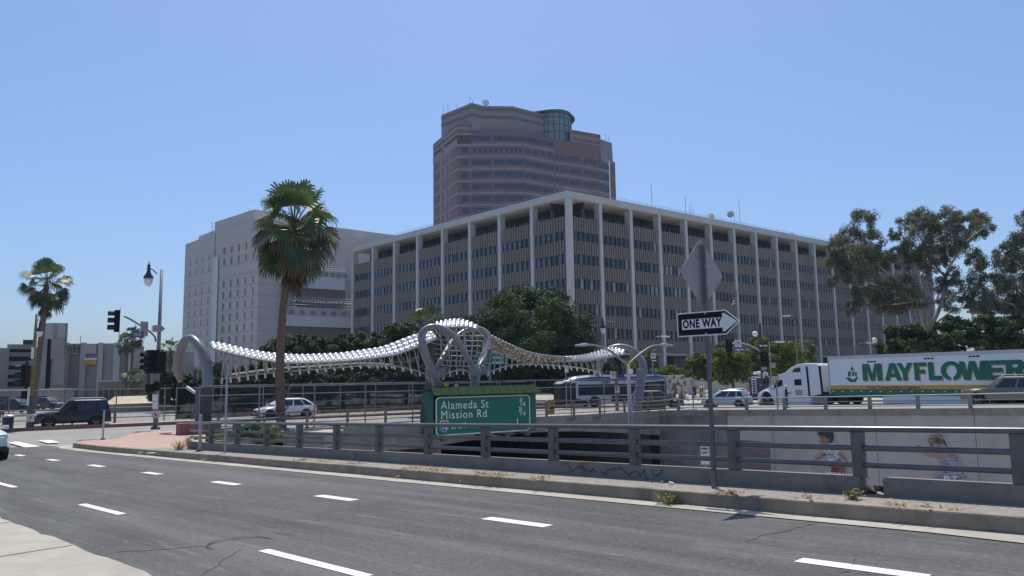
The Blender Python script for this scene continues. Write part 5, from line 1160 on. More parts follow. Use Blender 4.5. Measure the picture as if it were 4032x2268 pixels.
p = G(712, 1712, -.7); t = root('planter_block', 'low reddish brick block on the corner island beside the arch foot', 'planter', (p.x + .5, p.y, -.72), BRZ); m = MB(); m.bx(-.6, 1.4, -.4, .6, 0, .62); m.build('block', 'red_block', t, bevel=.03)
# ------------------------------------------------------------------ green freeway guide sign hung on the bridge
so_ = -1.15
pA, pB = PL(1715, 1640, BR(0, so_), BN), PL(2086, 1625, BR(0, so_), BN); W_ = (pB - pA).length
zt_ = PL(1900, 1559, BR(0, so_), BN).z; zb_ = PL(1900, 1706, BR(0, so_), BN).z; H_ = zt_ - zb_
t = root('freeway_sign', 'big green freeway guide sign with a ribbed hood hung on the bridge', 'road sign', (pA.x, pA.y, zb_), BRZ)
m = MB(); m.prism(rrect(0, W_, 0, H_, .26), 0, .04, 0, FRONT); m.build('border', 'white_sheet', t)
m = MB(); m.prism(rrect(.07, W_ - .07, .07, H_ - .07, .2), .041, .055, 0, FRONT); m.build('panel', 'sign_green', t)
m = MB()
for k in range(13):
    a = (W_ + .9) * k / 13 - .4; c = (W_ + .9) * (k + 1) / 13 - .43; q = .35
    m.add([(a, -.55, H_ + .12), (c, -.55, H_ + .12), (c + q, .45, H_ + .62), (a + q, .45, H_ + .62), (a, -.55, H_ + .08), (c, -.55, H_ + .08), (c + q, .45, H_ + .57), (a + q, .45, H_ + .57)], [(0, 1, 2, 3), (7, 6, 5, 4), (0, 4, 5, 1), (1, 5, 6, 2), (2, 6, 7, 3), (3, 7, 4, 0)])
m.build('hood', 'hood_green', t)
m = MB(); m.bx(W_ + .06, W_ + .55, .1, .6, -.05, H_ + .3); m.bx(-.5, -.08, .1, .6, -.05, H_ + .3); m.bx(-.5, W_ + .55, .62, .72, 0, H_ + .5); m.build('side_cover', 'hood_dark', t)
m = MB()
for k in range(5): x = .3 + k * W_ / 4.6; m.bx(x - .05, x + .05, -.3, 1.0, -.22, -.1); m.bx(x - .12, x + .25, -.5, -.25, -.28, -.08)
m.build('bracket', 'dark_post', t)
def st_(s, px, py, size, al='LEFT', **k):
    p = PL(px, py, BR(0, so_), BN); x = (p - pA).dot(BD); z = p.z - zb_; return text(s, size, 'white_sheet', t, T(x, -.058, z) @ FRONT, 'lettering', 0.0, k.pop('sx', .92), .004, al, **k)
st_('Alameda St', 1734, 1598, .70, sp=1.15); st_('Mission Rd', 1733, 1636, .70, sp=1.15); st_('EAST', 1775, 1679, .46, sp=1.2)
for s, x, y in (('1', 2041, 1576), ('4', 2056, 1592), ('3', 2038, 1613), ('4', 2056, 1629)): st_(s, x, y, .48)
for x, y in ((2047, 1584), (2046, 1621)): st_('/', x, y, .72)
st_('1', 2028, 1663, .66)
p = PL(1748, 1676, BR(0, so_), BN); x = (p - pA).dot(BD); z = p.z - zb_
sh = [(-.0, -.36), (-.2, -.24), (-.27, -.02), (-.24, .14), (-.27, .24), (-.2, .3), (-.1, .26), (0, .3), (.1, .26), (.2, .3), (.27, .24), (.24, .14), (.27, -.02), (.2, -.24)]
m = MB(); m.prism([(a * 1.1, c * 1.1) for a, c in sh], .056, .06, 0, T(x, 0, z) @ FRONT); m.build('shield_edge', 'white_sheet', t)
m = MB(); m.prism([(a, c) for a, c in sh if c < .15] , .061, .064, 0, T(x, 0, z) @ FRONT); m.build('shield', 'sign_blue', t)
m = MB(); m.prism([(-.24, .15), (-.26, .23), (-.19, .28), (-.1, .24), (0, .28), (.1, .24), (.19, .28), (.26, .23), (.24, .15)], .061, .064, 0, T(x, 0, z) @ FRONT); m.build('shield', 'sign_red', t)
text('10', .42, 'white_sheet', t, T(x, -.066, z - .1) @ FRONT, 'lettering', .01, .9)
# ------------------------------------------------------------------ the one way sign in the foreground
SP = UV(6.59, 11.11, .205)
t = root('one_way_sign', 'perforated sign post with a ONE WAY arrow and the grey back of a diamond sign', 'road sign', SP)
ZT = D(2786, 962, SP.y).z - SP.z
m = MB(); s = .0255
rzp = rotz(R_(50))
for sx, sy in ((-1, 0), (1, 0), (0, -1), (0, 1)): m.box((sx * s, sy * s, ZT / 2), (.004 if sx else .055, .004 if sy else .055, ZT), 0, rzp)
m.build('post', 'post_gray', t)
m = MB()
for k in range(int(ZT / .0254) - 2):
    z = .06 + k * .0254 * 1.0
    if k % 1 == 0:
        for X in (rzp, rzp @ rotz(R_(-90))): m.prism(disc(.0065, 6), .0276, .0288, 0, X @ T(0, 0, z) @ FRONT)
m.build('post_holes', 'hole', t)
m = MB(); m.box((0, 0, .13), (.075, .075, .26), 0, rzp); m.build('anchor_sleeve', 'post_gray', t)
zd0, zd1 = D(2786, 1212, SP.y).z - SP.z, D(2786, 942, SP.y).z - SP.z; zc_ = (zd0 + zd1) / 2; hd = (zd1 - zd0) / 2
X = T(0, 0, zc_) @ rotz(R_(40)) @ T(0, .055, 0) @ FRONT @ Matrix.Rotation(R_(45), 4, 'Z'); q = hd * .735
m = MB(); m.prism(rrect(-q, q, -q, q, .05), -.002, .002, 0, X); m.build('diamond_panel', 'signback', t)
m = MB()
for z in (.12, -.12): m.prism(disc(.012, 8), -.06, .0, 0, T(0, 0, zc_ + z) @ rotz(R_(40)) @ T(0, -.03, 0) @ FRONT)
m.build('bolt', 'chrome', t)
zs0, zs1 = D(2790, 1322, SP.y).z - SP.z, D(2790, 1226, SP.y).z - SP.z; hs = (zs1 - zs0); zc_ = (zs0 + zs1) / 2
dx = lambda px: ((D(px, 1275, SP.y) - SP).x)                            # photo column -> along the panel, which runs with the road
def along(px):                                                          # solve for s on the direction (.707,-.707)
    d = ray(px, 1275); k = d.x / d.y; return (k * SP.y - SP.x) / (Q2 + k * Q2)
x0, x1, xr = along(2673), along(2865), along(2921); X = T(0, 0, zc_) @ rotz(R_(-45)) @ T(0, -.05, 0) @ FRONT; h = hs / 2
m = MB(); m.prism([(x0 + .02, -h), (x1, -h), (xr, 0), (x1, h), (x0 + .02, h), (x0, h - .02), (x0, -h + .02)], -.002, .002, 0, X); m.build('arrow_panel', 'white_sheet', t)
e = .02; m = MB(); m.prism([(x0 + e, -h + e), (x1 - .006, -h + e), (xr - .03, 0), (x1 - .006, h - e), (x0 + e, h - e)], .0022, .003, 0, X); m.build('black_field', 'sign_black', t)
xs_, xh = along(2692), along(2852); b_ = h * .42
m = MB(); m.prism([(xs_, -b_), (xh - .0, -b_), (xh - .005, -h + .055), (xh + .035, -h + .05), (along(2910), 0), (xh + .035, h - .05), (xh - .005, h - .055), (xh, b_), (xs_, b_)], .0032, .004, 0, X); m.build('white_arrow', 'white_sheet', t)
text('ONE WAY', h * .92, 'sign_black', t, X @ T((along(2700) + along(2842)) / 2, -.0, .0042), 'lettering', .0085, (along(2842) - along(2700)) / (h * .92 * 4.75), .0006, sp=1.12)
m = MB()
for x, y in ((.01, h - .035), (.01, -h + .035)): m.prism(disc(.011, 8), .004, .012, 0, X @ T(x, y, 0))
m.build('bolt', 'chrome', t)
# thin posts along the kerb line
for px, yb, yt, lab, w_ in ((405, 1730, 1615, 'short square grey post on the corner island near its tip', .075), (786, 1776, 1633, 'square grey post on the kerb left of the railing end', .09)):
    p = G(px, yb, -.5)
    for _ in range(5): p = G(px, yb, hz(p.x, p.y) + .21)
    t = root('marker_post', lab, 'post', p); h = D(px, yt, p.y).z - p.z; m = MB(); m.box((0, 0, h / 2), (w_, w_, h), 0, None, .6); m.build('post', 'galv', t, bevel=.01); m = MB(); m.box((0, 0, .02), (.2, .2, .05), 0, None, .6); m.build('base_plate', 'dark_post', t)
p = UV(24.34, 11.1, .205); t = root('sign_back', 'grey rectangular sign seen from behind on a thin post by the railing', 'road sign', p); h = D(967, 1428, p.y).z - p.z
m = MB(); m.box((0, 0, h / 2), (.055, .055, h), 0, None, .6); m.build('post', 'galv', t)
m = MB(); z0, z1 = D(967, 1478, p.y).z - p.z, h; m.box((0, .05, (z0 + z1) / 2), (.26, .005, z1 - z0), 0, None, R_(45)); m.build('panel', 'signback', t)
# ------------------------------------------------------------------ lamps
def tubep(parent, base, spec, mt, name, n=7):
    S = smooth(spec, 4) if len(spec) > 2 else spec; m = MB(); m.tube([D(x, y, Y) - base for x, y, Y, r in S], [r for *_, r in S], n); return m.build(name, mt, parent, smooth=True)
Yl = 38.0; base = D(2488, 1700, Yl); base.z = -7.2
t = root('street_lamp', 'tall double armed grey street lamp standing in the freeway median', 'street lamp', base); z_ = D(2473, 1432, Yl).z + 7.2
m = MB(); m.tube([(0, 0, 0), (D(2473, 1432, Yl).x - base.x, 0, z_)], [.16, .085], 10); m.build('pole', 'pole_gray', t, smooth=True)
for a in ([(2472, 1438, Yl, .06), (2440, 1412, Yl - .3, .055), (2395, 1377, Yl - .8, .05), (2345, 1360, Yl - 1.2, .045), (2300, 1358, Yl - 1.5, .045)], [(2474, 1436, Yl, .06), (2510, 1402, Yl + .3, .055), (2560, 1367, Yl + .8, .05), (2605, 1358, Yl + 1.2, .045), (2622, 1357, Yl + 1.4, .045)]):
    tubep(t, base, a, 'pole_gray', 'arm')
for x0, x1, Y0, Y1 in ((2310, 2271, Yl - 1.4, Yl - 2), (2605, 2643, Yl + 1.3, Yl + 1.8)):
    m = MB(); p, q = D(x0, 1357, Y0) - base, D(x1, 1360, Y1) - base; m.beam(p, q, .26, .09); m.beam(p.lerp(q, .1), p.lerp(q, .5), .2, .15); m.build('lamp_head', 'galv', t, bevel=.02)
m = MB(); p = D(2482, 1462, Yl) - base; m.box(p, (.2, .25, .25)); m.build('camera_box', 'white_sheet', t)
def cobra(label, px, yb, yt, Y, hx, hy, group='cobra head street lamps', r=.1):
    base = D(px, yb, Y); base.z = -1; t = root('street_lamp', label, 'street lamp', base, 0, group); tp_ = D(px, yt, Y) - base
    m = MB(); m.tube([(0, 0, 0), (0, 0, tp_.z)], [r, r * .6], 7); m.build('pole', 'pole_gray', t)
    e = D(hx, hy, Y) - base; m = MB(); m.tube([(0, 0, tp_.z - .3), Vector((e.x * .45, 0, e.z * .97 + tp_.z * .03)), e], .05, 5); m.build('arm', 'pole_gray', t)
    m = MB(); m.beam(e, e + Vector((.9 if e.x > 0 else -.9, 0, -.03)), .3, .14); m.build('lamp_head', 'white_sheet', t, bevel=.03); return t
cobra('slim street lamp rising behind the truck cab with its head to the left', 3142, 1480, 1258, 92, 3112, 1243)
cobra('street lamp between the double armed lamp and the ONE WAY sign', 2574, 1520, 1345, 78, 2602, 1325)
cobra('street lamp with a box on its pole above the trailer front', 3375, 1480, 1360, 95, 3412, 1350)
cobra('low street lamp half hidden in the yellowish street tree', 3036, 1500, 1360, 84, 3055, 1346, r=.07)
def lantern(parent, p, s, glass='globe'):
    """hanging acorn lantern, p is the hook point"""
    m = MB(); m.lathe([(.02 * s, .75 * s), (.05 * s, .5 * s), (.16 * s, .3 * s), (.12 * s, .1 * s), (.17 * s, 0), (.15 * s, -.15 * s), (.22 * s, -.45 * s), (.42 * s, -.75 * s), (.46 * s, -.9 * s), (.40 * s, -.95 * s)], 14, 0, T(p)); m.build('lantern_cap', 'lamp_metal', parent, smooth=True)
    m = MB(); m.lathe([(.39 * s, -.95 * s), (.40 * s, -1.15 * s), (.33 * s, -1.45 * s), (.18 * s, -1.65 * s), (.03 * s, -1.7 * s)], 14, 0, T(p)); m.build('lantern_glass', glass, parent, smooth=True)
def globe_lamp(label, gx, gy, r, px, yt, Y):
    base = D(px, 1540, Y); base.z = -1; t = root('street_lamp', label, 'street lamp', base, 0, 'globe street lamps'); g = D(gx, gy, Y) - base; top = D(px, yt, Y) - base
    m = MB(); m.tube([(0, 0, 0), (0, 0, top.z)], [.12, .07], 7); m.build('pole', 'lamp_metal', t)
    rr = r * Y / F; m = MB(); m.lathe([(.02, -rr)] + [(rr * math.cos(a), rr * math.sin(a)) for a in [R_(-75 + 15 * k) for k in range(11)]] + [(.02, rr)], 14, 0, T(g)); m.build('globe', 'globe', t, smooth=True)
    m = MB(); m.tube([(0, 0, g.z + rr * 1.7), g + Vector((0, 0, rr * 1.7)), g + Vector((0, 0, rr * .8))], .045, 5); m.lathe([(rr * .6, rr * .75), (rr * .35, rr * 1.15), (.05, rr * 1.5)], 10, 0, T(g)); m.build('arm', 'lamp_metal', t)
globe_lamp('white globe lamp beside the mast arm signal above the white sedan', 2973, 1314, 11, 3009, 1272, 84); globe_lamp('white globe lamp near the left end of the dark trees behind the trailer', 3444, 1339, 10, 3475, 1318, 96)
base = D(2384, 1540, 90); base.z = -1; t = root('street_lamp', 'hanging acorn lantern lamp in front of the second white column right of the ficus', 'street lamp', base); m = MB(); hh = D(2384, 1262, 90).z + 1; m.tube([(0, 0, 0), (0, 0, hh)], [.13, .08], 7); p = D(2372, 1262, 90) - base; m.tube([(0, 0, hh - .1), p], .05, 5); e = D(2425, 1268, 90) - base; m.tube([(0, 0, hh - .1), Vector((e.x * .5, 0, e.z + .1)), e], .05, 5); m.build('pole', 'pole_gray', t); lantern(t, p - Vector((0, 0, .1)), .85)
# ------------------------------------------------------------------ signals
def signal_head(parent, p, rz, s=1.0, name='signal_head', n=3):
    X = T(p) @ rotz(rz); m = MB(); m.bx(-.19 * s, .19 * s, -.12 * s, .12 * s, -.55 * s, .55 * s, 0, X); m.bx(-.33 * s, .33 * s, .12 * s, .14 * s, -.68 * s, .68 * s, 0, X); o = m.build(name, 'sign_black', parent, bevel=.02)
    v = MB()
    for k in range(n):
        z = (.36 - .36 * k) * s
        arc = [( .165 * s * math.cos(R_(a)), .165 * s * math.sin(R_(a))) for a in range(-30, 211, 20)]; arc2 = [(x * .9, y * .9) for x, y in arc][::-1]
        v.prism(arc + arc2, .12 * s, .42 * s, 0, X @ T(0, 0, z) @ FRONT)
    v.build('visor', 'black', o).matrix_parent_inverse = Matrix(); return o
def sign_plate(parent, p, rz, w, h, mt, name='sign_plate', th=.006):
    m = MB(); m.prism(rrect(-w / 2, w / 2, -h / 2, h / 2, min(w, h) * .08, 3), -th / 2, th / 2, 0, T(p) @ rotz(rz) @ FRONT); return m.build(name, mt, parent)
def no_sign(parent, p, rz, w, h, kind='u', ring_m='sign_red', dark='sign_black'):
    X = T(p) @ rotz(rz) @ FRONT; m = MB(); m.prism(rrect(-w / 2, w / 2, -h / 2, h / 2, w * .08, 3), -.003, .003, 0, X); o = m.build('sign_plate', 'white_sheet', parent); r = w * .42; c = h / 2 - w / 2 if h > w else 0
    X2 = X @ T(0, c, 0); m = MB(); s = r
    if kind == 'u': m.prism([(-.5 * s, -.5 * s), (-.5 * s, .1 * s), (-.25 * s, .42 * s), (.1 * s, .5 * s), (.45 * s, .3 * s), (.5 * s, 0), (.5 * s, -.5 * s), (.28 * s, -.5 * s), (.28 * s, 0), (.1 * s, .24 * s), (-.15 * s, .18 * s), (-.28 * s, -.1 * s), (-.28 * s, -.5 * s)], .004, .007, 0, X2)
    elif kind == 'r': m.prism([(-.3 * s, -.6 * s), (-.05 * s, -.6 * s), (-.05 * s, -.05 * s), (.1 * s, .08 * s), (.1 * s, -.12 * s), (.6 * s, .22 * s), (.1 * s, .55 * s), (.1 * s, .32 * s), (-.3 * s, .05 * s)], .004, .007, 0, X2)
    else: m.prism([(-.1 * s, .5 * s), (.08 * s, .5 * s), (.1 * s, .2 * s), (.4 * s, -.05 * s), (.3 * s, -.15 * s), (.08 * s, .02 * s), (.3 * s, -.6 * s), (.12 * s, -.6 * s), (-.02 * s, -.15 * s), (-.25 * s, -.6 * s), (-.42 * s, -.55 * s), (-.12 * s, .05 * s), (-.35 * s, .0 * s), (-.35 * s, .12 * s)], .004, .007, 0, X2)
    m.build('symbol', dark, o); m = MB(); m.prism(ring(r * .84, r), .008, .011, 0, X2); m.prism([(-.7 * r, .6 * r), (-.6 * r, .7 * r), (.7 * r, -.6 * r), (.6 * r, -.7 * r)], .0115, .0125, 0, X2); m.build('prohibition_ring', ring_m, o); return o
Yp = 43.7; base = G(612, 1691, -.70)
t = root('traffic_signal', 'traffic signal pole with lantern on top and mast arm on the corner island', 'traffic signal', base)
m = MB(); top = D(618, 1062, base.y) - base; m.tube([(0, 0, 0), (0, 0, top.z)], [.15, .085], 8); m.build('pole', 'pole_gray', t, smooth=True); m = MB(); m.lathe([(.27, 0), (.27, .12), (.2, .18)], 8); m.build('base', 'dark_post', t)
def q_(x, y, dY=0): return D(x, y, base.y + dY) - base
m = MB(); m.tube([q_(617, 1078), q_(604, 1064), q_(588, 1056)], .035, 6); m.build('lantern_arm', 'lamp_metal', t); lantern(t, q_(586, 1058), .62)
m = MB(); m.tube(smooth([tuple(q_(613, 1345)), tuple(q_(607, 1322)), tuple(q_(570, 1292, -.5)), tuple(q_(515, 1258, -1)), tuple(q_(490, 1246, -1.3))]), .055, 7); m.build('mast_arm', 'pole_gray', t, smooth=True)
signal_head(t, q_(460, 1264, -1.4), R_(-62), 1.12); signal_head(t, q_(582, 1424, -.5), R_(-25), 1.0); signal_head(t, q_(604, 1424, -.2), R_(-25), 1.0)
m = MB(); p = q_(634, 1427, -.1); m.box(p, (.55, .3, 1.25), 0, None, R_(20)); m.build('signal_head', 'sign_black', t, bevel=.03)
sign_plate(t, q_(542, 1317, -.8), R_(8), .62, .36, 'sign_blue'); sign_plate(t, q_(542, 1317, -.815), R_(8), .46, .20, 'sign_back' if 'sign_back' in M else 'signback')
m = MB(); m.tube([q_(533, 1275, -.8), q_(533, 1304, -.8)], .012, 4); m.tube([q_(556, 1287, -.8), q_(556, 1304, -.8)], .012, 4); m.build('hanger', 'galv', t)
sign_plate(t, q_(568, 1295, -.6), R_(62), .5, .85, 'signback')
X = T(q_(626, 1294, -.15)) @ rotz(R_(30)) @ FRONT; m = MB(); m.prism([(-.3, -.2), (.12, -.2), (.34, 0), (.12, .2), (-.3, .2)], -.004, .004, 0, X); m.build('sign_plate', 'signback', t)
sign_plate(t, q_(607, 1294, -.2), R_(0), .3, .36, 'white_sheet')
m = MB(); m.box(q_(590, 1528, -.3), (.42, .3, .46)); m.box(q_(618, 1522, -.1), (.3, .3, .5)); m.build('walk_signal', 'sign_black', t, bevel=.02)
sign_plate(t, q_(611, 1563, -.22), R_(5), .31, .48, 'white_sheet'); sign_plate(t, q_(611, 1550, -.235), R_(5), .27, .09, 'sign_red'); sign_plate(t, q_(611, 1596, -.22), R_(5), .31, .42, 'white_sheet')
no_sign(t, q_(613, 1632, -.22), R_(5), .46, .42, 'p')
base = G(118, 1688, -.85); t = root('lamp_post', 'olive painted lamp post plastered with signs and stickers at far left', 'street lamp', base); m = MB(); top = D(146, 1236, base.y) - base; lean = Vector((top.x * .0, 0, 0))
m.tube([(0, 0, 0), Vector((D(121, 1560, base.y).x - base.x, 0, D(121, 1560, base.y).z - base.z))], [.24, .17], 8); m.build('shaft', 'dark_post', t)
m = MB(); m.tube([q_(121, 1560), q_(132, 1420), q_(145, 1236)], [.155, .13, .08], 8); m.build('pole', 'pole_olive', t, smooth=True); m = MB(); m.tube([q_(144, 1268), q_(152, 1258), q_(159, 1262)], .03, 5); m.build('lantern_arm', 'lamp_metal', t); lantern(t, q_(158, 1278), .48)
sign_plate(t, q_(128, 1390, -.3), 0, .18, .75, 'white_sheet'); sign_plate(t, q_(122, 1430, -.3), 0, .34, .34, 'signback'); no_sign(t, q_(120, 1645, -.4), R_(4), .48, .5, 'r'); m = MB(); m.box(q_(112, 1560, -.2), (.1, .1, 1.2)); m.build('conduit', 'white_sheet', t); m = MB(); m.box(q_(98, 1555, -.2), (.32, .3, .5)); m.build('walk_signal', 'sign_black', t)
signal_head(t, q_(97, 1478, -.3), R_(-75), 1.3)
# mast arm signal across the freeway
base = D(3008, 1600, 80); base.z = -.95; t = root('traffic_signal', 'mast arm traffic signal with blue street name sign across the freeway', 'traffic signal', base); m = MB(); top = D(3008, 1275, base.y) - base; m.tube([(0, 0, 0), (0, 0, top.z)], [.19, .09], 8); m.build('pole', 'lamp_metal', t)
m = MB(); m.tube([q_(3006, 1396), q_(2985, 1376, -.4), q_(2950, 1358, -.8), q_(2918, 1351, -1.2), q_(2880, 1351, -1.6)], .06, 7); m.build('mast_arm', 'galv', t, smooth=True)
signal_head(t, q_(2872, 1362, -1.9), R_(8), 1.0); signal_head(t, q_(3011, 1414, -.6), R_(8), 1.15); m = MB(); m.box(q_(3018, 1500, -.5), (.5, .4, .6)); m.build('walk_signal', 'sign_black', t)
no_sign(t, q_(2906, 1352, -1.6), R_(3), .66, .7, 'u'); sign_plate(t, q_(2911, 1376, -1.6), R_(3), 1.0, .36, 'sign_blue'); text('Aliso St', .3, 'white_sheet', t, T(q_(2911, 1376.5, -1.62)) @ rotz(R_(3)) @ FRONT, 'lettering', .008, .92)
no_sign(t, q_(3014, 1480, -.4), R_(3), .6, .64, 'r')
X = T(q_(3006, 1361, -.4)) @ FRONT; m = MB(); m.prism([(-.5, 0), (-.28, -.17), (.48, -.17), (.48, .17), (-.28, .17)], -.003, .003, 0, X); m.build('arrow_panel', 'sign_black', t); m = MB(); m.prism([(-.46, 0), (-.27, -.12), (-.27, -.08), (.42, -.08), (.42, .08), (-.27, .08), (-.27, .12)], .004, .006, 0, X); m.build('white_arrow', 'white_sheet', t); text('ONE WAY', .15, 'sign_black', t, X @ T(.08, 0, .007), 'lettering', .003, .9, .001)
m = MB(); m.box(q_(3008, 1440, -.25), (.5, .2, .9)); m.build('pole_wrap', 'signback', t)
# small street signs
def post_sign(label, px, yb, Y, parts, r=.04, name='street_sign', mt='galv', z=-.95, yt=None):
    base = D(px, yb, Y); base.z = z; t = root(name, label, 'road sign', base); yt = yt or min(p[2] for p in parts); top = D(px, yt, Y).z - z
    m = MB(); m.tube([(0, 0, 0), (0, 0, top)], r, 6); m.build('post', mt, t)
    for k, x, y, w, h in parts:
        p = D(x, y, Y - .12) - base
        if k in 'urp': no_sign(t, p, 0, w, h, k)
        elif k == 'ow':
            X = T(p) @ FRONT; m = MB(); m.prism([(-w / 2, 0), (-w * .28, -h / 2), (w / 2, -h / 2), (w / 2, h / 2), (-w * .28, h / 2)], -.003, .003, 0, X); m.build('arrow_panel', 'sign_black', t); m = MB(); m.prism([(-w * .45, 0), (-w * .27, -h * .35), (-w * .27, -h * .24), (w * .44, -h * .24), (w * .44, h * .24), (-w * .27, h * .24), (-w * .27, h * .35)], .004, .006, 0, X); m.build('white_arrow', 'white_sheet', t)
        elif k == 'd': m = MB(); m.prism([(0, -w * .7), (w * .7, 0), (0, w * .7), (-w * .7, 0)], -.003, .003, 0, T(p) @ FRONT); m.build('diamond_plate', 'sign_yellow', t)
        elif k == 'k':
            sign_plate(t, p, 0, w, h, 'white_sheet'); m = MB(); s = w; X = T(p) @ FRONT; m.prism([(.1 * s, -.5 * s), (.22 * s, -.3 * s), (.05 * s, 0), (.12 * s, .22 * s), (.02 * s, .22 * s), (.22 * s, .55 * s), (.4 * s, .22 * s), (.3 * s, .22 * s), (.22 * s, 0), (.36 * s, -.3 * s), (.2 * s, -.6 * s)], .004, .006, 0, X); m.prism(rrect(-.4 * s, -.05 * s, .0, .4 * s, .1 * s), .004, .006, 0, X); m.build('symbol', 'sign_black', t)
        else: sign_plate(t, p, 0, w, h, {'w': 'white_sheet', 'g': 'signback', 'b': 'sign_blue'}[k])
    return t
post_sign('no turn sign above small plate between double lamp and lime tree', 2572, 1530, 78, [('u', 2572, 1401, .5, .55), ('ow', 2576, 1420, .52, .24), ('g', 2582, 1460, .2, .6), ('b', 2568, 1476, .4, .15)], .06)
post_sign('no right turn sign on a stout brown pole before the bus rear', 2430, 1612, 60, [('r', 2414, 1476, .46, .54), ('b', 2445, 1478, .5, .2), ('p', 2431, 1535, .34, .5)], .15, 'street_sign', 'rail_brown', yt=1462)
post_sign('small no turn sign on a thin post above the bus front', 2231, 1600, 70, [('r', 2231, 1448, .34, .4), ('w', 2231, 1462, .34, .2)])
post_sign('keep right arrow sign above a yellow diamond marker', 2764, 1572, 90, [('k', 2763, 1516, .5, .66), ('d', 2765, 1549, .4, .4), ('g', 2762, 1496, .36, .4)])
post_sign('two grey sign backs on a thin dark post left of the keep right sign', 2731, 1612, 62, [('g', 2722, 1506, .18, .48), ('g', 2731, 1506, .18, .48)], .04, 'street_sign', 'dark_post', yt=1494)
post_sign('small white sign back by the planter wall under the full lime tree', 2867, 1545, 100, [('g', 2867, 1503, .45, .5)]); post_sign('grey sign back on a thin pole behind the mast arm pole', 3040, 1560, 84, [('g', 3042, 1438, .65, .55)], .06, yt=1345)
post_sign('white plates on a thin post beside the news van', 2948, 1560, 88, [('g', 2944, 1528, .14, .8), ('g', 2951, 1528, .14, .8)], .03)
post_sign('yellow star shaped sign behind the fence at the crossing arches', 1757, 1600, 64, [('d', 1757, 1515, .36, .36)]); post_sign('white notice plate behind the fence between the arch feet', 1797, 1600, 64, [('w', 1797, 1523, .28, .42)])
post_sign('tall thin post in front of the truck cab door', 3063, 1614, 52, [('g', 3063, 1488, .1, .55)], .05, 'street_sign', 'pole_gray', z=-.75)
base = D(1930, 1540, 75); base.z = -1; t = root('guide_sign', 'green street guide sign behind the right half of the canopy', 'road sign', base); m = MB(); m.tube([(0, 0, 0), (0, 0, D(1930, 1390, 75).z + 1)], .13, 8); m.build('pole', 'pole_gray', t)
for x0, x1 in ((1872, 1934), (1936, 2000)): p0, p1 = D(x0, 1433, 74.7) - base, D(x1, 1388, 74.7) - base; m = MB(); m.bx(p0.x, p1.x, p0.y - .03, p0.y + .03, p0.z, p1.z); m.build('panel', 'sign_green', t); m = MB(); m.bx(p0.x, p1.x, p0.y - .05, p0.y - .03, p0.z, p0.z + .05); m.bx(p0.x, p1.x, p0.y - .05, p0.y - .03, p1.z - .05, p1.z); m.build('border', 'white_sheet', t)
for s, x, y, z in (('STATION', 1960, 1409, .3), ('Alameda ST', 1960, 1426, .27)): text(s, z, 'white_sheet', t, T(D(x, y, 74.6) - base) @ FRONT, 'lettering', .006, .9)
p = PL(2776, 1792, WA(0, 0, -1.4), VD); zg = PL(2776, 1831, WA(0, 0, -1.4), VD).z; t = root('speed_limit_sign', 'white speed limit sign on a wooden post down beside the freeway wall', 'road sign', (p.x, p.y, -7.2)); zc_ = p.z + 7.2; m = MB(); m.box((0, .08, zc_ / 2), (.12, .1, zc_ + .3)); m.build('post', 'pole_yellow', t)
w_ = (PL(2795, 1792, WA(0, 0, -1.4), VD) - PL(2755, 1792, WA(0, 0, -1.4), VD)).length * .86; h_ = w_ * 1.95; rz_ = R_(-38); sign_plate(t, (0, 0, zc_), rz_, w_, h_, 'white_sheet'); X = T(0, 0, zc_) @ rotz(rz_) @ FRONT
m = MB(); m.prism(rrect(-w_ * .46, w_ * .46, -h_ * .475, h_ * .475, .05), .004, .0045, 0, X); m.build('border', 'sign_black', t); m = MB(); m.prism(rrect(-w_ * .43, w_ * .43, -h_ * .455, h_ * .455, .04), .0055, .006, 0, X); m.build('face', 'white_sheet', t)
text('SPEED', w_ * .27, 'sign_black', t, X @ T(0, h_ * .32, .008), 'lettering', .01, 1, .001); text('LIMIT', w_ * .27, 'sign_black', t, X @ T(0, h_ * .12, .008), 'lettering', .01, 1, .001); text('50', w_ * .55, 'sign_black', t, X @ T(0, -h_ * .2, .008), 'lettering', .02, 1, .001)
# bollards and plaza bits
proto = None
for i, (x, s, lab) in enumerate(((2633, 1, ''), (2658, 1, ''), (2672, 1, ''), (2706, 1, ''), (2729, 1, ''), (2750, 1, ''), (2775, 1, ''), (2835, 1, ''), (2856, 1, ''))):
    p = D(x, 1571, 92); p.z = -.85
    if proto is None:
        proto = root('bollard', 'tall pale concrete bollard along the office plaza edge', 'bollard', p, 0, 'tall pale bollards along the plaza'); m = MB(); m.lathe([(.17, 0), (.17, .78), (.13, .84), (.17, .88), (.15, 1.0), (.05, 1.06)], 10); m.build('shaft', 'bollard', proto, smooth=True)
    else: c = copy_tree(proto); c.location = p
proto = None
for x in (2668, 2708, 2749, 2787, 2825):
    p = D(x, 1578, 86); p.z = -.9
    if proto is None:
        proto = root('bollard', 'short round topped bollard in front of the tall pale bollards', 'bollard', p, 0, 'short round bollards at the kerb'); m = MB(); m.lathe([(.14, 0), (.14, .38), (.1, .42), (.17, .5), (.2, .6), (.16, .72), (.04, .78)], 10); m.build('shaft', 'white_sheet', proto, smooth=True)
    else: c = copy_tree(proto); c.location = p
for x, lab in ((2690, 'white peaked concrete block between bollards left of the keep right sign'), (2792, 'white peaked concrete block right of the yellow diamond marker')):
    p = D(x, 1571, 93); p.z = -.85; t = root('concrete_block', lab, 'barrier', p); m = MB(); m.box((0, 0, .4), (.85, .85, .8)); m.lathe([(.6, .8), (.05, 1.2)], 4, 0, rotz(R_(45))); m.build('block', 'bollard', t)
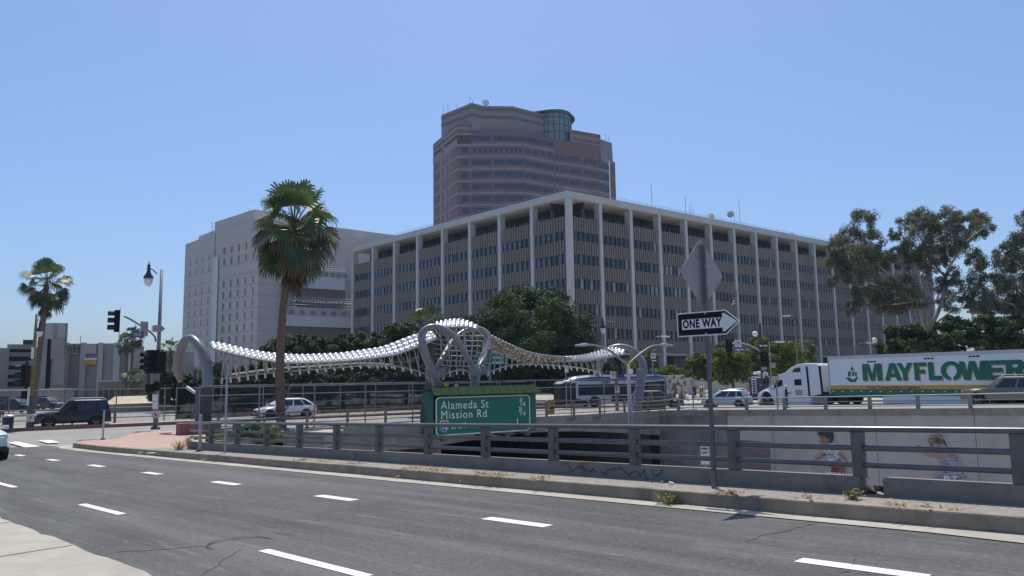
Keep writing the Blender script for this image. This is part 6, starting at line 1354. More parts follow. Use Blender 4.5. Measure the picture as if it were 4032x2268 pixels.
p = D(2167, 1628, 53.5); p.z = -.62; t = root('trash_bin', 'rusty yellow bin standing by the bridge railing right of the green sign', 'bin', p, .6); m = MB(); m.lathe([(.28, 0), (.34, .9)], 4, 0, rotz(R_(45))); m.build('body', 'yellow_bin', t); m = MB(); m.lathe([(.36, .9), (.36, .97), (.2, 1.02)], 4, 0, rotz(R_(45))); m.build('rim', 'yellow_bin', t)
m = MB(); m.prism(disc(.14, 12), 0, .02, 0, T(0, -.235, .5) @ FRONT); m.build('label_disc', 'sign_black', t)
p = D(1945, 1533, 54); t = root('tarp_shelter', 'crumpled silver tarp shelter on the bridge walk above the green sign', 'tent', (p.x, p.y, -.75), BRZ); rr = random.Random(2); m = MB(); nx, ny = 14, 6
zt_ = p.z + .75; v = [((i / nx - .5) * 2.9 + rr.uniform(-.06, .06), (j / ny - .5) * 1.3, max(0, (zt_ + .12) * (math.sin(math.pi * (j / ny)) ** .35) * (.72 + .28 * math.sin(math.pi * i / nx)) + rr.uniform(-.09, .09))) for i in range(nx + 1) for j in range(ny + 1)]
m.add(v, [(i * (ny + 1) + j, (i + 1) * (ny + 1) + j, (i + 1) * (ny + 1) + j + 1, i * (ny + 1) + j + 1) for i in range(nx) for j in range(ny)]); m.build('tarp', 'tarp', t)
m = MB(); m.bx(-1.3, 1.2, -.5, .5, 0, .55); m.build('belongings', 'cloth_dark', t)
p = D(2790, 1606, 57.5); p.z = -.55; t = root('bundle', 'dark bundle lying at the railing left of the silver hatchback', 'bag', p); m = MB(); m.lathe([(.05, 0), (.32, .05), (.36, .2), (.2, .36), (.04, .4)], 10, 0, Matrix.Diagonal((1.1, .8, 1, 1))); m.build('cloth', 'cloth_dark', t, smooth=True)
p = D(2560, 1612, 60.5); p.z = -.75; t = root('planter_box', 'dark planter box with an orange flower pot behind the bridge railing', 'planter', p, BRZ); m = MB(); m.bx(-1.2, 1.2, -.5, .5, 0, .75); m.build('box', 'car_black', t, bevel=.03); m = MB(); m.lathe([(.13, .75), (.2, 1.1)], 8, 0, T(.1, 0, 0)); m.build('pot', 'low_brick', t); foliage('leaves', [(.1, 0, 1.25, .2, .2, .2)], 150, .06, ['weed_dry', 'lime_b'], t, 1)
p = D(2905, 1260, 118); t = root('flagpole', 'grey flagpole with a limp striped flag before the office block', 'flagpole', (p.x, p.y, -1)); m = MB(); m.tube([(0, 0, 0), (0, 0, D(2905, 1140, 118).z + 1)], [.16, .07], 7); m.build('pole', 'pole_gray', t)
m = MB(); x_ = .1; zt_, zb_ = D(2905, 1150, 118).z + 1, D(2905, 1200, 118).z + 1; N = 9; v = []
for i in range(N + 1):
    f = i / N; z = zt_ + (zb_ - zt_) * f
    for j in range(6): v.append((-.1 - (.25 + .35 * f) * j / 5 + .1 * math.sin(f * 5), .18 * math.sin(j * 2.2 + f * 3), z - .25 * j / 5))
for i in range(N):
    for j in range(5): k = len(m.v)
m.add(v, [(i * 6 + j, (i + 1) * 6 + j, (i + 1) * 6 + j + 1, i * 6 + j + 1) for i in range(N) for j in range(5)]); m.m = [1 if (i % 2) else 0 for i in range(N) for j in range(5)]; o_ = m.build('flag', ['flag_red', 'white_sheet'], t, recalc=False)
# litter
rr = random.Random(8)
for px, py, s, lab, sh_ in ((590, 1789, .22, 'crumpled white paper in the gutter by the corner island', 1), (553, 1786, .12, 'small grey scrap left of the white paper in the gutter', 1), (800, 1815, .16, 'tan scrap lying against the kerb', 1), (1815, 1905, .07, 'small white cup in the gutter below the railing', 0), (1557, 1885, .1, 'dark leaf litter in the gutter', 1), (2652, 1910, .04, 'white paper cup caught in the spreading weed', 0)):
    p = G(px, py, 0)
    for _ in range(4): u, v = uv_of(p); p = G(px, py, zr(u) + (.215 if v > 10.6 else .015))
    t = root('litter', lab, 'litter', p, rr.uniform(0, 6)); m = MB()
    if sh_: v = [(rr.uniform(-s, s), rr.uniform(-s, s) * .5, abs(rr.gauss(0, s * .35))) for _ in range(9)]; m.add(v, [(0, 1, 2), (1, 3, 2), (3, 4, 5), (2, 5, 6), (6, 7, 8), (0, 4, 7), (1, 5, 8)])
    else: m.lathe([(s * .5, 0), (s * .7, s * 2)], 10, 0, Matrix.Rotation(1.4, 4, 'X') @ T(0, s * .6, 0))
    m.build('paper', 'weed_dry' if 'leaf' in lab or 'tan' in lab else 'litter', t, recalc=False)
# ------------------------------------------------------------------ vehicles
def loft(mb, secs, mi=0):
    k = len(secs[0]); v = [p for s in secs for p in s]
    f = [(i * k + j, i * k + (j + 1) % k, (i + 1) * k + (j + 1) % k, (i + 1) * k + j) for i in range(len(secs) - 1) for j in range(k)]
    f += [tuple(range(k)), tuple((len(secs) - 1) * k + j for j in range(k))[::-1]]
    mb.add(v, f, mi)
STY = {   # lower body top line (x/L, z/H), cabin: cowl, roof front, roof rear, rear base, belt
    'suv': dict(top=[(.5, .36), (.495, .48), (.46, .535), (.30, .58), (.18, .60), (-.47, .61), (-.495, .56), (-.5, .34)], cab=(.20, .05, -.43, -.485), belt=.595, rear=1, zb=.20),
    'crossover': dict(top=[(.5, .33), (.49, .46), (.44, .54), (.26, .62), (.2, .635), (-.45, .66), (-.495, .6), (-.5, .33)], cab=(.29, .06, -.27, -.485), belt=.64, rear=1, zb=.17),
    'hatch': dict(top=[(.5, .32), (.49, .46), (.44, .52), (.27, .61), (.2, .625), (-.46, .66), (-.495, .56), (-.5, .30)], cab=(.32, .06, -.36, -.46), belt=.62, rear=1, zb=.15),
    'sedan': dict(top=[(.5, .33), (.49, .46), (.44, .53), (.22, .62), (.15, .635), (-.30, .66), (-.47, .66), (-.495, .58), (-.5, .33)], cab=(.24, .05, -.17, -.36), belt=.62, rear=0, zb=.15)}
def car(name, label, cat, loc, hd, L, W, H, style, paint_, wr=.34, glass='car_glass', rims='rim', rack=False, trim=None, wx=(.31, -.30)):
    S = STY[style]; t = root(name, label, cat, loc, math.atan2(hd[1], hd[0])); zb = S['zb'] * H; hw = W / 2
    def topz(f):
        P = S['top']
        for a, b in zip(P, P[1:]):
            if b[0] <= f <= a[0]: return H * (a[1] + (b[1] - a[1]) * (a[0] - f) / max(1e-6, a[0] - b[0]))
        return H * .4
    fs = sorted(set([p[0] for p in S['top']] + [.4, .35, .1, 0, -.1, -.2, -.35, -.42] + [w_ + d for w_ in wx for d in (wr * 1.18 / L, wr * .85 / L, 0, -wr * .85 / L, -wr * 1.18 / L)]), reverse=True); secs = []
    for f in fs:
        zt = topz(f); taper = 1 - .16 * max(0, (abs(f) - .36) / .14) ** 2; w = hw * taper; b = zb
        for w_ in wx:
            d = abs(f - w_) * L
            if d < wr * 1.19: b = max(b, wr * .98 + math.sqrt(max(0, (wr * 1.2) ** 2 - d * d)) * .98)
        b = min(b, zt - .08); mid = b + (zt - b) * .62
        secs.append([(f * L, -w * .93, b), (f * L, -w, b + (mid - b) * .4), (f * L, -w * .985, mid), (f * L, -w * .9, zt - .015), (f * L, -w * .55, zt + .02), (f * L, w * .55, zt + .02), (f * L, w * .9, zt - .015), (f * L, w * .985, mid), (f * L, w, b + (mid - b) * .4), (f * L, w * .93, b)])
    mb = MB(); loft(mb, secs)
    c, rf, rr, rb = [x * L for x in S['cab']]; zbelt = S['belt'] * H
    rings = []
    for q, z, wf in ((0, zbelt - .06, .90), (.35, zbelt + (H - zbelt) * .4, .83), (.85, H * .965, .72), (1, H, .60)):
        x0 = c + (rf - c) * q; x1 = rb + (rr - rb) * q; w = hw * wf; xm = (x0 + x1) / 2
        if q == 1: x0 -= .12 * L * .3; x1 += .12 * L * .3
        rings.append([(x0, -w * .86, z), (x0 * .75 + xm * .25, -w, z), (x1 * .7 + xm * .3, -w, z), (x1, -w * .86, z), (x1, w * .86, z), (x1 * .7 + xm * .3, w, z), (x0 * .75 + xm * .25, w, z), (x0, w * .86, z)])
    loft(mb, rings); mb.build('body', paint_, t, bevel=.025, smooth=False)
    m = MB(); m.bx(-.40 * L, .40 * L, -hw * .8, hw * .8, zb - .02, zb + .35); m.build('underbody', 'car_black', t)
    def P3(q, s, side):   # q 0..1 up the cabin, s 0..1 front->rear on the side
        x0 = c + (rf - c) * q; x1 = rb + (rr - rb) * q; wf = .90 + (.72 - .90) * (q / .85) if q < .85 else .72
        return Vector((x0 + (x1 - x0) * s, side * (hw * wf + .012), zbelt + (H * .965 - zbelt) * q / .85 * 1.0))
    gl = [(.13, .45), (.49, .72), (.76, .92 if S['rear'] else .86)] if S['rear'] else [(.15, .5), (.54, .8)]
    for side in (1, -1):
        for a, b in gl:
            m = MB(); v = [P3(.04, a, side), P3(.04, b, side), P3(.72, b * .96 + .02 if b > .8 else b, side), P3(.72, a + (.06 if a < .2 else 0), side)]
            m.add(v + [p + Vector((0, -side * .03, 0)) for p in v], [(0, 1, 2, 3), (4, 5, 6, 7), (0, 1, 5, 4), (1, 2, 6, 5), (2, 3, 7, 6), (3, 0, 4, 7)]); m.build('side_window', glass, t)
        m = MB(); m.box((c - .10 * L * .5, side * (hw + .09), zbelt + .08), (.12, .2, .14)); m.build('mirror', paint_, t, bevel=.02)
        m = MB(); m.box((.478 * L, side * hw * .68, H * .47 if style != 'suv' else H * .5), (.09, hw * .34, .13)); m.build('headlight', 'lens_clear', t, bevel=.02)
        m = MB(); m.box((-.487 * L, side * hw * .76, H * .53), (.08, hw * .26, .2)); m.build('tail_light', 'lens_red', t, bevel=.02)
        m = MB()
        for s in gl[:2]: x = c + (rb - c) * s[1] * .98; m.box((x - .1, side * (hw * .995), zbelt * .86), (.18, .03, .03))
        m.build('door_handle', paint_ if paint_ != 'p_white' else 'p_white', t)
    for x0, x1, z0, z1, nm in ((c, rf, zbelt, H * .955, 'windscreen'), (rb, rr, zbelt, H * .955, 'rear_window')):
        sg = 1 if nm == 'windscreen' else -1; v = []
        for q, wf in ((.1, .76), (.86, .62)): x = x0 + (x1 - x0) * q + sg * .02; z = z0 + (z1 - z0) * q + .0; v += [(x, -hw * wf, z), (x, hw * wf, z)]
        m = MB(); m.add([v[0], v[1], v[3], v[2]] + [(p[0] - sg * .04, p[1], p[2] - .02) for p in (v[0], v[1], v[3], v[2])], [(0, 1, 2, 3), (4, 5, 6, 7), (0, 1, 5, 4), (1, 2, 6, 5), (2, 3, 7, 6), (3, 0, 4, 7)]); m.build(nm, glass, t)
    m = MB(); m.box((.497 * L, 0, H * .40), (.05, hw * .9, .16)); m.build('grille', 'car_black', t, bevel=.01)
    m = MB(); m.box((.506 * L, 0, H * .29), (.02, .32, .14)); m.build('licence_plate', 'plate', t)
    m = MB(); m.box((-.505 * L, 0, H * .45), (.02, .32, .14)); m.build('licence_plate', 'plate', t)
    m = MB(); m.bx(-.5 * L - .02, -.47 * L, -hw * .85, hw * .85, zb + .02, zb + .22); m.build('rear_bumper', trim or 'car_black', t, bevel=.03); m = MB(); m.bx(.47 * L, .5 * L + .02, -hw * .85, hw * .85, zb, zb + .2); m.build('front_bumper', trim or 'car_black', t, bevel=.03)
    if rack:
        for side in (1, -1): m = MB(); m.tube([(rf - .1, side * hw * .56, H), (rf - .25, side * hw * .56, H + .09), (rr + .2, side * hw * .56, H + .09), (rr + .05, side * hw * .56, H)], .03, 5); m.build('roof_rail', 'galv', t)
    for w_ in wx:
        for side in (1, -1): wheel(t, (w_ * L, side * (hw - .10), wr), wr, side, rims)
    return t
def wheel(t, p, r, side, rims='rim', wd=.22, dual=False):
    X = T(p) @ Matrix.Rotation(R_(90), 4, 'X'); m = MB(); m.lathe([(r * .62, -wd / 2), (r * .94, -wd / 2), (r, -wd * .35), (r, wd * .35), (r * .94, wd / 2), (r * .62, wd / 2)], 20, 0, X); w = m.build('wheel', 'tyre', t)
    m = MB(); s = -side
    m.lathe([(r * .64, s * wd * .30), (r * .64, s * wd * .40), (r * .56, s * wd * .42)], 18, 0, X)
    m.lathe([(.01, s * wd * .3), (r * .16, s * wd * .34), (r * .14, s * wd * .48), (.01, s * wd * .5)], 10, 0, X)
    for k in range(5):
        a = k * 6.2832 / 5 + .3; c, d = math.cos(a), math.sin(a); m.beam(X @ Vector((r * .1 * c, r * .1 * d, s * wd * .40)), X @ Vector((r * .6 * c, r * .6 * d, s * wd * .38)), r * .2, wd * .12)
    o = m.build('rim', rims, w); m = MB(); m.prism(disc(r * .6, 16), s * wd * .18 - .005, s * wd * .18 + .005, 0, X); m.build('brake_disc', 'car_black', w); return w
def gp(px, Y, dz=-.05): p = D(px, 1560, Y); return at_ground(p, dz)
nb = (-BD.x, -BD.y)
car('parked_car' if 0 else 'sport_utility_vehicle', 'dark green black sport utility vehicle with roof rails turning at the crossing', 'car', gp(290, 52.2), nb, 4.5, 1.85, 1.92, 'suv', 'p_dark', .37, rack=True, trim='p_dark')
car('crossover_car', 'white crossover passing behind the big palm trunk', 'car', gp(1124, 60.2, -.02), nb, 4.6, 1.87, 1.6, 'crossover', 'p_white', .36, rims='car_black')
car('dark_car', 'dark grey crossover behind the fence facing right by the right arch', 'car', gp(2585, 68), (.93, -.1), 4.6, 1.85, 1.62, 'crossover', 'p_gray', .36)
car('hatchback_car', 'silver hatchback with red tail light behind the far wall railing', 'car', gp(2861, 67, -.05), (-.84, .54), 4.15, 1.75, 1.52, 'hatch', 'p_silver', .32)
car('sedan_car', 'white sedan coupe beyond the silver hatchback', 'car', gp(2893, 86), (-.88, -.47), 4.7, 1.84, 1.42, 'sedan', 'p_white', .34, rims='car_black')
car('sport_utility_vehicle', 'bronze grey sport utility vehicle in front of the trailer at the right edge', 'car', gp(3962, 52.5, -.10), (-.80, .60), 5.2, 2.0, 1.95, 'suv', 'p_bronze', .4, rack=True, trim='p_bronze')
p = D(25, 1700, 25.0); p = p + UD * 6.0; p.z = hz(p.x, p.y)
car('sport_utility_vehicle', 'front corner of a white vehicle entering at the left edge', 'car', p, (Q2, -Q2), 4.7, 1.95, 1.85, 'suv', 'p_white', .39)
for x, Y, pm, lab in ((70, 84, 'p_dark', 'dark car behind the fence beside the olive post'), (190, 92, 'p_gray', 'dark grey sedan second behind the left fence')): car('parked_car', lab, 'car', gp(x, Y, .05), (.9, -.2), 4.5, 1.8, 1.5, 'sedan', pm, .33)
# vans
def van(name, label, loc, hd, L, W, H, paint_, hood=.14):
    t = root(name, label, 'van', loc, math.atan2(hd[1], hd[0])); hw = W / 2; m = MB()
    prof = [(-L / 2, .35), (-L / 2, H * .93), (-L / 2 + .12, H), (L * .26, H), (L * .33, H * .93), (L * .5 - hood * L, H * .52), (L * .47, H * .44), (L / 2, H * .34), (L / 2, .35)]
    v = [[(x, s * hw * (.92 if z > H * .6 else 1), z) for x, z in prof] for s in (-1, 1)]; loft(m, v); m.build('body', paint_, t, bevel=.04)
    m = MB(); m.bx(-L * .45, L * .46, -hw * .9, hw * .9, .2, .4); m.build('underbody', 'car_black', t)
    for s in (1, -1):
        m = MB(); pts = [(L * .20, H * .56), (L * .37, H * .56), (L * .31, H * .86), (L * .20, H * .86)]; m.prism(pts, -.02, .02, 0, T(0, s * hw * .965, 0) @ FRONT); m.build('side_window', 'car_glass', t)
        m = MB(); m.box((L * .478, s * hw * .7, H * .39), (.1, .3, .18)); m.build('headlight', 'lens_clear', t); m = MB(); m.box((-L / 2, s * hw * .86, H * .45), (.04, .14, .4)); m.build('tail_light', 'lens_red', t)
        m = MB(); m.box((L * .33, s * (hw + .1), H * .58), (.12, .2, .25)); m.build('mirror', 'car_black', t)
        for x in (L * .32, -L * .3): wheel(t, (x, s * (hw - .1), .36), .36, s)
    m = MB(); a, b = (L * .335, H * .90), (L * .5 - hood * L + .0, H * .55); m.add([(a[0] + .02, -hw * .8, a[1]), (a[0] + .02, hw * .8, a[1]), (b[0] + .02, hw * .86, b[1]), (b[0] + .02, -hw * .86, b[1]), (a[0] - .02, -hw * .8, a[1] - .02), (a[0] - .02, hw * .8, a[1] - .02), (b[0] - .02, hw * .86, b[1] - .02), (b[0] - .02, -hw * .86, b[1] - .02)], [(0, 1, 2, 3), (7, 6, 5, 4), (0, 4, 5, 1), (1, 5, 6, 2), (2, 6, 7, 3), (3, 7, 4, 0)]); m.build('windscreen', 'car_glass_light', t)
    return t
van('white_van', 'white van between the bus and the dark crossover', gp(2497, 84), (-.8, -.6), 5.4, 2.0, 2.3, 'p_white')
t = van('box_van', 'white work van with dark camouflage blotches behind the dark crossover', gp(2590, 92), (-.95, -.2), 6.4, 2.2, 3.0, 'camo')
t = van('news_van', 'navy news van with rooftop gear and a white rear ladder', gp(3006, 86), (.45, .89), 5.8, 2.05, 2.6, 'p_navy')
m = MB()
for y in (.25, .65): m.tube([(-2.98, y, .8), (-3.0, y, 2.65)], .035, 5)
for k in range(6): m.tube([(-2.99, .25, .95 + k * .28), (-2.99, .65, .95 + k * .28)], .025, 4)
m.build('ladder', 'white_sheet', t); X = T(-2.93, -.35, 1.75) @ rotz(R_(-90)) @ FRONT; text('4', .6, 'white_sheet', t, X, 'lettering', .02, 1, .003)
m = MB(); m.lathe([(.1, 2.65), (.15, 2.85), (.75, 2.95), (.7, 3.2), (.1, 3.25)], 12, 0, T(-1.5, 0, 0)); m.bx(-2.7, .5, -.7, .7, 2.62, 2.7); m.build('roof_gear', 'white_sheet', t)
# bus
L, W, H = 11.4, 2.5, 3.12; hd = (-.955, -.297); f0 = D(2183, 1560, 74); loc = at_ground(Vector((f0.x - hd[0] * L / 2 + .35, f0.y - hd[1] * L / 2 + 1.1, 0)), -.05)
t = root('city_bus', 'white and dark city bus with a navy blue domed roof behind the bridge fence', 'bus', loc, math.atan2(hd[1], hd[0])); hw = W / 2
m = MB(); secs = []
for x, in_, z0, z1 in ((-L / 2, .06, .35, 2.55), (-L / 2 + .1, 0, .32, 2.6), (L / 2 - 1.0, 0, .32, 2.6), (L / 2 - .35, .06, .32, 2.55), (L / 2, .22, .4, 2.3)): w = hw - in_; secs.append([(x, -w, z0), (x, -w, z1), (x, w, z1), (x, w, z0)])
loft(m, secs); m.build('body', 'bus_white', t, bevel=.04)
m = MB(); secs = []
for x, z, in_ in ((-L / 2 + .1, 2.95, .1), (-L / 2 + 1.0, 3.1, .05), (L / 2 - 3.0, 3.12, .05), (L / 2 - 1.6, 3.0, .1), (L / 2 - .35, 2.56, .2)): w = hw - in_; secs.append([(x, -hw - .005, 2.52 if x < 5 else 2.4), (x, -w, z - .2), (x, -w * .7, z), (x, w * .7, z), (x, w, z - .2), (x, hw + .005, 2.52 if x < 5 else 2.4)])
loft(m, secs); m.build('roof', 'bus_blue', t, bevel=.03)
def bside(name, poly, mt, off=.012):
    for s, XX in ((1, LEFTS),):
        m = MB(); m.prism([(-x, z) for x, z in poly], -.03, off, 0, T(0, hw, 0) @ XX); m.build(name, mt, t)
bside('side_window', [(L / 2 - 1.7, 1.15), (L / 2 - 1.7, 2.2), (L / 2 - 8.2, 2.2), (L / 2 - 7.4, 1.15)], 'bus_dark'); bside('door_glass', [(L / 2 - .36, .75), (L / 2 - .36, 2.35), (L / 2 - 1.45, 2.35), (L / 2 - 1.45, .75)], 'bus_dark')
bside('rear_panel', [(L / 2 - 8.0, .36), (L / 2 - 7.5, .9), (L / 2 - 8.4, 2.3), (-L / 2 + .15, 2.45), (-L / 2 + .15, .36)], 'bus_dark', .008); bside('swoosh', [(L / 2 - 7.6, .36), (L / 2 - 7.1, .36), (L / 2 - 8.1, 2.1), (L / 2 - 8.5, 2.2)], 'bus_red', .016)
bside('rear_window', [(L / 2 - 9.2, 1.2), (L / 2 - 9.2, 2.2), (-L / 2 + .9, 2.2), (-L / 2 + .6, 1.2)], 'car_glass_light', .018); bside('advert', [(L / 2 - 5.2, .5), (L / 2 - 5.2, 1.05), (L / 2 - 7.0, 1.05), (L / 2 - 7.0, .5)], 'sign_black', .014)
bside('front_skirt', [(L / 2 - .1, .4), (L / 2 - .1, .78), (L / 2 - 1.6, .85), (L / 2 - 2.4, .7), (L / 2 - 2.9, .36)], 'bus_dark', .013)
m = MB(); m.add([(L / 2 + .02, -.95, .95), (L / 2 + .02, .95, .95), (L / 2 + .03, .95, 2.25), (L / 2 + .03, -.95, 2.25), (L / 2 - .1, -.95, .95), (L / 2 - .1, .95, .95), (L / 2 - .2, .95, 2.25), (L / 2 - .2, -.95, 2.25)], [(0, 1, 2, 3), (7, 6, 5, 4), (0, 4, 5, 1), (1, 5, 6, 2), (2, 6, 7, 3), (3, 7, 4, 0)]); m.build('windscreen', 'bus_dark', t)
m = MB(); m.bx(L / 2 - .2, L / 2 + .06, -hw * .9, hw * .9, .35, .8); m.build('bumper', 'bus_dark', t, bevel=.05)
m = MB(); secs = []
for x, in_, z0, z1 in ((L / 2 - .5, -.012, .82, 2.38), (L / 2 - .345, .045, .82, 2.38), (L / 2 + .012, .205, .82, 2.28)): w = hw - in_; secs.append([(x, -w, z0), (x, -w, z1), (x, w, z1), (x, w, z0)])
loft(m, secs); m.build('front_mask', 'bus_dark', t)
for x in (L / 2 - 3.4, L / 2 - 9.0):
    for s in (1, -1): wheel(t, (x, s * (hw - .12), .48), .48, s, 'rim', .28)
m = MB()
for x in (L / 2 - 3.4, L / 2 - 9.0): m.prism([(.62 * math.cos(R_(a)) - x, .62 * math.sin(R_(a)) + .46) for a in range(0, 181, 15)], -.04, .015, 0, T(0, hw, 0) @ LEFTS)
m.build('wheel_arch', 'car_black', t); text('DASH', .34, 'sign_black', t, T(L / 2 - 4.6, hw + .012, 2.36) @ LEFTS, 'lettering', .012, 1, .002)
# ------------------------------------------------------------------ articulated lorry
HT = Vector((-.559, .829, 0)).normalized(); RZT = math.atan2(HT.y, HT.x); NT = Vector((-HT.y, HT.x, 0))   # NT points at the camera side
O3 = Vector((26.7, 65.0, 0)); TZ = hz(O3.x, O3.y) - .05
def tl(px, py):                                           # photo point -> local (x forward, z up) on the near side plane
    p = PL(px, py, O3, NT); return ((p - O3).dot(HT), p.z - TZ)
t = root('trailer', 'long white moving van trailer with huge green lettering above an ochre stripe', 'trailer', (O3.x, O3.y, TZ), RZT); LT = 16.1
zb0, zr1, zo1, zwt, zt1 = .83, 1.26, 1.62, 3.80, 4.06
def tbx(name, z0, z1, mt, x0=-LT, x1=0, o=0.0, y1=-2.55): m = MB(); m.bx(x0, x1, y1 - o, o, z0, z1); return m.build(name, mt, t)
tbx('box_side', zo1, zwt, 'p_trailer'); tbx('top_rail', zwt, zt1, 'trailer_top', o=.015); tbx('ochre_stripe', zr1 + .05, zo1, 'may_ochre', o=.006); tbx('red_stripe', zr1, zr1 + .05, 'may_red', o=.004); tbx('green_skirt', zb0, zr1, 'may_green', o=.008)
tbx('floor_frame', .62, .83, 'car_black', -15.9, -.3, -.25, -2.3); tbx('front_edge', .9, 3.82, 'galv', -.1, .02, .02, -2.57)
x0, x1 = tl(3475, 1570)[0], tl(3832, 1570)[0]; tbx('belly_box', .2, .82, 'p_trailer', x1, x0, -.06, -2.4)
m = MB()
for k in range(19): m.bx(-.45 - k * .83, -.27 - k * .83, .008, .014, 1.10, 1.16)
m.build('reflector', 'white_sheet', t); m = MB()
for px in (3432, 3658, 3837): x = tl(px, 1420)[0]; z = tl(px, {3432: 1424, 3658: 1412, 3837: 1403}[px])[1]; [m.bx(x - .36 + k * .26, x - .16 + k * .26, .015, .03, z - .05, z + .05) for k in range(3)]
m.build('marker_light', 'sign_black', t)
LET = {'M': [[(0, 0), (.26, 0), (.26, .62), (.40, 0), (.62, 0), (.76, .62), (.76, 0), (1.02, 0), (1.02, 1), (.66, 1), (.51, .38), (.36, 1), (0, 1)]], 'A': [[(0, 0), (.27, 0), (.32, .2), (.62, .2), (.67, 0), (.95, 0), (.64, 1), (.47, 1), (.47, .76), (.555, .4), (.385, .4), (.47, .76), (.47, 1), (.31, 1)]],
       'Y': [[(.34, 0), (.62, 0), (.62, .4), (.96, 1), (.66, 1), (.48, .64), (.30, 1), (0, 1), (.34, .4)]], 'F': [[(0, 0), (.28, 0), (.28, .38), (.6, .38), (.6, .6), (.28, .6), (.28, .78), (.7, .78), (.7, 1), (0, 1)]], 'L': [[(0, 0), (.68, 0), (.68, .24), (.28, .24), (.28, 1), (0, 1)]],
       'O': [[(.5 + x * .5, .5 + y * .52) for x, y in [(math.cos(R_(a)), math.sin(R_(a))) for a in range(62, 263, 10)]] + [(.5 + x * .24, .5 + y * .32) for x, y in [(math.cos(R_(a)), math.sin(R_(a))) for a in range(258, 61, -10)]], [(.54 + x * .5, .5 + y * .52) for x, y in [(math.cos(R_(a)), math.sin(R_(a))) for a in range(-88, 100, 10)]] + [(.54 + x * .24, .5 + y * .32) for x, y in [(math.cos(R_(a)), math.sin(R_(a))) for a in range(60, -80, -10)]]],
       'W': [[(.2, 0), (.5, 0), (.64, .55), (.78, 0), (1.08, 0), (1.3, 1), (1.02, 1), (.92, .45), (.79, 1), (.5, 1), (.37, .45), (.27, 1), (0, 1)]], 'E': [[(0, 0), (.7, 0), (.7, .22), (.28, .22), (.28, .39), (.6, .39), (.6, .61), (.28, .61), (.28, .78), (.7, .78), (.7, 1), (0, 1)]],
       'R': [[(0, 0), (.28, 0), (.28, .4), (.36, .4), (.52, 0), (.86, 0), (.66, .46), (.82, .6), (.82, .85), (.66, 1), (.28, 1), (.28, .79), (.48, .79), (.54, .71), (.48, .62), (.28, .62), (.28, .79), (.28, 1), (0, 1)]]}
xs = [tl(px, 1470)[0] for px in (3396, 3483, 3532, 3600, 3656, 3705, 3778, 3870, 3962)]; wd_ = [tl(px, 1470)[0] for px in (3476, 3552, 3598, 3652, 3711, 3792, 3890, 3966, 4046)]
zl0, zl1 = tl(3400, 1499)[1], tl(3400, 1433)[1]; hl = zl1 - zl0
for ch, a, b in zip('MAYFLOWER', xs, wd_):
    w0 = max(p[0] for q in LET[ch] for p in q); k = abs(a - b) / w0 * .97
    for q in LET[ch]:
        for nm, mt, dx_, dz_, y0, y1 in (('letter_shadow', 'may_ochre', .085, -.075, .001, .004), ('letter', 'may_green', 0, 0, .006, .010)):
            m = MB(); m.prism([(-a + x * k + dx_, zl0 + z * hl + dz_) for x, z in q], y0, y1, 0, LEFTS); m.build(nm, mt, t)
sh = [[(3329, 1487), (3345, 1486), (3358, 1494), (3366, 1492), (3371, 1484), (3380, 1484), (3370, 1504), (3347, 1505)], [(3340, 1463), (3351, 1461), (3350, 1483), (3338, 1483)], [(3354, 1464), (3364, 1463), (3364, 1482), (3356, 1482)], [(3366, 1465), (3374, 1465), (3374, 1482), (3367, 1481)], [(3350, 1446), (3359, 1445), (3360, 1459), (3350, 1459)], [(3355, 1437), (3359, 1441), (3355, 1443)], [(3361, 1450), (3366, 1455), (3361, 1457)]]
m = MB()
for q in sh: m.prism([(-tl(*p)[0], tl(*p)[1]) for p in q], .002, .008, 0, LEFTS)
m.build('ship_emblem', 'may_green', t)
xa, xb = tl(3405, 1520)[0], tl(3632, 1515)[0]; text('Total Transportation Logistics', .30, 'sign_black', t, T((xa + xb) / 2, .008, (zr1 + .05 + zo1) / 2 - .01) @ LEFTS, 'lettering', .006, abs(xa - xb) / 4.02, .002)
for x in (-12.6, -13.9):
    for s in (1, -1): wheel(t, (x, -1.27 + s * 1.05, .5), .5, s, 'rim', .3)
# tractor
t = root('truck_tractor', 'white long nosed sleeper truck cab pulling the moving van trailer', 'truck', (O3.x, O3.y, TZ), RZT)
prof = [(2984, 1600), (2982, 1581), (2983, 1560), (2986, 1547), (3012, 1531), (3036, 1522), (3043, 1519), (3055, 1487), (3066, 1476), (3090, 1467), (3110, 1449), (3135, 1436), (3165, 1430), (3215, 1432), (3222, 1440), (3234, 1551), (3194, 1560), (3194, 1598)]
lp_ = [tl(*p) for p in prof]; wx_, wz_ = tl(3020, 1590); r_ = .56; arc = [(wx_ - .62 * math.cos(R_(a)), .5 + .62 * math.sin(R_(a))) for a in range(0, 181, 15)]
base_ = [(wx_ - .7, lp_[-1][1]) ] + arc + []
poly = lp_ + [(arc[0][0] - .02, .33)] + arc + [(arc[-1][0] + .02, .33)]
m = MB(); sc_ = []
for yy, ins in ((0.0, .0), (-.14, 1), (-2.26, 1), (-2.4, .0)): sc_.append([(x, yy, z) for x, z in poly])
loft(m, sc_); m.build('cab_body', 'p_truck', t, bevel=.05)
def ps(name, px, mt, off=.012): m = MB(); m.prism([(-tl(*p)[0], tl(*p)[1]) for p in px], -.05, off, 0, LEFTS); return m.build(name, mt, t)
ps('door_window', [(3047, 1529), (3051, 1508), (3060, 1497), (3081, 1496), (3081, 1519)], 'car_glass'); ps('sleeper_window', [(3127, 1494), (3155, 1493), (3157, 1517), (3129, 1518)], 'car_glass'); ps('roof_window', [(3118, 1466), (3126, 1453), (3138, 1448), (3151, 1447), (3152, 1465)], 'car_glass')
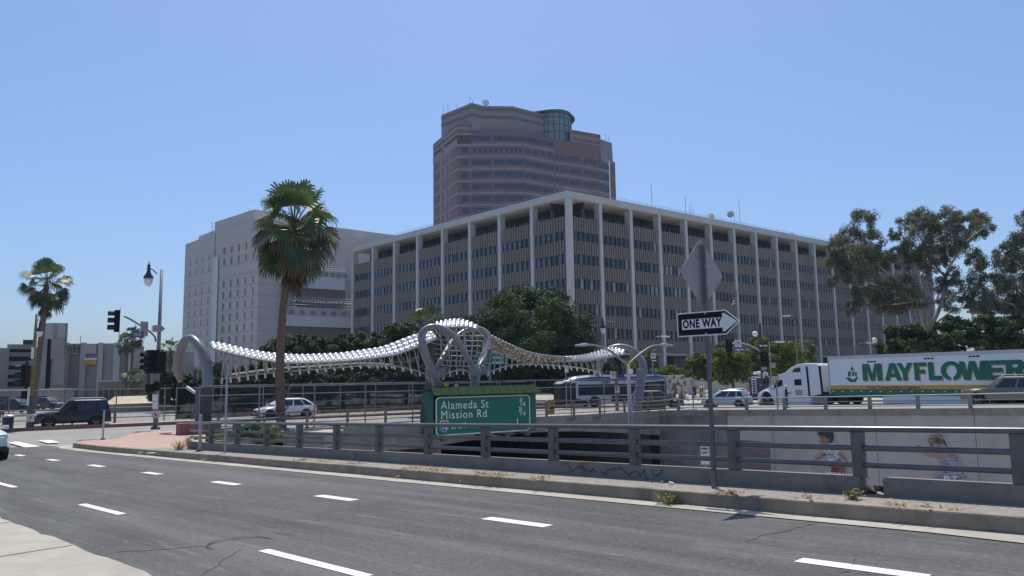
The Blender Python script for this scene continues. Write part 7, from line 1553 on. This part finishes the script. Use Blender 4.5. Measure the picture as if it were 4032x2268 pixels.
ps('side_gap', [(3172, 1443), (3180, 1443), (3192, 1560), (3184, 1560)], 'hole'); ps('side_gap', [(3222, 1441), (3230, 1441), (3242, 1553), (3236, 1553)], 'hole'); ps('headlight', [(3010, 1543), (3026, 1538), (3023, 1546), (3008, 1550)], 'sign_black'); ps('side_marker', [(3131, 1534), (3159, 1535), (3160, 1556), (3133, 1556)], 'signback', .006); ps('door_seam', [(3082, 1495), (3082.8, 1495), (3085, 1560), (3084, 1560)], 'galv', .004); ps('step', [(3055, 1572), (3090, 1572), (3090, 1590), (3055, 1590)], 'chrome', .02); ps('fuel_tank', [(3095, 1568), (3192, 1566), (3192, 1596), (3095, 1598)], 'p_truck', .03)
def arcp(px, r): pass
m = MB(); m.tube([Vector((wx_ - .66 * math.cos(R_(a)), .02, .5 + .66 * math.sin(R_(a)))) for a in range(10, 181, 15)], .09, 6); m.build('fender', 'p_truck', t, smooth=True)
xx, zz = tl(3049, 1535); m = MB(); m.tube([(xx, .0, zz), (xx + .3, .38, zz + .3), (xx + .38, .4, zz + 1.0)], .035, 5); m.box((xx + .42, .42, zz + .85), (.16, .3, .8)); m.build('mirror', 'car_black', t, bevel=.03)
m = MB(); a = tl(3044, 1518); b = tl(3055, 1488); m.add([(a[0] + .03, -.15, a[1]), (a[0] + .03, -2.25, a[1]), (b[0] + .03, -2.2, b[1]), (b[0] + .03, -.2, b[1]), (a[0] - .05, -.15, a[1]), (a[0] - .05, -2.25, a[1]), (b[0] - .05, -2.2, b[1]), (b[0] - .05, -.2, b[1])], [(0, 1, 2, 3), (7, 6, 5, 4), (0, 4, 5, 1), (1, 5, 6, 2), (2, 6, 7, 3), (3, 7, 4, 0)]); m.build('windscreen', 'car_glass', t)
m = MB(); m.bx(-4.2, tl(3200, 1570)[0], -1.6, -.7, .62, .85); m.build('chassis', 'car_black', t); m = MB(); rr_ = random.Random(3); m.tube([(.5, -.4, 1.5), (.25, -.3, .9), (-.2, -.5, 1.1)], .03, 5); m.build('air_hose', 'car_black', t)
wheel(t, (wx_, -.24, .5), .5, 1, 'chrome', .32); wheel(t, (wx_, -2.16, .5), .5, -1, 'chrome', .32)
for px in (3257, 3318):
    x = tl(px, 1589)[0]; wheel(t, (x, -.32, .5), .5, 1, 'chrome', .5); wheel(t, (x, -2.08, .5), .5, -1, 'chrome', .5)
m = MB()
for px in (3257, 3318): x = tl(px, 1589)[0]; m.bx(x - .55, x + .55, -2.4, -.02, 1.03, 1.07)
m.build('mud_guard', 'car_black', t)
# ------------------------------------------------------------------ people
def person(label, loc, rz, h, pose, shirt, pants, skin='skin', hair='hair', cap=None, group=None):
    t = root('person', label, 'person', loc, rz, group); s = h / 1.75; J = {}
    legs = pose.get('legs', ((.02, .0), (-.02, .0))); arms = pose.get('arms', (((.02, -.28), (.08, -.5)), ((.02, -.28), (.08, -.5))))
    vs, es, rs = [], [], []
    def add(p, r, par=None):
        vs.append(Vector(p) * s); rs.append(r * s)
        if par is not None: es.append((par, len(vs) - 1))
        return len(vs) - 1
    pel = add((0, 0, .95), .135); wa = add((0, 0, 1.10), .125, pel); ch = add((.01, 0, 1.30), .15, wa); nk0 = add((.0, 0, 1.46), .085, ch); nk = add((.015, 0, 1.53), .055, nk0); hd = add((.025, 0, 1.62), .088, nk); ht = add((.02, 0, 1.70), .07, hd)
    hands = []
    for sd, (dx, kx), ar in ((1, legs[0], arms[0]), (-1, legs[1], arms[1])):
        hp = add((0, sd * .09, .88), .10, pel); kn = add((dx * .5 + kx, sd * .10, .48), .062, hp); an = add((dx, sd * .10, .09), .042, kn); to = add((dx + .17, sd * .12, .035), .035, an)
        sh = add((0, sd * .185, 1.42), .065, ch); el = add((ar[0][0], sd * .235, 1.42 + ar[0][1]), .045, sh); wr = add((ar[1][0], sd * (.235 - .05), 1.42 + ar[1][1]), .03, el)
        d = (vs[wr] - vs[el]).normalized(); pm = add(tuple((vs[wr] + d * .07 * s) / s), .032, wr); hands.append(pm)
        lat = d.cross(Vector((0, sd, 0))).normalized() if abs(d.y) < .9 else Vector((1, 0, 0))
        for k, (of, ln) in enumerate(((-.03, .07), (-.01, .085), (.012, .08), (.032, .062))):
            a = add(tuple((vs[pm] + d * .035 * s + lat * of * s) / s), .009, pm); b = add(tuple((vs[a] + d * ln * .55 * s) / s), .0085, a); add(tuple((vs[b] + (d + Vector((0, -sd * .5, 0))).normalized() * ln * .45 * s) / s), .007, b)
        th = add(tuple((vs[wr] + d * .03 * s + Vector((.035, 0, 0)) * s) / s), .011, wr); add(tuple((vs[th] + (d + Vector((.5, 0, 0))).normalized() * .05 * s) / s), .009, th)
    me = bpy.data.meshes.new('b'); me.from_pydata([tuple(v) for v in vs], es, []); o = bpy.data.objects.new('b', me); COL.objects.link(o)
    sk = o.modifiers.new('s', 'SKIN')
    for i, v in enumerate(me.skin_vertices[0].data): v.radius = (rs[i], rs[i]); v.use_root = (i == 0)
    o.modifiers.new('u', 'SUBSURF').levels = 1
    dg = bpy.context.evaluated_depsgraph_get(); m2 = bpy.data.meshes.new_from_object(o.evaluated_get(dg)); bpy.data.objects.remove(o)
    for k in (shirt, pants, skin, 'black'): m2.materials.append(M[k])
    hp_ = [vs[i] for i in hands]
    for f in m2.polygons:
        c = f.center; z = c.z / s
        f.material_index = 3 if z < .085 else 1 if z < .96 and abs(c.y) < .19 * s and not any((c - q).length < .13 * s for q in hp_) else 2 if z > 1.5 or any((c - q).length < .14 * s for q in hp_) else 0
        f.use_smooth = True
    bo = bpy.data.objects.new('body', m2); COL.objects.link(bo); bo.parent = t
    m = MB(); m.lathe([(.095 * s, 1.63 * s), (.102 * s, 1.69 * s), (.085 * s, 1.75 * s), (.04 * s, 1.785 * s), (.005, 1.79 * s)], 12, 0, T(-.005 * s, 0, 0))
    if cap: m.box((.1 * s, 0, 1.67 * s), (.14 * s, .14 * s, .015 * s))
    m.build('cap' if cap else 'hair', cap or hair, t, smooth=True); m = MB(); m.lathe([(.018 * s, 0), (.006 * s, .05 * s)], 6, 0, T(.115 * s, 0, 1.60 * s)); 
    for y in (.03, -.03): m.box((.106 * s, y * s, 1.645 * s), (.012 * s, .022 * s, .01 * s))
    m.build('face', skin, t); return t
p = gp(3096, 60, -.05); person('person in dark clothes and white cap standing by the truck door holding a pale bag', p, R_(-20), 1.74, dict(arms=(((.05, -.25), (.28, -.22)), ((.05, -.27), (.26, -.28))), legs=((.06, .02), (-.08, .02))), 'cloth_dark', 'cloth_dark', cap='cloth_white')
t = root('shoulder_bag', 'pale bag held by the person beside the truck', 'bag', p + Vector((.26, -.12, 1.08))); m = MB(); m.box((0, 0, -.1), (.26, .16, .28)); m.build('bag_body', 'cloth_white', t, bevel=.04); m = MB(); m.tube([(-.1, 0, .03), (-.04, 0, .16), (.04, 0, .16), (.1, 0, .03)], .012, 5); m.build('handle', 'cloth_gray', t)
p = D(2737, 1572, 90); p.z = -.85; person('person in black with raised arm near the bollards', p, R_(-70), 1.76, dict(arms=(((.08, -.1), (.22, .1)), ((.02, -.28), (.06, -.5)))), 'cloth_dark', 'cloth_dark', 'skin_dark')
p = D(2685, 1572, 90); p.z = -.85; person('person in grey walking past the white peaked block', p, R_(10), 1.76, dict(arms=(((.1, -.25), (.25, -.42)), ((-.1, -.27), (-.16, -.5))), legs=((.24, .04), (-.22, .02))), 'cloth_gray', 'cloth_blue', 'skin_dark')
p = G(4, 1668, -.75); person('person in blue grey shirt at the left edge beyond the crossing', p, R_(-60), 1.72, dict(), 'cloth_blue', 'cloth_dark', 'skin_dark')
p = D(8, 1690, 49.5); t = root('trash_bin', 'black street bin beside the person at the left edge', 'bin', (p.x + .35, p.y, -.95)); m = MB(); m.lathe([(.3, 0), (.32, .9)], 12); m.build('body', 'car_black', t); m = MB(); m.lathe([(.34, .9), (.34, .97), (.2, 1.05)], 12); m.build('lid', 'galv', t)

# ------------------------------------------------------------------ thin city air
hm = bpy.data.materials.new('haze'); hm.use_nodes = True; n = hm.node_tree.nodes; n.remove(n['Principled BSDF']); pv = n.new('ShaderNodeVolumePrincipled'); pv.inputs['Color'].default_value = (.62, .76, 1.0, 1); pv.inputs['Density'].default_value = .00016; pv.inputs['Anisotropy'].default_value = .2
hm.node_tree.links.new(pv.outputs[0], n['Material Output'].inputs['Volume']); M['haze'] = hm
b = MB(); b.bx(-700, 700, -250, 800, -8.5, 125); o = b.build('haze', 'haze'); o['kind'] = 'stuff'
